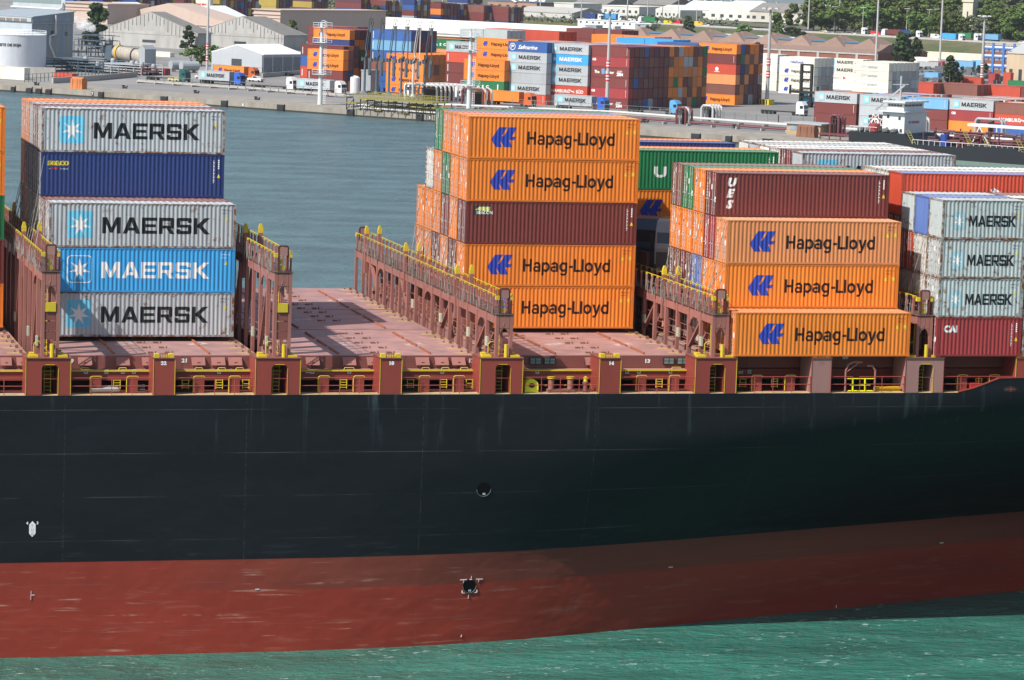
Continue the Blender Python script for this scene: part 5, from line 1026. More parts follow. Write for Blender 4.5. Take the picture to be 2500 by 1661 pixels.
# warehouses on the left
def windows(t, L, H, n, z0, z1, mt=GLASSD, y=-.06, w=.6):
    for i in range(n): quadpart(t, 'window', mt, [(L*(i+.5-w/2)/n, L*(i+.5+w/2)/n, y, -.01, z0, z1)])
GW = [('warehouse', 'grey gabled warehouse with dark streaks, behind the rotary drum', 482, 122, 252, 83, 515), ('warehouse', 'grey gabled warehouse behind the white tent', 692, 124, 486, 88, 748)]
for i, (nm, lb, u, v, ul, vt, ur_) in enumerate(GW):
    t, L, D, H = building(nm, lb, u, v, ul, vt, None, ur_, pitch=.15, axis='y', over=.6); m = MB(); g = random.Random(i)
    for k in range(24): x = L*(k+.5)/24; h = H+L*.15*(1-abs(2*x/L-1)); m.box(x-.12, x+.12, -.06, -.01, h-g.uniform(1.5, 5), h-.2)
    ob('streak', m.mesh('streak'), paint('dark_streak', (.1, .1, .1)), t); quadpart(t, 'seam', paint('seam_grey', (.25, .25, .24)), [(0, L, -.05, -.01, H*.78, H*.81), (0, L, -.05, -.01, H*1.25, H*1.28)] if False else [(0, L, -.05, -.01, H*.78, H*.81)]); quadpart(t, 'opening', GLASSD, [(L*.42, L*.56, -.08, -.01, H*.28, H*.45)])
for i, (nm, lb, u, v, ul, vt, D, pt) in enumerate((('pink_warehouse', 'pink gabled warehouse with stepped cornice in the far left', 560, 72, 262, 57, 18, .10), ('pink_warehouse', 'pink flat fronted warehouse block left of the maroon stack', 683, 100, 618, 27, 75, 0), ('pink_warehouse', 'pink parapet wall building beside the plant tower', 262, 60, 122, 12, 30, 0))):
    t, L, D, H = building(nm, lb, u, v, ul, vt, D, wall=PINK, roof=PINK, kind='gable' if pt else 'flat', pitch=pt, axis='y', over=.7); quadpart(t, 'cornice', PINK, [(-.4, L+.4, -.45, -.01, H-1.9, H-1.4), (-.3, L+.3, -.35, -.01, H-3.4, H-3.1)])
for lb, u, v, ul, vt, D in (('bright white gabled roof behind the dark tree', 345, 58, 205, 42, 18), ('bright white gabled roof behind the pink gable', 560, 66, 420, 50, 18), ('small white roof top above the pink block', 692, 60, 655, 33, 12), ('white roof corner left of the pink block', 632, 72, 560, 60, 14)): building('white_roof_hall', lb, u, v, ul, vt, D, wall=WHITEP, roof=WHITER, axis='y', pitch=.17, over=.5)
t, L, D, H = building('storage_tent', 'large white roofed storage tent with dark doorway', 639, 178, 516, 135, ur=738, wall=paint('tent_grey', (.42, .45, .48), .7, .15, scale=.2), roof=paint('tent_white', (.78, .78, .76), .6, .06, scale=.1, streak=False), axis='y', pitch=.13, over=.4)
bpy.data.objects.remove(t.children[1]) if False else None
quadpart(t, 'doorway', GLASSD, [(L*.40, L*.60, -.08, -.01, 0, H*.70)]); quadpart(t, 'side_panel', paint('tent_side', (.20, .22, .24), .7, .2), [(L+.01, L+.06, 1, D-1, 0, H*.85)]); quadpart(t, 'tent_post', WHITEP, [(L+.01, L+.12, D*q, D*q+.2, 0, H) for q in (.02, .25, .5, .75, .97)])
# ------------------------------------------------------------------ highway, slope, hill
HZ = -12.4
HA = atz(1440, 52, HZ); HB_ = atz(2500, 112, HZ); HD = (HB_-HA).normalized(); HN = Vector((-HD.y, HD.x, 0))
if HN.dot(FF) < 0: HN = -HN
HROT = math.atan2(HD.y, HD.x)
def hp_(s, t, z): p = HA+HD*s+HN*t; return (p.x, p.y, z)
ASPH = ground_mat('road_asphalt', (.10, .10, .10), (.16, .16, .155), .1); GRASS = ground_mat('verge_grass', (.05, .075, .02), (.13, .115, .055), .06, .95)
def strip(name, s0, s1, t0, t1, z0, z1, mt): m = MB(); m.quad(hp_(s0, t0, z0), hp_(s1, t0, z0), hp_(s1, t1, z1), hp_(s0, t1, z1)); return struct(m.build(name, mt, None, None, False))
S1 = (HB_-HA).length+700; strip('highway', -900, S1, 0, 34, HZ, HZ, ASPH); strip('embankment', -900, S1, -26, 0, QZ-.05, HZ, GRASS); m = MB(); m.quad(hp_(-900, .2, HZ+.004), hp_(S1, .2, HZ+.004), hp_(S1, .5, HZ+.004), hp_(-900, .5, HZ+.004)); m.quad(hp_(-900, 16, HZ+.004), hp_(S1, 16, HZ+.004), hp_(S1, 17.4, HZ+.004), hp_(-900, 17.4, HZ+.004)); struct(m.build('road_marking', paint('road_white', (.6, .6, .58), .7, .3), None, None, False))
SC0 = (atz(2060, 60, HZ)-HA).dot(HD)
def hill(s, t):
    k = max(0., min(1., (s-SC0+60)/260)); k = k*k*(3-2*k); return HZ-.2+max(0, t-34)*.0+max(0, t-120)*.17*k+2*math.sin(s*.02)*k
m = MB(); ss = [-900+40*i for i in range(int((S1+900)/40)+1)]; ts = [34, 60, 90, 120, 160, 220, 300, 420, 600, 900, 1400]
for i in range(len(ss)-1):
    for j in range(len(ts)-1): m.quad(*[hp_(s, t, hill(s, t)) for s, t in ((ss[i], ts[j]), (ss[i+1], ts[j]), (ss[i+1], ts[j+1]), (ss[i], ts[j+1]))])
GF2 = ground_mat('scrub_ground', (.05, .07, .03), (.16, .15, .11), .03, .95); o = struct(m.build('hill', GF2, None, None, False))
def march(u, v):
    d = ray(u, v); k = 900
    while k < 6000:
        p = CP+d*k; q = p-HA; s, t = q.dot(HD), q.dot(HN)
        g_ = QZ if t < -26 else (QZ+(t+26)/26*(HZ-QZ) if t < 0 else (HZ if t < 34 else hill(s, t)))
        if p.z <= g_: return Vector((p.x, p.y, g_))
        k += 6
    return CP+d*3500
# long white shed and grey shed behind the yard
t, L, D, H = building('long_white_shed', 'very long white vaulted shed behind the loading arms', 1388, 112, 834, 97, 30, wall=paint('shed_cream', (.62, .61, .55), .7, .2, scale=.1), roof=paint('shed_white', (.74, .73, .67), .6, .12, scale=.08, streak=False), kind='vault', pitch=.19); quadpart(t, 'gutter', STEEL, [(0, L, -.3, -.05, H-.5, H-.1)])
t, L, D, H = building('grey_shed', 'pale grey warehouse with small dark door, left of the white cabins', 1395, 66, 1254, 34, 34, wall=paint('pale_shed_wall', (.48, .47, .43), .7, .2, scale=.1), roof=paint('pale_shed_roof', (.45, .44, .41), .7, .2, scale=.1, streak=False), pitch=.08); quadpart(t, 'door', GLASSD, [(L*.78, L*.86, -.08, -.01, 0, 3), (L*.2, L*.35, -.08, -.01, H*.1, H*.35)])
for i, (u, v, ul, vt) in enumerate(((1560, 76, 1410, 55), (1500, 82, 1490, 66), (1590, 74, 1550, 60))):
    Pm = march(u, v); t, L, D, H = building('site_cabin', ('long row of white two storey site cabins', 'small white cabin stack near the brick gables', 'grey site cabin at the end of the white row')[i], u, v, ul, vt, 6, wall=WHITEP if i < 2 else STEEL, roof=WHITEP, kind='flat', P=Pm); windows(t, L, H, 10 if i == 0 else 2, H*.55, H*.8, w=.3)
t, L, D, H = building('grey_hut', 'small grey cabin in front of the white cabin row', 1455, 84, 1428, 64, 6, wall=STEEL, roof=STEEL, kind='flat'); quadpart(t, 'door', GLASSD, [(L*.3, L*.5, -.08, -.01, 0, H*.7)])
# brick hall with saw gables
P = at(2140, 150); L = span(P, -E1, 1500); H = rise(P, 131); t = rot('brick_hall', 'long brick hall with a row of brown pyramid gables', 'building', P-E1*L); BRK = paint('brick_wall', (.23, .085, .06), .85, .4, scale=.3); TILE = paint('brown_tiles', (.235, .155, .122), .9, .3, scale=.3, streak=False)
m = MB(); m.box(0, L, 0, 46, 0, H); ob('wall', m.mesh('wall'), BRK, t); np_ = max(8, int(L/9)); quadpart(t, 'pier', CONC, [(L*k/np_-.6, L*k/np_+.6, -.3, -.01, 0, H) for k in range(np_+1)]+[(0, L, -.35, -.01, H-.9, H)])
m = MB(); m.prism([(-.5, H), (0, H+.3), (10, H+3.6), (23, H+3.7), (46, H+.3), (46, H)], -.4, L+.4, 'x')
ob('roof', m.mesh('roof'), TILE, t); ng = 8
for k in range(ng):
    for yb in (3, 22):
        c = L*(k+.5)/ng+(0 if yb == 3 else L/ng*.5)
        if c < L-6: m = MB(); w = 8.5; m.v += [(c-w, yb, H+.8), (c+w, yb, H+.8), (c+w, yb+16, H+2.), (c-w, yb+16, H+2.), (c, yb+5, H+6.), (c, yb+9, H+6.)]; m.f += [(0, 1, 4), (1, 2, 5, 4), (2, 3, 5), (3, 0, 4, 5)]; m.m += [0]*4; ob('pyramid_gable', m.mesh('pyramid_gable'), TILE, t)
    quadpart(t, 'skylight', paint('blue_glass_roof', (.08, .17, .27), .3, .2), [(L*(k+.62)/ng, L*(k+1.2)/ng, 9, 13, H+3.6, H+4.2)] if k < ng-1 else [(L*(k+.3)/ng, L*(k+.7)/ng, 9, 13, H+3.6, H+4.2)])
t, L, D, H = building('grey_vault_hall', 'grey hall with curved roof behind the brick gables', 1900, 126, 1690, 118, 30, wall=STEEL, roof=paint('pale_blue_roof', (.38, .43, .47), .6, .15, streak=False), kind='gable', pitch=.16)
# blue and brick office, beige hall
P = at(2480, 176); t, L, D, H = building('office_block', 'brick office block with blue columns and white window bands', 2560, 186, 2399, 118, 14, wall=BRK, roof=CONC, kind='flat'); BLU = paint('blue_column', (.05, .15, .42), .5, .2)
quadpart(t, 'column', BLU, [(L*q-.5, L*q+.5, -.5, -.01, 0, H+1) for q in (.0, .15, .31, .47, .62)]); quadpart(t, 'sill_band', BLU, [(0, L, -.35, -.3, z-.8, z-.2) for z in (H*.28, H*.62, H*.93)])
for z in (H*.28, H*.62, H*.93): quadpart(t, 'window_band', paint('white_band', (.6, .62, .62), .5, .2), [(0, L, -.29, -.01, z-.2, z+.5)])
for z in (H*.10, H*.44, H*.75):
    for q in range(12): quadpart(t, 'window', paint('office_glass', (.22, .25, .27), .2, .3), [(L*(q+.15)/12, L*(q+.85)/12, -.12, -.01, z, z+1.5)])
t, L, D, H = building('beige_hall', 'beige hall with grey pitched roof at the right edge', 2640, 216, 2455, 140, 40, wall=paint('beige_wall', (.52, .41, .28), .8, .35, scale=.15), roof=paint('light_grey_roof', (.42, .43, .42), .7, .2, streak=False), pitch=.12); windows(t, L, H, 8, H*.1, H*.5, w=.35)
# city beyond
g = random.Random(9); CW = [paint('city_%d' % i, c, .8, .3, scale=.08) for i, c in enumerate(((.42, .38, .33), (.55, .52, .46), (.30, .27, .24), (.24, .20, .17), (.62, .62, .58), (.34, .20, .14)))]
CITY = [(1310, 22, 1190, 8, 5, 'navy roofed long shop hall with white sign', 'flat'), (1400, 34, 1352, 10, 4, 'grey flat building beside the shop hall', 'flat'), (1500, 14, 1410, -6, 0, 'beige house row at the upper edge', 'gable'), (1560, 36, 1470, 18, 4, 'pale flat workshop left of the white gables', 'flat'),
 (1480, 30, 1400, 12, 2, 'brown tiled houses behind the green tree', 'gable'), (1635, 30, 1545, 14, 3, 'low brown roofed sheds in the far centre', 'gable'), (1680, 22, 1630, -4, 5, 'small building with red striped front', 'flat'), (1660, 42, 1600, 26, 4, 'white gabled workshop, leftmost of the white pair', 'gable'), (1760, 44, 1660, 26, 4, 'white gabled workshop beside the grey tree', 'gable'), (1860, 50, 1730, 30, 4, 'long white workshop with pale blue band', 'gable'),
 (1960, 56, 1830, 34, 1, 'beige roofed workshop right of the long white one', 'gable'), (2030, 40, 1905, 26, 1, 'wide beige flat factory with roof vents', 'flat'), (1760, 28, 1660, 10, 2, 'brown roofed factory with chimney vents', 'flat'), (1900, 28, 1760, 14, 2, 'dark roofed factory in front of the grey wall block', 'flat'), (2100, 30, 1960, 16, 1, 'beige hall with saw tooth edge', 'flat')]
for (u, v, ul, vt, ci, lb, kd) in CITY:
    Pm = march(u, v+4); t, L, D, H = building('distant_building', lb, u, v+4, ul, vt, 30, P=Pm, wall=CW[ci if ci < 6 else 5], roof=(WHITER if ci == 4 else GREYR if ci != 5 else paint('navy_roof', (.04, .07, .12))), kind=kd, pitch=.16, axis=g.choice('xy')); windows(t, L, H, 6, H*.3, H*.6, w=.4)
    if kd == 'flat' and ci in (1, 2): quadpart(t, 'roof_vent', STEEL, [(L*q, L*q+1.5, 4, 6, H+.3, H+2.2) for q in (.1, .3, .5, .7, .9)])
    if 'red striped' in lb: quadpart(t, 'red_stripe', paint('signal_red', (.55, .03, .03)), [(L*(k+.2)/8, L*(k+.7)/8, -.2, -.07, H*.1, H*.85) for k in range(8)])
    if 'shop hall' in lb and 'sign' in lb: ob('lettering', textmesh('QUADIS', 7, 1.1, .2), WM, t, (L*.45, -1, H+1))
t, L, D, H = building('grey_wall_block', 'huge windowless grey building at the upper edge', 2010, 34, 1700, -40, 60, P=march(2010, 34), wall=paint('slate_wall', (.16, .20, .22), .8, .2, scale=.04), roof=CONC, kind='flat'); windows(t, L, H, 4, H*.6, H*.7)
building('grey_wall_block', 'blue grey low annex right of the huge grey building', 2125, 30, 2030, 5, 40, P=march(2125, 32), wall=paint('slate_wall_dark', (.10, .16, .24), .8, .2), roof=CONC, kind='flat'); building('brown_building', 'dark red brown building left of the grey wall block', 1990, 24, 1870, -30, 30, P=march(1990, 26), wall=CW[5], roof=CONC, kind='flat')
# small tan building and tarpaulins on the quay
t, L, D, H = building('quay_office', 'tan quay hut with blue grey metal roof and white door', 2002, 333, 1920, 307, 7.5, wall=paint('hut_wall', (.40, .29, .17), .8, .3), roof=paint('hut_roof', (.36, .40, .42), .6, .3), kind='flat', over=.5); quadpart(t, 'door', paint('white_door', (.62, .62, .6)), [(L*.42, L*.54, -.1, -.01, 0, 2.2)]); 
for q in (.18, .34, .78): quadpart(t, 'window', paint('hut_window', (.22, .30, .36), .3, .2), [(L*q-.7, L*q+.7, -.08, -.01, 1.1, 2.2)])
def bundle(u, v, label, rgb, w=4.2, h=3.2):
    P = at(u, v); t = rot('tarpaulin_bundle', label, 'covered bundle', P); bm = bmesh.new(); bmesh.ops.create_cube(bm, size=1); bmesh.ops.subdivide_edges(bm, edges=bm.edges[:], cuts=6, use_grid_fill=True); g = random.Random(u)
    for v_ in bm.verts:
        x, y, z = v_.co; k = 1-.10*(z+.5)**2; r = .02*math.sin(11*x+5*z)+.03*math.sin(7*z+3*y); v_.co = (x*w*k*(1+r), y*2.2*k*(1+r), (z+.5)*h-(abs(y)*.9 if z > .3 else 0)+g.uniform(-.05, .05))
    me = bpy.data.meshes.new('tarpaulin'); bm.to_mesh(me); bm.free(); ob('tarpaulin', me, paint('tarp%d' % u, rgb, .8, .3), t)
    m = MB()
    for q in (-.28, .1, .33): m.box(q*w-.03, q*w+.03, -1.16, -1.12, .1, h-.5)
    ob('lashing_rope', m.mesh('lashing_rope'), DK, t)
bundle(192, 218, 'orange tarpaulin bundle standing on the far quay', (.50, .17, .05), 4.5, 3.4); bundle(1971, 336, 'brown tarpaulin bundle beside the tan quay hut', (.20, .085, .05), 5.0, 3.2)
# ------------------------------------------------------------------ light masts, ladder masts
def mast(u, v, vt, label, stripes=True, r=.45, head=True, base=False):
    zb = {505: 4.2, 1481: 8., 1872: 7.9, 2396: 2.}.get(u, 5.)
    P = at(u, v); H = rise(P, vt) if vt > -50 else 45; t = rot('light_mast', label, 'light mast', P, QA, 'tall light masts over the yard'); m = MB(); m.tube((0, 0, 0), (0, 0, H), r, 10, r*.55); ob('pole', m.mesh('pole'), paint('mast_grey', (.42, .42, .41), .5, .2), t)
    if stripes:
        m = MB()
        for k in range(3):
            for z in (zb+k*.8, zb+k*.8+3.6): m.tube((0, 0, z), (0, 0, z+.4), r*1.02, 10)
        ob('red_band', m.mesh('red_band'), paint('signal_red', (.55, .03, .03)), t); m = MB()
        for k in range(2):
            for z in (zb+k*.8+.401, zb+k*.8+4.001): m.tube((0, 0, z), (0, 0, z+.398), r*1.01, 10)
        ob('white_band', m.mesh('white_band'), WM, t)
    if head:
        m = MB(); m.lathe([(1.4, 0), (1.4, .25), (.4, .4)], (0, 0, H-.6), 12)
        for k in range(6): a = k*math.pi/3; m.box(-.6, .6, -.35, .35, 0, .35, Matrix.Translation((2.1*math.cos(a), 2.1*math.sin(a), H-.3)))
        ob('lamp_ring', m.mesh('lamp_ring'), paint('lamp_grey', (.5, .5, .5)), t)
    if base: m = MB(); m.box(-1.6, 1.6, -1.6, 1.6, 0, 1.6); o = ob('base_block', m.mesh('base_block'), YEL(), t); quadpart(t, 'hazard_stripe', DK, [(q-.2, q+.2, -1.64, -1.61, .1, 1.5) for q in (-1.2, -.2, .8)], o)
for a in ((505, 182, -60, 'striped light mast beside the storage tent', True, .42, False), (877, 62, -60, 'grey light mast left of the loading arms', False, .4, False), (1079, 60, -60, 'grey light mast above the long white shed', False, .4, False), (1318, 56, -60, 'grey light mast before the pale grey warehouse', False, .4, False), (1481, 270, 26, 'striped light mast in front of the lettered maroon block', True, .55, True),
          (1418, 68, -60, 'thin light mast by the white cabins, left one', False, .35, False), (1530, 74, -60, 'thin light mast by the white cabins, middle one', False, .4, False), (1580, 62, -60, 'thin light mast by the white cabins, right one', False, .35, False), (1872, 256, 22, 'striped light mast with hazard striped base', True, .6, True, True), (1972, 100, -60, 'grey light mast above the brick hall, left one', False, .45, False),
          (2047, 92, -60, 'grey light mast above the brick hall, middle one', False, .4, False), (2138, 150, -60, 'grey light mast at the end of the brick hall', False, .5, False), (2294, 160, -60, 'grey light mast on the grassy slope', False, .5, False), (2396, 205, 40, 'striped light mast in front of the office block', True, .6, True)): mast(*a)
P = at(2018, 98); H = rise(P, -14); t = rot('antenna_mast', 'lattice antenna mast with white panels above the brick hall', 'antenna mast', P); m = MB()
for s in (-1, 1): m.box(s*.9-.25, s*.9+.25, -.3, .3, 0, H)
ob('pole', m.mesh('pole'), paint('mast_grey', (.42, .42, .41)), t); quadpart(t, 'platform', STEEL, [(-2.4, 2.4, -1.5, 1.5, H*.66, H*.68), (-2, 2, -1.2, 1.2, H*.93, H*.95)]); quadpart(t, 'panel_antenna', WM, [(x-.3, x+.3, -1.7, -1.4, H*z, H*z+2.8) for x in (-2.2, -.6, .8, 2.2) for z in (.70, .88)])
def laddermast(u, v, vt, plats, label):
    P = at(u, v); H = rise(P, vt); t = rot('ladder_mast', label, 'monitor mast', P, QA, 'white ladder masts on the quay'); m = MB(); m.tube((0, 0, 0), (0, 0, H*.55), .68, 14, .52); m.tube((0, 0, H*.55), (0, 0, H*.97), .5, 12, .35); ob('pole', m.mesh('pole'), paint('mast_white', (.56, .59, .60), .5, .25, .1), t)
    m = MB()
    for k in range(int(H/.6)): m.tube((1.05, 0, k*.6+.5), (1.75, 0, k*.6+.5), .07, 5)
    for x in (1.05, 1.75): m.tube((x, 0, .3), (x, 0, H*.95), .07, 6)
    ob('ladder', m.mesh('ladder'), paint('mast_white', (.56, .59, .60)), t)
    for q in plats:
        z = H*q; m = MB(); m.box(-1.7, 2.3, -1.5, 1.5, z, z+.15); o = ob('platform', m.mesh('platform'), paint('mast_white', (.56, .59, .60)), t); m = MB()
        for x in (-1.7, 0, 2.3):
            for y in (-1.5, 1.5): m.tube((x, y, z), (x, y, z+1.3), .07, 5)
        for y in (-1.5, 1.5): m.tube((-1.7, y, z+1.3), (2.3, y, z+1.3), .07, 5); m.tube((-1.7, y, z+.7), (2.3, y, z+.7), .05, 5)
        ob('hand_rail', m.mesh('hand_rail'), paint('mast_white', (.56, .59, .60)), o)
    m = MB(); m.path([(0, 0, H*.97), (0, 0, H), (1.2, 0, H), (1.4, 0, H-.4)], .15, 6); ob('nozzle', m.mesh('nozzle'), STEEL, t)
laddermast(781, 256, 53, (.36, .74, .92), 'white ladder mast at the quay edge left of the yellow platform'); laddermast(1144, 272, 72, (.31, .74, .90), 'white ladder mast behind the middle ship stack')
# ------------------------------------------------------------------ loading arms on the yellow platform
for i, (u, vb, vt) in enumerate(((889, 228, 49), (918, 229, 50), (948, 231, 52), (978, 234, 53), (1007, 237, 56), (1036, 234, 57))):
    P = at(u, vb+14)+Vector((0, 0, 1.6)); H = rise(P, vt); H1 = H*.46; mt = DGS if i != 4 else PIPEW
    t = rot('loading_arm', '%s loading arm, %s from the left above the yellow platform' % ('white' if i == 4 else 'dark blue grey', (ORD+['sixth'])[i] if i else 'first'), 'loading arm', P, QA, 'loading arms on the quay'); m = MB(); m.tube((0, 0, 0), (0, 0, .8), .9, 10, .45); m.tube((0, 0, .8), (0, 0, H1), .32, 10); ob('riser', m.mesh('riser'), mt, t)
    m = MB(); m.tube((.2, 0, H1), (1.5, 0, H*.93), .15, 8); m.tube((1.9, 0, H1-3.8), (2.1, 0, H*.93), .18, 8); m.path([(1.3, -.4, H*.93), (.4, -.5, H*.62), (.9, -.5, H*.52), (.1, -.5, H*.47)], .13, 8); ob('boom', m.mesh('boom'), mt, t)
    m = MB(); cx, cz = 1.8, H*.955
    for k in range(16): a = k*math.pi/8; b = a+math.pi/8; m.tube((cx+.8*math.cos(a), 0, cz+1.35*math.sin(a)), (cx+.8*math.cos(b), 0, cz+1.35*math.sin(b)), .07, 5)
    for k in range(6): a = k*math.pi/3; m.tube((cx, 0, cz), (cx+.8*math.cos(a), 0, cz+1.35*math.sin(a)), .06, 5)
    ob('pulley_wheel', m.mesh('pulley_wheel'), DK, t); m = MB(); m.box(1.3, 1.9, -.35, .35, H1-4.4, H1-.5); m.box(1.2, 2.4, -.3, .3, H1-.6, H1+.4); m.lathe([(0, 0), (.5, .1), (.5, .7), (0, .8)], (.1, 0, H1-.3), 10); m.box(-1.1, .4, -.2, .2, H1-.15, H1+.15); m.box(-1.1, -.7, -.3, .3, H1-.5, H1+.6); m.box(.2, .8, -.3, .3, H1+.6, H1+1.4); m.box(1.5, 2.1, -.25, .25, cz-2.6, cz-.6); ob('counterweight', m.mesh('counterweight'), paint('counterweight_grey', (.07, .09, .11)), t)
YD = paint('platform_yellow', (.27, .24, .05), .6, .4, .15)
P = at(846, 268); L = span(P, E1, 1068)*1.0; t = rot('jetty_platform', 'yellow railed steel jetty platform on the quay edge', 'platform', P); H = 3.0; m = MB(); k = int(L/2.2)
for i in range(k+1):
    for y in (0, 6): m.box(L*i/k-.1, L*i/k+.1, y-.1, y+.1, 0, H)
    if i % 2 == 0 and i < k: m.bar((L*i/k, 0, 0), (L*(i+1)/k, 0, H), .12)
ob('leg', m.mesh('leg'), DK, t); quadpart(t, 'deck', YD, [(3.5, L-1.5, -.3, 6.5, H, H+.3), (0, 3.4, -.3, 3, H-1.3, H-1.0), (L-1.4, L+1, -.3, 6, H-1.2, H-.9)]); m = MB()
for i in range(k*2): m.tube((L*i/k/2, -.3, H+.3), (L*i/k/2, -.3, H+1.6), .07, 5); m.tube((L*i/k/2, 6.4, H+.3), (L*i/k/2, 6.4, H+1.6), .07, 5)
for z in (H+.9, H+1.6): m.tube((3, -.3, z), (L-1, -.3, z), .07, 5); m.tube((3, 6.4, z), (L-1, 6.4, z), .07, 5)
ob('hand_rail', m.mesh('hand_rail'), YD, t); m = MB(); g = random.Random(2)
for q in range(90): x = g.uniform(1, L-1); y = g.uniform(.5, 6); z = g.uniform(.3, 2.6); m.tube((x, y, z), (min(L, x+g.uniform(.5, 5)), y, z), g.choice((.08, .14, .2)), 6)
ob('pipe', m.mesh('pipe'), YD, t); m = MB()
for q in range(6): y = .8+q; m.tube((0, y, .7+.1*q), (L, y, .7+.1*q), .22, 6)
ob('pipe', m.mesh('pipe'), PIPEW, t)
def loops(u, v, ul, vt, n, mt, label, mt2=None, dep=.9):
    P = at(u, v); L = span(P, -E1, ul); H = rise(P, vt); t = rot('pipe_loop', label, 'pipe loop', P-E1*L)
    for i in range(n):
        m = MB(); r = .32; y = i*dep; x0 = i*.35; x1 = L-(n-1-i)*.35; m.path([(x0, y, 0), (x0, y, H-.8), (x0+.5, y, H-.1), (x1-.5, y, H-.1), (x1, y, H-.8), (x1, y, 0)], r, 10); ob('pipe', m.mesh('pipe'), (mt2 if mt2 and i % 2 else mt), t)
    m = MB(); m.box(L*.45, L*.5, 0, n*dep, 0, H-.8); m.box(.3, L-.3, -.2, -.05, H-1.2, H-.95); ob('support', m.mesh('support'), DK, t)
loops(1086, 252, 990, 210, 9, PIPEW, 'long row of white pipe loops right of the loading arms', dep=1.5); loops(1186, 262, 1128, 219, 4, PIPER, 'maroon and white pipe loops beside the second ladder mast', PIPEW); loops(1679, 305, 1651, 264, 3, PIPER, 'maroon pipe loop with white one on the right quay', PIPEW); loops(1748, 297, 1712, 259, 4, PIPEW, 'white pipe loops on the right quay'); loops(2052, 335, 2026, 282, 3, PIPER, 'maroon pipe loops with striped feet by the tan hut'); loops(2262, 335, 2225, 288, 2, PIPEW, 'white pipe bend behind the tanker bridge'); loops(2448, 345, 2380, 293, 2, STEEL, 'grey pipe loops behind the tanker deck')
def line(name, label, cat, pts, r, mt, z, n=1, dy=.8):
    t = rot(name, label, cat, at(*pts[0])); P0_ = at(*pts[0]); R_ = Matrix.Rotation(-QA, 4, 'Z')
    for i in range(n):
        m = MB(); q = [R_ @ (at(*p)-P0_)+Vector((0, i*dy, z)) for p in pts]; m.path(q, r, 8); ob('pipe', m.mesh('pipe'), mt, t)
    m = MB(); a, b = R_ @ (at(*pts[0])-P0_), R_ @ (at(*pts[-1])-P0_); k = max(2, int((b-a).length/7))
    for i in range(k+1): c = a+(b-a)*i/k; m.box(c.x-.15, c.x+.15, c.y-.3, c.y+n*dy, c.z, c.z+z)
    ob('support', m.mesh('support'), CONC, t); return t
line('pipeline', 'thick white pipeline running along the right quay', 'pipeline', [(1060, 262), (1500, 281), (1920, 313), (2500, 352)], .30, PIPEW, .8, 2, 1.1); line('pipeline', 'maroon pipeline running along the right quay', 'pipeline', [(1060, 266), (1500, 291), (1920, 322), (2500, 363)], .28, PIPER, .6, 2, .8); line('pipeline', 'low pale pipeline before the parked trucks', 'pipeline', [(335, 203), (620, 222), (845, 240)], .22, CONC, .5, 2, 1.6)
m = MB()
for i, (u, v) in enumerate(((2036, 330), (2044, 332), (2052, 334))): pass
P = at(2076, 346); t = rot('pipe_manifold', 'low maroon pipe manifold table by the tanker stern', 'pipe rack', P-E1*9); quadpart(t, 'table', PIPER, [(0, 9, 0, 2, 1.2, 1.6)]); quadpart(t, 'leg', PIPER, [(x, x+.25, 0, .25, 0, 1.2) for x in (.5, 3, 6, 8.5)])
# fences, kerbs
def fence(label, pts, h, mt, sp=3.2, rails=2, name='mesh_fence'):
    t = rot(name, label, 'fence', at(*pts[0]), 0); O = at(*pts[0]); pm = None; rl = MB()
    for p, q in zip(pts[:-1], pts[1:]):
        a, b = at(*p)-O, at(*q)-O; k = max(1, int((b-a).length/sp))
        for i in range(k+1):
            c = a+(b-a)*i/k
            if pm is None: m = MB(); m.box(-.09, .09, -.09, .09, 0, h); pm = m.mesh('post')
            ob('post', pm, mt, t, c)
        for z in [h*(j+1)/rails-.03 for j in range(rails)]: rl.tube((a.x, a.y, z), (b.x, b.y, z), .05, 5)
    ob('rail', rl.mesh('rail'), mt, t); return t
GR = paint('fence_green', (.05, .09, .09), .6, .2); GF = paint('fence_grey', (.22, .24, .24), .6, .2)
fence('green post fence in front of the storage tent', [(520, 178), (640, 188), (770, 178)], 2.8, GR); fence('low fence beside the pipe racks on the left', [(60, 202), (165, 195), (330, 182)], 2.4, GR, 2.6); fence('grey fence before the parked lettered truck', [(335, 203), (560, 218), (720, 230), (840, 240)], 2.3, GF); fence('grey fence along the right yard', [(1250, 262), (1560, 280), (1900, 302), (1990, 308)], 2.2, GF)
def wall(label, pts, h, w, mt=CONC):
    O = at(*pts[0]); t = rot('low_wall', label, 'wall', O, 0)
    for p, q in zip(pts[:-1], pts[1:]): a, b = at(*p)-O, at(*q)-O; m = MB(); m.bar((a.x, a.y, h/2), (b.x, b.y, h/2), w, h); ob('wall_segment', m.mesh('wall_segment'), mt, t)
wall('low concrete wall beside the left fences', [(128, 204), (240, 197), (335, 188)], 1.6, .5); wall('pale kerb before the parked trucks', [(335, 200), (560, 214), (845, 236)], .7, .8); wall('concrete wall behind the parked pickup', [(640, 190), (770, 180)], 1.4, .4); wall('pale kerb along the right yard', [(1250, 266), (1600, 285), (1920, 306)], .6, .8); wall('concrete bund under the white tank', [(0, 186), (135, 190)], 3, .6)
P = at(921, 233); t = rot('gas_cylinder', 'white upright gas tank beside the first loading arm', 'gas tank', at(866, 230)); Rr = 1.4; m = MB(); m.lathe([(0, 0), (Rr, .2), (Rr, rise(at(866, 230), 190)), (Rr*.5, rise(at(866, 230), 186)), (0, rise(at(866, 230), 185))], (0, 0, 0), 18); ob('vessel', m.mesh('vessel'), WHITEP, t); quadpart(t, 'marking', BM, [(-.5, .5, -1.45, -1.41, 5, 5.2)])
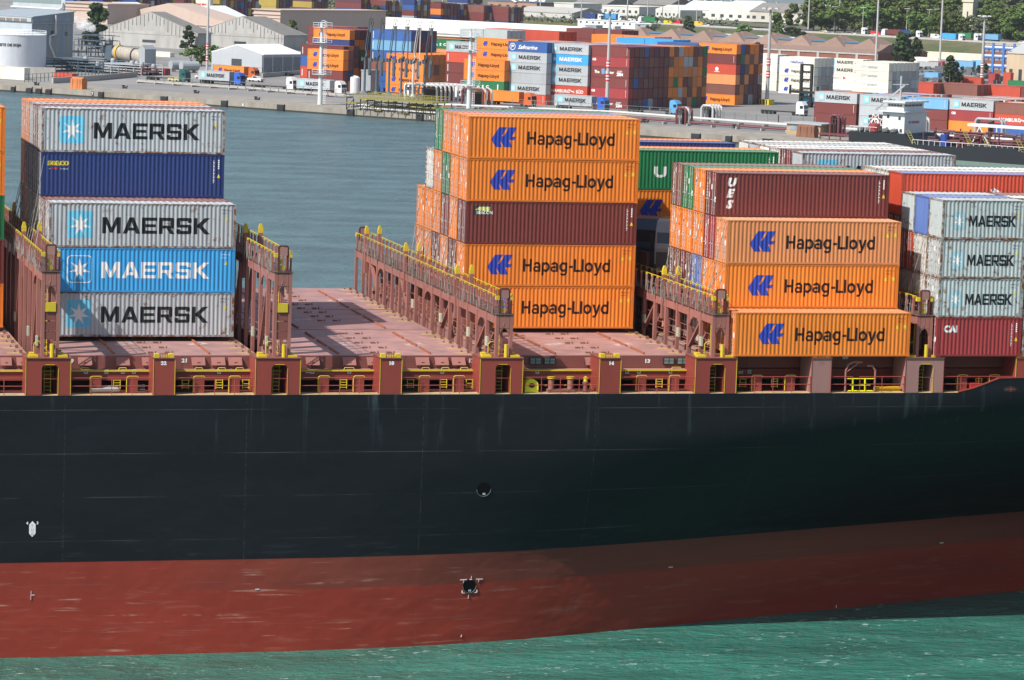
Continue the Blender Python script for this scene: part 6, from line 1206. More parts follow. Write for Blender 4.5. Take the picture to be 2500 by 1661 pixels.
t, L, D, H = building('grey_cabinet', 'tall grey cabinet left of the first loading arms', 904, 226, 881, 175, 4, wall=STEEL, roof=STEEL, kind='flat', over=.1)
for i, (u, v) in enumerate(((436, 176), (462, 178))): P = at(u, v)+Vector((0, 0, 2.2)); t = rot('silver_tank', ('left', 'right')[i]+' silver horizontal tank near the green pines', 'tank', P, QA+1.2); m = MB(); m.tube((-3, 0, 0), (3, 0, 0), 1.5, 16); ob('vessel', m.mesh('vessel'), STEEL, t); quadpart(t, 'saddle', CONC, [(-2, -1.6, -1, 1, -2.2, -1.2), (1.6, 2, -1, 1, -2.2, -1.2)])
for i, (u, v, ul, vt, c, lb) in enumerate(((176, 196, 132, 180, 'red', 'rusty red container by the left fence'), (318, 187, 298, 178, 'red', 'small red container behind the left fence'), (386, 184, 363, 168, 'crimson', 'pink container left of the pair near the silver tanks'), (403, 184, 387, 168, 'crimson', 'pink container right of the pair near the silver tanks'), (59, 196, 0, 166, 'cream', 'white trailer box at the left edge'), (415, 140, 345, 128, 'cream', 'white low office behind the rotary drum'))):
    P = at(u, v); L = span(P, -E1, ul); ycont(P-E1*L, c, L, rise(P, vt), lb)
# ------------------------------------------------------------------ tanker at the right
TZ = WATER; 
lo, hi = 0., 500.
for _ in range(50):
    c = (lo+hi)/2; lo, hi = (c, hi) if pix(Vector(quay_pt(c, -17.5)))[0] < 2072 else (lo, c)
P = Vector(quay_pt(lo, -17.5, WATER)); tk = rot('tanker_ship', 'dark hulled tanker with white bridge moored along the far quay', 'tanker', (P.x, P.y, WATER)); TL = 95; BW = 15
HB = paint('tanker_black', (.007, .010, .015), .5, .3); TG = paint('tanker_green', (.13, .19, .17), .6, .4, .1)
def tpix(u, v, y=0):   # local x,z of a pixel on the tanker side plane
    nrm = E2; o = P+E2*y; d = ray(u, v); k = (o-CP).dot(nrm)/d.dot(nrm); q = CP+d*k-P; return q.dot(E1), q.z
xa = tpix(2500, 380)[0]
top = [tpix(2072, 320), tpix(2208, 328), tpix(2226, 352), tpix(2352, 362), tpix(2360, 356), tpix(2478, 364), tpix(2490, 372), tpix(2560, 378)]
top = [(x, max(1.4, z)) for x, z in top]; wl = 1.0
m = MB(); m.prism(top+[(TL, top[-1][1]), (TL, wl), (0, wl)], 0, BW, 'y'); ob('hull', m.mesh('hull'), HB, tk); m = MB(); m.box(.3, TL, .02, BW-.1, -2, wl-.003); ob('boot_stripe', m.mesh('boot_stripe'), TG, tk)
x0, z0 = tpix(2153, 326, 2.5); x1, _ = tpix(2252, 326, 2.5); zt = tpix(2200, 275, 2.5)[1]; zb = top[0][1]-1; xm = tpix(2208, 300, 2.5)[0]
m = MB(); m.box(x0, xm+.0, 2.5, BW-2, zb, zt); m.box(xm, xm+6.5, 2.5, BW-2, zb-2, zt+.0) if False else None; br = ob('bridge_house', m.mesh('bridge_house'), WHITEP, tk); zw = tpix(2200, 252, 2.5)[1]
m = MB(); m.box(x0+.8, xm-.6, 3, BW-2.5, zt, zw); ob('wheelhouse', m.mesh('wheelhouse'), WHITEP, br); quadpart(tk, 'bridge_wing', WHITEP, [(x0+.2, xm+.2, 2, BW-1.5, zw, zw+.35), (x0-.5, xm+.6, 1.5, BW-1, zt, zt+.2)], br)
for k in range(5): quadpart(tk, 'window', GLASSD, [(x0+1.1+k*(xm-x0-2)/5, x0+1.1+(k+.75)*(xm-x0-2)/5, 2.93, 2.99, zt+1.3, zw-.4)], br)
for k in range(5): quadpart(tk, 'window', GLASSD, [(xm-.59, xm-.53, 3.4+k*1.7, 4.8+k*1.7, zt+1.3, zw-.4)], br)
for fx, fz in ((.2, .75), (.72, .7), (.18, .25), (.5, .22), (.62, .22), (.8, .22)): quadpart(tk, 'window', GLASSD, [(x0+(xm-x0)*fx, x0+(xm-x0)*fx+.6, 2.44, 2.49, zb+(zt-zb)*fz, zb+(zt-zb)*fz+.8)], br)
ob('lettering', textmesh('NO SMOKING', .8, 1, .02), paint('red_lettering', (.6, .02, .03)), br, (xm+.05, 4.5, zt-2.5)).rotation_euler.z = math.pi/2
m = MB(); xf = tpix(2132, 320, 2.5)[0]; m.box(xf-2.2, xf+2.4, 4, 9, zb, tpix(2132, 282, 3)[1]); fn = ob('funnel', m.mesh('funnel'), paint('funnel_black', (.03, .03, .04)), tk); zf = tpix(2137, 298, 4)[1]; xe = tpix(2137, 298, 4)[0]
def star8(r, r2): p = [((r if k % 2 == 0 else r2)*math.cos(math.pi*k/8+.39), (r if k % 2 == 0 else r2)*math.sin(math.pi*k/8+.39)) for k in range(16)]; return polymesh([[(0, 0), p[i], p[(i+1) % 16]] for i in range(16)])
ob('emblem', star8(2.0, 1.3), WM, fn, (xe, 3.95, zf)); ob('emblem', star8(1.65, 1.1), paint('dark_red_emblem', (.25, .03, .04)), fn, (xe, 3.9, zf)); m = MB(); m.poly([(1.0*math.cos(a), 0, 1.0*math.sin(a)) for a in [2*math.pi*k/16 for k in range(16)]]); ob('emblem', m.mesh('emblem', False), WM, fn, (xe, 3.86, zf)); ob('lettering', textmesh('AS', 1.3, .9, .05), BM, fn, (xe-.78, 3.82, zf-.45))
m = MB(); g = random.Random(8)
for x_, z_, w_ in ((tpix(2150, 290)[0], zw, 12),): m.bar((xf-1, 5, zb+6), (x0+4, 5, zw+4), .35); m.tube((x0+3, 5, zw), (x0+3, 5, zw+6), .25, 8); m.bar((x0+1, 5, zw+4), (x0+5, 5, zw+4.2), .15)
for k in range(10): m.tube((x0+k*1.2, 3, zw+.3), (x0+k*1.2, 3, zw+1.5), .06, 5); 
m.tube((x0, 3, zw+1.5), (xm, 3, zw+1.5), .06, 5); ob('deck_crane', m.mesh('deck_crane'), STEEL, tk)
m = MB(); xs_ = [0+k*1.3 for k in range(int((x0)/1.3))]
for x in xs_: m.tube((x, .1, top[0][1]), (x, .1, top[0][1]+1.2), .06, 5)
m.tube((0, .1, top[0][1]+1.2), (x0, .1, top[0][1]+1.2), .06, 5)
for k in range(30): x = top[2][0]+k*1.4; m.tube((x, .2, top[2][1]-.3), (x, .2, top[2][1]+1.0), .06, 5)
m.tube((top[2][0], .2, top[2][1]+1.0), (top[2][0]+40, .2, top[3][1]+1.0), .06, 5); ob('hand_rail', m.mesh('hand_rail'), WM, tk)
m = MB()
m.box(top[2][0]+1, TL, BW-3, BW-2.6, top[2][1]-1, top[2][1]+1.6)
for k in range(340): x = g.uniform(top[2][0]+1, TL-2); y = g.uniform(1, BW-2); z = top[2][1]+g.uniform(-.2, 3.2); (m.tube((x, y, z), (x+g.uniform(1, 7), y, z), g.choice((.15, .25)), 6) if g.random() < .6 else m.tube((x, y, top[2][1]-.5), (x, y, z+.6), .2, 6))
m.box(top[2][0], TL, .6, BW-.6, top[2][1]-1.5, top[2][1]-.2); ob('deck_piping', m.mesh('deck_piping'), paint('deck_maroon', (.12, .025, .03), .6, .3), tk)
m = MB()
for (u, v) in ((2212, 330), (2352, 335), (2400, 350), (2480, 352)):
    x, z = tpix(u, v, .5)
    for s in (0, .9): m.bar((x+s, .4, z+1), (x+2.2+s, .4, z-2.6), .14)
    for q in range(7): m.bar((x+q*.32, .4, z+1-q*.52), (x+q*.32+.9, .4, z+1-q*.52), .1)
ob('yellow_stair', m.mesh('yellow_stair'), YD, tk)
m = MB(); a = tpix(2362, 308, 5); b = tpix(2560, 316, 5); m.box(a[0], b[0], 5, 7, a[1], a[1]+.6); m.bar((a[0]+3, 5, a[1]), (a[0]+1, 5, top[3][1]), .2); m.bar((a[0]+3, 5, a[1]), (a[0]+6, 5, top[3][1]), .2); ob('white_gangway', m.mesh('white_gangway'), WHITEP, tk)
m = MB(); m.tube((tpix(2307, 335, 3)[0], 3, top[3][1]), (tpix(2307, 335, 3)[0], 3, top[3][1]+2.6), 1.0, 12); ob('blue_drum', m.mesh('blue_drum'), paint('drum_blue', (.02, .06, .3)), tk); m = MB(); m.lathe([(0, 0), (1.3, .2), (1.3, 1.9), (0, 2.2)], (tpix(2132, 318, 1)[0], 1.5, zb+1), 12); ob('winch_drum', m.mesh('winch_drum'), paint('winch_red', (.3, .04, .04)), tk)
m = MB()
for k in range(5): m.lathe([(.3, 0), (.9, .3), (.9, .8), (.3, 1.1)], (2+k*2.1, 1.8, zb+1), 10)
ob('mooring_drum', m.mesh('mooring_drum'), paint('drum_grey', (.12, .13, .13)), tk)
def barrier(label, t, h, mt, u0=1440): s0 = (atz(u0, 50, HZ)-HA).dot(HD); q = rot('road_barrier', label, 'barrier', hp_(s0, t, HZ), HROT); m = MB(); m.box(0, S1-s0, -.2, .2, .35 if h > .9 else 0, h); ob('rail', m.mesh('rail'), mt, q); m = MB(); [m.box(k*8., k*8.+.2, -.15, .15, 0, .36) for k in range(int((S1-s0)/8))]; ob('post', m.mesh('post'), mt, q)
barrier('steel crash barrier along the near edge of the highway', .8, .95, CONC); barrier('low concrete median of the highway', 16.7, .8, CONC)
wall('long cream boundary wall below the grassy slope', [(2130, 136), (2400, 150)], 3.2, .6, CREAMW)
# ------------------------------------------------------------------ vehicles
def wheelset(t, xs, w, r=.5):
    me = None
    for x in xs:
        for y in (-w/2+.15, w/2-.15):
            if me is None: m = MB(); m.tube((0, -.15, 0), (0, .15, 0), r, 12); me = m.mesh('wheel')
            ob('wheel', me, paint('tyre_black', (.012, .012, .012), .8), t, (x, y, r))
def lorry(P, rz, label, cab, load=None, loadc='grey', text=None, L=12.2, H=2.8, flip=False, length=True, group='trucks in the port'):
    """local +x is forwards; the origin is under the rear end"""
    t = rot('truck', label, 'truck', P, rz, group); cx = L+.8
    m = MB(); m.box(.2, cx, -.45, .45, .75, 1.05); m.box(cx-1, cx+3.3, -.4, .4, .7, 1.0); ob('chassis', m.mesh('chassis'), DK, t)
    m = MB(); m.prism([(cx+1.0, .8), (cx+1.0, 3.5), (cx+1.4, 3.95), (cx+2.6, 3.8), (cx+3.35, 3.0), (cx+3.5, 2.0), (cx+3.5, .5), (cx+1.0, .5)], -1.22, 1.22); c = ob('cab', m.mesh('cab'), paint('cab_'+'%d_%d_%d' % tuple(int(v*99) for v in cab), cab, .3, .15), t)
    m = MB(); m.prism([(cx+3.37, 3.0), (cx+3.52, 2.05), (cx+3.56, 2.05), (cx+3.42, 3.0)], -1.1, 1.1); m.box(cx+2.2, cx+3.2, -1.25, -1.225, 2.0, 2.8); ob('windscreen', m.mesh('windscreen'), paint('cab_glass', (.02, .03, .04), .1, .1), c); quadpart(t, 'grille', paint('cab_grille', (.08, .085, .09)), [(cx+3.505, cx+3.56, -.9, .9, .7, 1.6)], c)
    wheelset(t, (1.2, 2.5, 3.8, cx+.2, cx+2.9), 2.4)
    if load: 
        o = ob('cargo_box', ybox(L, H), cmat(loadc, 'yard'), t, (0, -1.22, 1.2))
        if text: ytext(o, text, L, H, loadc)
    return t
def car(P, rz, label, rgb, kind='car', group='cars on the highway'):
    t = rot(kind, label, {'car': 'car', 'van': 'van', 'pickup': 'pickup truck'}[kind], P, rz, group if kind != 'pickup' else None)
    pr = {'car': [(0, .4), (0, .95), (.5, 1.0), (1.1, 1.45), (2.6, 1.45), (3.4, .98), (4.3, .85), (4.4, .4)], 'van': [(0, .4), (0, 2.4), (.4, 2.55), (3.8, 2.5), (4.8, 1.5), (5.6, 1.2), (5.7, .4)], 'pickup': [(0, .5), (0, 1.1), (1.9, 1.1), (2.1, 1.8), (3.6, 1.8), (4.2, 1.15), (5.3, 1.05), (5.4, .5)]}[kind]
    m = MB(); m.prism(pr, -.9, .9); b = ob('body', m.mesh('body'), paint('car_'+'%d_%d_%d' % tuple(int(v*99) for v in rgb), rgb, .3, .1), t)
    w = {'car': [(.75, 1.02), (1.15, 1.38), (2.5, 1.38), (3.1, 1.02)], 'van': [(3.0, 1.6), (3.0, 2.3), (3.8, 2.3), (4.6, 1.6)], 'pickup': [(2.1, 1.2), (2.25, 1.7), (3.5, 1.7), (3.95, 1.2)]}[kind]
    m = MB(); m.prism(w, -.93, .93); ob('window', m.mesh('window'), paint('cab_glass', (.02, .03, .04), .1, .1), b); wheelset(t, (.9, pr[-1][0]-.9), 1.8, .34); return t
BLUC = (.03, .12, .5); WHC = (.68, .69, .69); P = at(590, 210); lorry(P-E1*16, QA, 'blue truck with grey lettered container before the storage tent', BLUC, True, 'grey', 'maersk')
P = at(603, 196); lorry(P+E1*0-E1*15+E2*3, QA, 'orange container truck standing behind the blue truck', (.5, .12, .03), True, 'orange', 'hapag', 12.2)
P = at(718, 222); lorry(P-E1*12-E1*4, QA, 'white truck pulling an empty trailer past the tent', WHC); P = at(832, 228); lorry(at(733, 225)-E1*.5, QA, 'white truck with grey container below the first ladder mast', WHC, True, 'grey', 'maersk'); lorry(at(978, 236)-E1*12, QA, 'white truck partly hidden by the loading arms', WHC)
lorry(at(1128, 246)-E1*16, QA, 'white truck near the orange stack', WHC); lorry(at(1300, 262)-E1*16, QA, 'orange truck before the grey columns', (.6, .13, .03), True, 'orange'); lorry(at(1478, 273)-E1*16, QA, 'blue truck with grey lettered container before the maroon block', BLUC, True, 'grey', 'maersk'); lorry(at(1655, 281)-E1*16, QA, 'light blue truck with empty trailer right of the maroon block', (.10, .33, .62)); lorry(at(1965, 284)-E1*14, QA, 'white truck with bare chassis beside the reach truck', WHC, L=10)
lorry(at(770, 190)-E1*14, QA, 'white truck cab peeking out behind the far container corner', WHC); car(at(608, 199), QA, 'white pickup parked right of the orange container truck', WHC, 'pickup'); car(at(414, 199), QA, 'yellow car parked near the green truck', (.5, .45, .2), 'car', None); lorry(at(462, 202)-E1*17, QA, 'dark green truck near the silver tanks', (.02, .10, .09)); car(at(480, 192), QA, 'white car behind the green truck', WHC, 'car', None)
t = rot('reach_truck', 'black masted container handler with light blue body', 'container handler', at(1966, 262), QA); m = MB()
H = rise(at(1966, 262), 158)
for x in (-1.7, 1.7): m.box(x-.35, x+.35, -.4, .4, .5, H)
for z in (H*.22, H*.42, H*.62, H*.8, H-.4): m.box(-1.7, 1.7, -.35, .35, z, z+.5)
m.box(-1.9, 4.2, -.5, .5, H-.7, H) if False else None; ob('mast', m.mesh('mast'), DK, t); quadpart(t, 'spreader', DK, [(-5, 4.5, -1.2, -.6, H*.32, H*.38), (-5, -4.6, -1.2, -.5, H*.3, H*.5), (4.1, 4.5, -1.2, -.5, H*.3, H*.5)]); quadpart(t, 'body', paint('handler_blue', (.10, .42, .55)), [(-1.8, 1.8, .6, 7, 1.0, 2.8), (-2.6, -.8, 1, 3, 2.8, 4.4)]); wheelset(t, (-1.4, 1.4), 1.6, .9)
g = random.Random(77); cars = [(1430, 50, 'lorry', 'navy'), (1462, 50, 'van', WHC), (1478, 54, 'car', (.6, .35, .03)), (1514, 51, 'van', WHC), (1582, 52, 'lorry', 'blue'), (1612, 58, 'car', WHC), (1628, 58, 'van', WHC), (1663, 62, 'van', (.5, .04, .04)), (1698, 64, 'van', (.75, .45, .02)), (1732, 67, 'car', WHC), (1745, 65, 'car', (.1, .13, .17)), (1786, 69, 'car', (.05, .06, .08)), (1803, 64, 'van', (.75, .55, .02)), (1836, 63, 'lorry', 'green'), (1858, 73, 'car', (.04, .05, .09)), (1872, 73, 'car', (.1, .1, .12)),
  (1965, 79, 'car', (.03, .04, .08)), (1985, 80, 'car', (.05, .05, .06)), (2005, 81, 'car', WHC), (2014, 83, 'car', (.7, .5, .03)), (2068, 84, 'lorry', None), (2090, 88, 'car', WHC), (2128, 88, 'van', (.65, .03, .02)), (2140, 90, 'car', WHC), (2200, 92, 'lorry', 'navy'), (2238, 93, 'van', (.1, .5, .42)), (2274, 95, 'van', WHC), (2312, 93, 'lorry', 'maroon'), (2340, 99, 'lorry', 'green'), (2372, 102, 'car', (.3, .02, .03)), (2398, 101, 'lorry', 'blue'), (2440, 104, 'lorry', 'sky'), (2488, 107, 'car', WHC), (2060, 76, 'car', (.2, .25, .3)), (1905, 76, 'car', WHC)]
for i, (u, v, k, c) in enumerate(cars):
    P = atz(u, v, HZ); q = P-HA; s = q.dot(HD); tt = max(2., min(32., q.dot(HN)+0)); tt = [4., 8, 12., 21., 26, 30][i % 6] if not (2 < q.dot(HN) < 32) else tt
    P = Vector(hp_(s, tt, HZ+.01)); pl = ['left stretch', 'middle stretch', 'stretch beyond the brick hall', 'right stretch'][0 if u < 1600 else 1 if u < 1900 else 2 if u < 2150 else 3]
    near = {1430: 'above the grey shed', 1462: 'above the white cabins', 1478: 'beside a white van', 1514: 'right of the first white van', 1582: 'near the thin masts', 1612: 'right of the blue box truck', 1628: 'before the white workshops', 1663: 'left of the dark tree', 1698: 'right of the dark tree', 1732: 'above the grey vault hall', 1745: 'beside a white car', 1786: 'left of the yellow van', 1803: 'left of the green truck', 1836: 'above the round tree', 1858: 'right of the round tree', 1872: 'last before the striped mast', 1965: 'left of the antenna mast', 1985: 'just left of the antenna mast', 2005: 'right at the antenna mast', 2014: 'right of the antenna mast'}.get(u, 'at the %s' % pl)
    cn = {None: 'white'}
    if k == 'lorry': lorry(P, HROT+(math.pi if i % 2 else 0), '%s truck on the highway %s %s of the queue' % ('empty' if c is None else NAMEC[c]+' box', near, ['first', 'second', 'third', 'fourth', 'fifth', 'sixth', 'seventh', 'eighth', 'ninth', 'tenth'][min(9, i//4)]), WHC, c is not None, c or 'grey', None, 9., 2.7, group='trucks on the highway')
    else:
        r_, g_, b_ = c; nm = 'white' if c == WHC else 'red' if r_ > .25 and g_ < .1 else 'yellow' if r_ > .4 else 'turquoise' if g_ > .4 else 'dark'
        car(P, HROT+(math.pi if i % 2 else 0), '%s %s on the highway %s' % (nm, k, {2005: near, 2090: 'right of the antenna mast truck', 2140: 'left of the navy truck', 2060: near, 1905: 'over the brick hall, left part'}.get(u, near)), c, k)
# ------------------------------------------------------------------ trees
def leafmat(name, c, c2):
    m = bpy.data.materials.new(name); m.use_nodes = True; n = m.node_tree.nodes; L = m.node_tree.links; b = n['Principled BSDF']; b.inputs['Roughness'].default_value = .75; b.inputs['Specular IOR Level'].default_value = .2
    g = n.new('ShaderNodeNewGeometry'); oi = n.new('ShaderNodeObjectInfo'); mx = n.new('ShaderNodeMix'); mx.data_type = 'RGBA'; L.new(g.outputs['Random Per Island'], mx.inputs[0]); mx.inputs[6].default_value = (*c, 1); mx.inputs[7].default_value = (*c2, 1)
    hv = n.new('ShaderNodeHueSaturation'); r = n.new('ShaderNodeMapRange'); r.inputs[3].default_value = .7; r.inputs[4].default_value = 1.3; L.new(oi.outputs['Random'], r.inputs[0]); L.new(r.outputs[0], hv.inputs['Value']); h2 = n.new('ShaderNodeMapRange'); h2.inputs[3].default_value = .47; h2.inputs[4].default_value = .515; L.new(oi.outputs['Random'], h2.inputs[0]); L.new(h2.outputs[0], hv.inputs['Hue']); L.new(mx.outputs[2], hv.inputs['Color']); L.new(hv.outputs[0], b.inputs['Base Color']); return m
LEAF = dict(dark=leafmat('dark_leaves', (.018, .035, .015), (.035, .06, .02)), mid=leafmat('mid_leaves', (.05, .085, .022), (.10, .13, .035)), bright=leafmat('bright_leaves', (.06, .115, .025), (.105, .165, .04)), grey=leafmat('grey_green_leaves', (.07, .09, .05), (.15, .16, .10)), red=leafmat('reddish_leaves', (.10, .06, .03), (.16, .10, .04)))
BARK = paint('bark', (.11, .085, .06), .9, .4)
_CR = {}
def crown(kind, var):
    k = (kind, var)
    if k in _CR: return _CR[k]
    g = random.Random(hash(kind) % 1000+var if False else sum(map(ord, kind))+var*17); m = MB(); cl = []
    n = dict(round=34, tall=30, pine=26, cone=34, shrub=14)[kind]
    for i in range(n):           # clump centres in a unit tree (height 1, radius about .35)
        z = g.uniform(0, 1); a = g.uniform(0, 6.283)
        if kind == 'round': zz = .12+.82*z; R = .38*math.sin(math.pi*min(1, max(.15, (zz-.02)/.98)))**.6
        elif kind == 'tall': zz = .12+.86*z; R = .20*(1-abs(zz-.5)*1.1)
        elif kind == 'pine': zz = .62+.3*z; R = .42*(1-(zz-.62)*2)
        elif kind == 'cone': zz = .12+.86*z; R = .30*(1.02-zz)+.02
        else: zz = .1+.7*z; R = .5*(1-zz*.7)
        q = R*math.sqrt(g.uniform(.15, 1)); cl.append((q*math.cos(a), q*math.sin(a), zz, g.uniform(.05, .11)*(1.25 if kind in ('round', 'shrub', 'pine') else .85)))
    for (x, y, z, r) in cl:
        for j in range(46):
            d = Vector((g.gauss(0, 1), g.gauss(0, 1), g.gauss(0, .75))); d.normalize(); p = Vector((x, y, z))+d*r*g.uniform(.5, 1.1); nn = (d+Vector((g.uniform(-.6, .6), g.uniform(-.6, .6), g.uniform(-.3, .7)))).normalized(); t1 = nn.orthogonal().normalized(); t2 = nn.cross(t1); s = g.uniform(.017, .040)
            m.quad(p-t1*s-t2*s*.7, p+t1*s-t2*s, p+t1*s*.8+t2*s, p-t1*s+t2*s*.8)
    me = m.mesh('crown', False); _CR[k] = me; return me
def trunkm(kind):
    k = 'tr'+kind
    if k not in _CR:
        m = MB(); m.tube((0, 0, 0), (0, 0, .5), .022, 8, .014); g = random.Random(5)
        for i in range(6): a = i*1.1; z = .25+i*.06; m.tube((0, 0, z), (.16*math.cos(a), .16*math.sin(a), z+.22), .010, 6, .004)
        _CR[k] = m.mesh('trunk')
    return _CR[k]
NTREE = [0]
def tree(u, v, vt, kind, leaf, label, w=1., P=None, H=None, group=None):
    P = P or (at(u, v) if v > 76 or u < 1300 else march(u, v)); H = H or rise(P, vt); NTREE[0] += 1; t = rot('tree' if kind not in ('pine', 'shrub') else {'pine': 'pine_tree', 'shrub': 'bush'}[kind], label, 'tree' if kind != 'shrub' else 'bush', P, NTREE[0]*1.3, group); t.scale = (H*w, H*w, H)
    ob('trunk', trunkm(kind), BARK, t); ob('crown', crown(kind, NTREE[0] % 3), LEAF[leaf], t); return t
for a in ((236, 118, 12, 'tall', 'dark', 'tall dark tree by the steam plume', 1.3), (222, 118, 70, 'round', 'dark', 'low dark tree under the steam plume', 1.2), (459, 122, 64, 'cone', 'dark', 'dark conifer before the grey gabled warehouse', 1.3), (713, 120, 50, 'cone', 'mid', 'green conical tree left of the maroon stack', 1.15), (466, 162, 118, 'pine', 'bright', 'bright pine left of the striped mast', 1.5), (492, 160, 112, 'round', 'bright', 'bright pine beside the striped mast', 1.2), (520, 158, 110, 'round', 'bright', 'rounded green tree touching the storage tent', 1.),
          (347, 50, 4, 'round', 'grey', 'grey green tree above the white gabled roof', 1.3), (624, 52, 8, 'round', 'mid', 'olive tree before the mustard containers', 1.), (918, 68, 14, 'round', 'mid', 'broad olive tree behind the long white shed', 1.6), (946, 68, 32, 'round', 'mid', 'smaller olive tree behind the long white shed', 1.2), (1503, 26, 4, 'round', 'bright', 'small bright tree beyond the cabins', 1.5), (1680, 92, 40, 'cone', 'dark', 'dark tall conifer before the highway', 1.3), (1585, 90, 62, 'round', 'dark', 'dark tree above the brick gables, left of the conifer', 1.4),
          (1765, 94, 76, 'round', 'dark', 'small dark tree above the brick gables', 1.3), (1815, 100, 60, 'round', 'bright', 'broad round tree right of the dark conifer', 1.5), (1848, 146, 105, 'tall', 'dark', 'dark tree in front of the brick hall', 1.2), (1893, 102, 32, 'tall', 'bright', 'slender bright tree by the striped mast', 1.2), (1933, 86, 12, 'tall', 'mid', 'slender tall tree left of the highway sign', 1.2), (1965, 88, 28, 'tall', 'mid', 'slender tree left of the antenna mast', .9), (1935, 104, 66, 'round', 'dark', 'wide dark tree behind the brick hall', 2.),
          (2200, 170, 80, 'cone', 'dark', 'big dark tree right of the brick hall', 1.25), (2222, 150, 84, 'round', 'dark', 'second dark crown joined to the big dark tree', 1.), (2318, 208, 138, 'cone', 'dark', 'dark bushy tree before the parked containers', 1.25), (2330, 206, 150, 'round', 'dark', 'lower dark crown right of the bushy tree', 1.), (2400, 182, 155, 'round', 'dark', 'dark low tree below the office block', 1.5), (1725, 44, 22, 'round', 'grey', 'grey green tree beside the long white workshop', 1.6), (1650, 40, 20, 'round', 'grey', 'pale bare tree between the white workshops', 1.3)): tree(*a)
g = random.Random(31)
for i, u in enumerate((2038, 2062, 2085, 2110, 2132, 2160)): P = march(u, 84); tree(u, 0, 0, 'pine', 'bright', 'umbrella pine %s from the left along the highway' % (ORD+['sixth'])[i] if i else 'umbrella pine, leftmost along the highway', 1.5, P, 15+g.uniform(-1, 1), 'umbrella pines along the highway')
n_ = 0; words_ = ['olive', 'green', 'dark', 'pale']
RW = ['lowest', 'second', 'third', 'fourth', 'fifth', 'sixth', 'seventh', 'topmost']
for row, (v0, kinds, hh) in enumerate(((88, ('round',), 13), (76, ('round',), 15), (62, ('round', 'round', 'cone'), 16), (48, ('round', 'cone'), 18), (34, ('cone', 'tall', 'round'), 20), (20, ('cone', 'tall', 'cone'), 21), (5, ('cone', 'tall'), 23), (-14, ('cone', 'round'), 26))):
    u = (2190 if row == 0 else 1985 if row < 3 else 2010 if row == 3 else 2070)
    while u < 2545:
        P = march(u, v0+g.uniform(-5, 5)+(u-2200)*.028); k = g.choice(kinds); lf = g.choice(('mid', 'bright', 'mid', 'grey', 'mid') if row < 3 else ('mid', 'dark', 'mid', 'grey') if row < 4 else ('dark', 'dark', 'dark', 'red', 'mid'))
        tree(u, 0, 0, k, lf, 'tree on the wooded hill beyond the highway, in the %s row up' % RW[row], g.uniform(1.15, 1.5) if k == 'round' else g.uniform(1.0, 1.3), P, hh*g.uniform(.75, 1.2), 'trees of the %s row on the wooded hill' % RW[row]); u += g.uniform(15, 24) if row < 4 else g.uniform(13, 22)
# scrub along the city side of the highway
m = MB()
for i in range(6000):
    s = g.uniform(-400, SC0+60); t_ = g.uniform(36, 62) if g.random() < .75 else g.uniform(-10, -1); z = (HZ if t_ > 0 else HZ+t_*.18)+abs(g.gauss(0, 1.4)); p = Vector(hp_(s, t_, z)); nn = Vector((g.uniform(-1, 1), g.uniform(-1, 1), g.uniform(0, 1))).normalized(); a = nn.orthogonal()*g.uniform(.25, .6); b = nn.cross(a); m.quad(p-a-b, p+a-b, p+a+b, p-a+b)
o = m.build('scrub', LEAF['grey'], None, None, False); tag(o, 'grey green scrub growing along the highway verge', 'scrub'); o['kind'] = 'stuff'
P = march(2366, 82); t = rot('white_tower', 'small white tower among the trees above the highway', 'tower', P); m = MB(); m.box(-3, 3, -3, 3, 0, 17); ob('wall', m.mesh('wall'), CREAMW, t); m = MB(); m.box(-3.5, 3.5, -3.5, 3.5, 16, 18.5); ob('parapet', m.mesh('parapet'), CREAMW, t); quadpart(t, 'window', GLASSD, [(-.4, .4, -3.1, -3.01, 7, 11)])
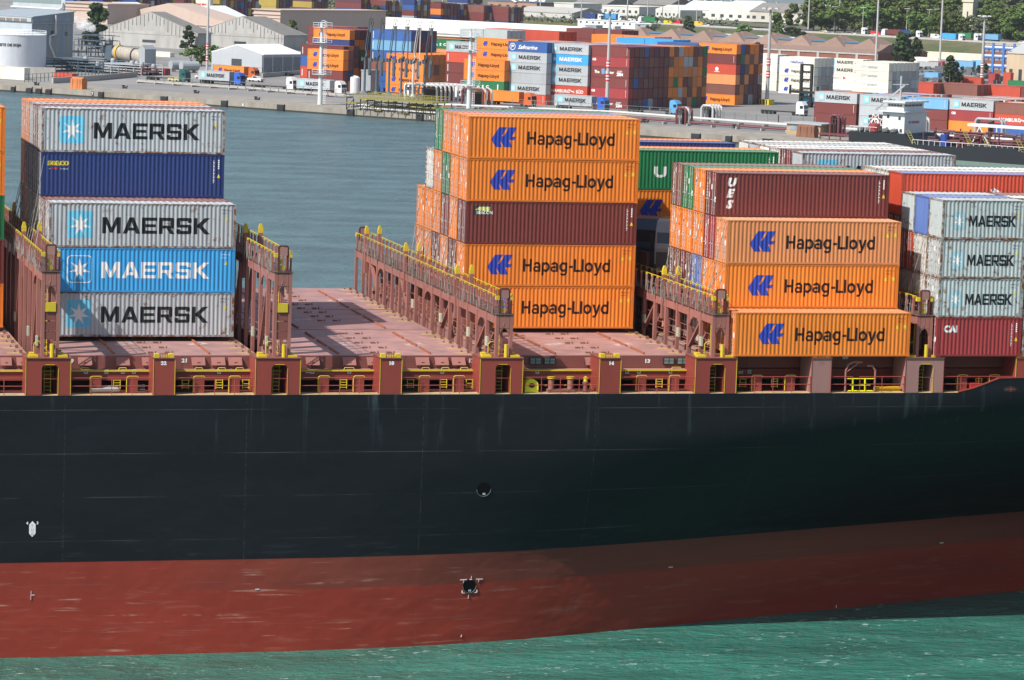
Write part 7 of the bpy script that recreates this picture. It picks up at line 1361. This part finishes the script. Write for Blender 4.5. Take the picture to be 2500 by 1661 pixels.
for i, (u, v) in enumerate(((2212, 88), (2266, 90), (2284, 88), (2105, 86), (2128, 84), (2440, 92), (2036, 84), (1655, 60), (1700, 62))):
    P = march(u, v); t = rot('street_lamp', 'pale street lamp by the highway, %s' % ('near the dark truck', 'beside the white van', 'behind the white van', 'above the pines, left', 'above the pines, right', 'above the blue tanker truck', 'beside the antenna mast', 'left of the dark conifer', 'right of the dark conifer')[i], 'street lamp', P, 0, 'street lamps by the highway'); m = MB(); m.tube((0, 0, 0), (0, 0, 14), .22, 6, .14); ob('pole', m.mesh('pole'), paint('lamp_pole', (.5, .48, .42)), t); quadpart(t, 'lamp_head', WM, [(-1.4, 1.4, -.25, .25, 13.8, 14.1)])
# clutter on the scrap yard below the slope
for i, (u, v, ul, vt, c, lb) in enumerate(((2290, 158, 2232, 142, 'cream', 'white trailer box on the truck park'), (2300, 164, 2266, 150, 'red', 'red van box beside the white trailer'), (2375, 172, 2330, 150, 'sky', 'blue trailer box left of the office block'), (2395, 168, 2372, 148, 'sky', 'pale blue trailer by the office'), (2290, 196, 2256, 178, 'sky', 'blue skip in the scrap yard'), (2395, 208, 2348, 190, 'red', 'red tank container before the office block'), (2432, 205, 2412, 180, 'crimson', 'red fire truck box under the office block'), (2466, 208, 2448, 178, 'red', 'rust red box near the beige hall'), (2500, 213, 2460, 198, 'green', 'green skip before the beige hall'), (2290, 166, 2238, 152, 'blank', 'grey flat roof in the truck park'))):
    P = at(u, v); L = span(P, -E1, ul); ycont(P-E1*L, c, L, rise(P, vt), lb)
m = MB(); g = random.Random(5)
for i in range(200):
    P = at(g.uniform(2215, 2440), g.uniform(168, 206)); s = g.uniform(.4, 1.6); M = Matrix.Translation(P) @ Matrix.Rotation(g.uniform(0, 3), 4, 'Z'); m.box(-s, s, -s*.6, s*.6, 0, s*g.uniform(.4, 1.3), M)
o = m.build('scrap_heap', paint('scrap', (.13, .14, .15), .7, .6, .4, scale=.5, vary=.3), None); tag(o, 'jumble of grey scrap and machine parts in the yard below the slope', 'scrap'); o['kind'] = 'stuff'
# ------------------------------------------------------------------ air
m = MB(); m.box(-6000, 7500, -600, 8500, WATER-4, 260); hz = m.build('haze', [], None); tag(hz, 'thin pale haze over the harbour', 'haze'); hz['kind'] = 'stuff'
hm = bpy.data.materials.new('haze'); hm.use_nodes = True; n = hm.node_tree.nodes; n.remove(n['Principled BSDF']); pv = n.new('ShaderNodeVolumePrincipled'); pv.inputs['Color'].default_value = (.82, .88, .95, 1); pv.inputs['Density'].default_value = .00003; pv.inputs['Anisotropy'].default_value = .2
hm.node_tree.links.new(pv.outputs[0], n['Material Output'].inputs['Volume']); hz.data.materials.append(hm)
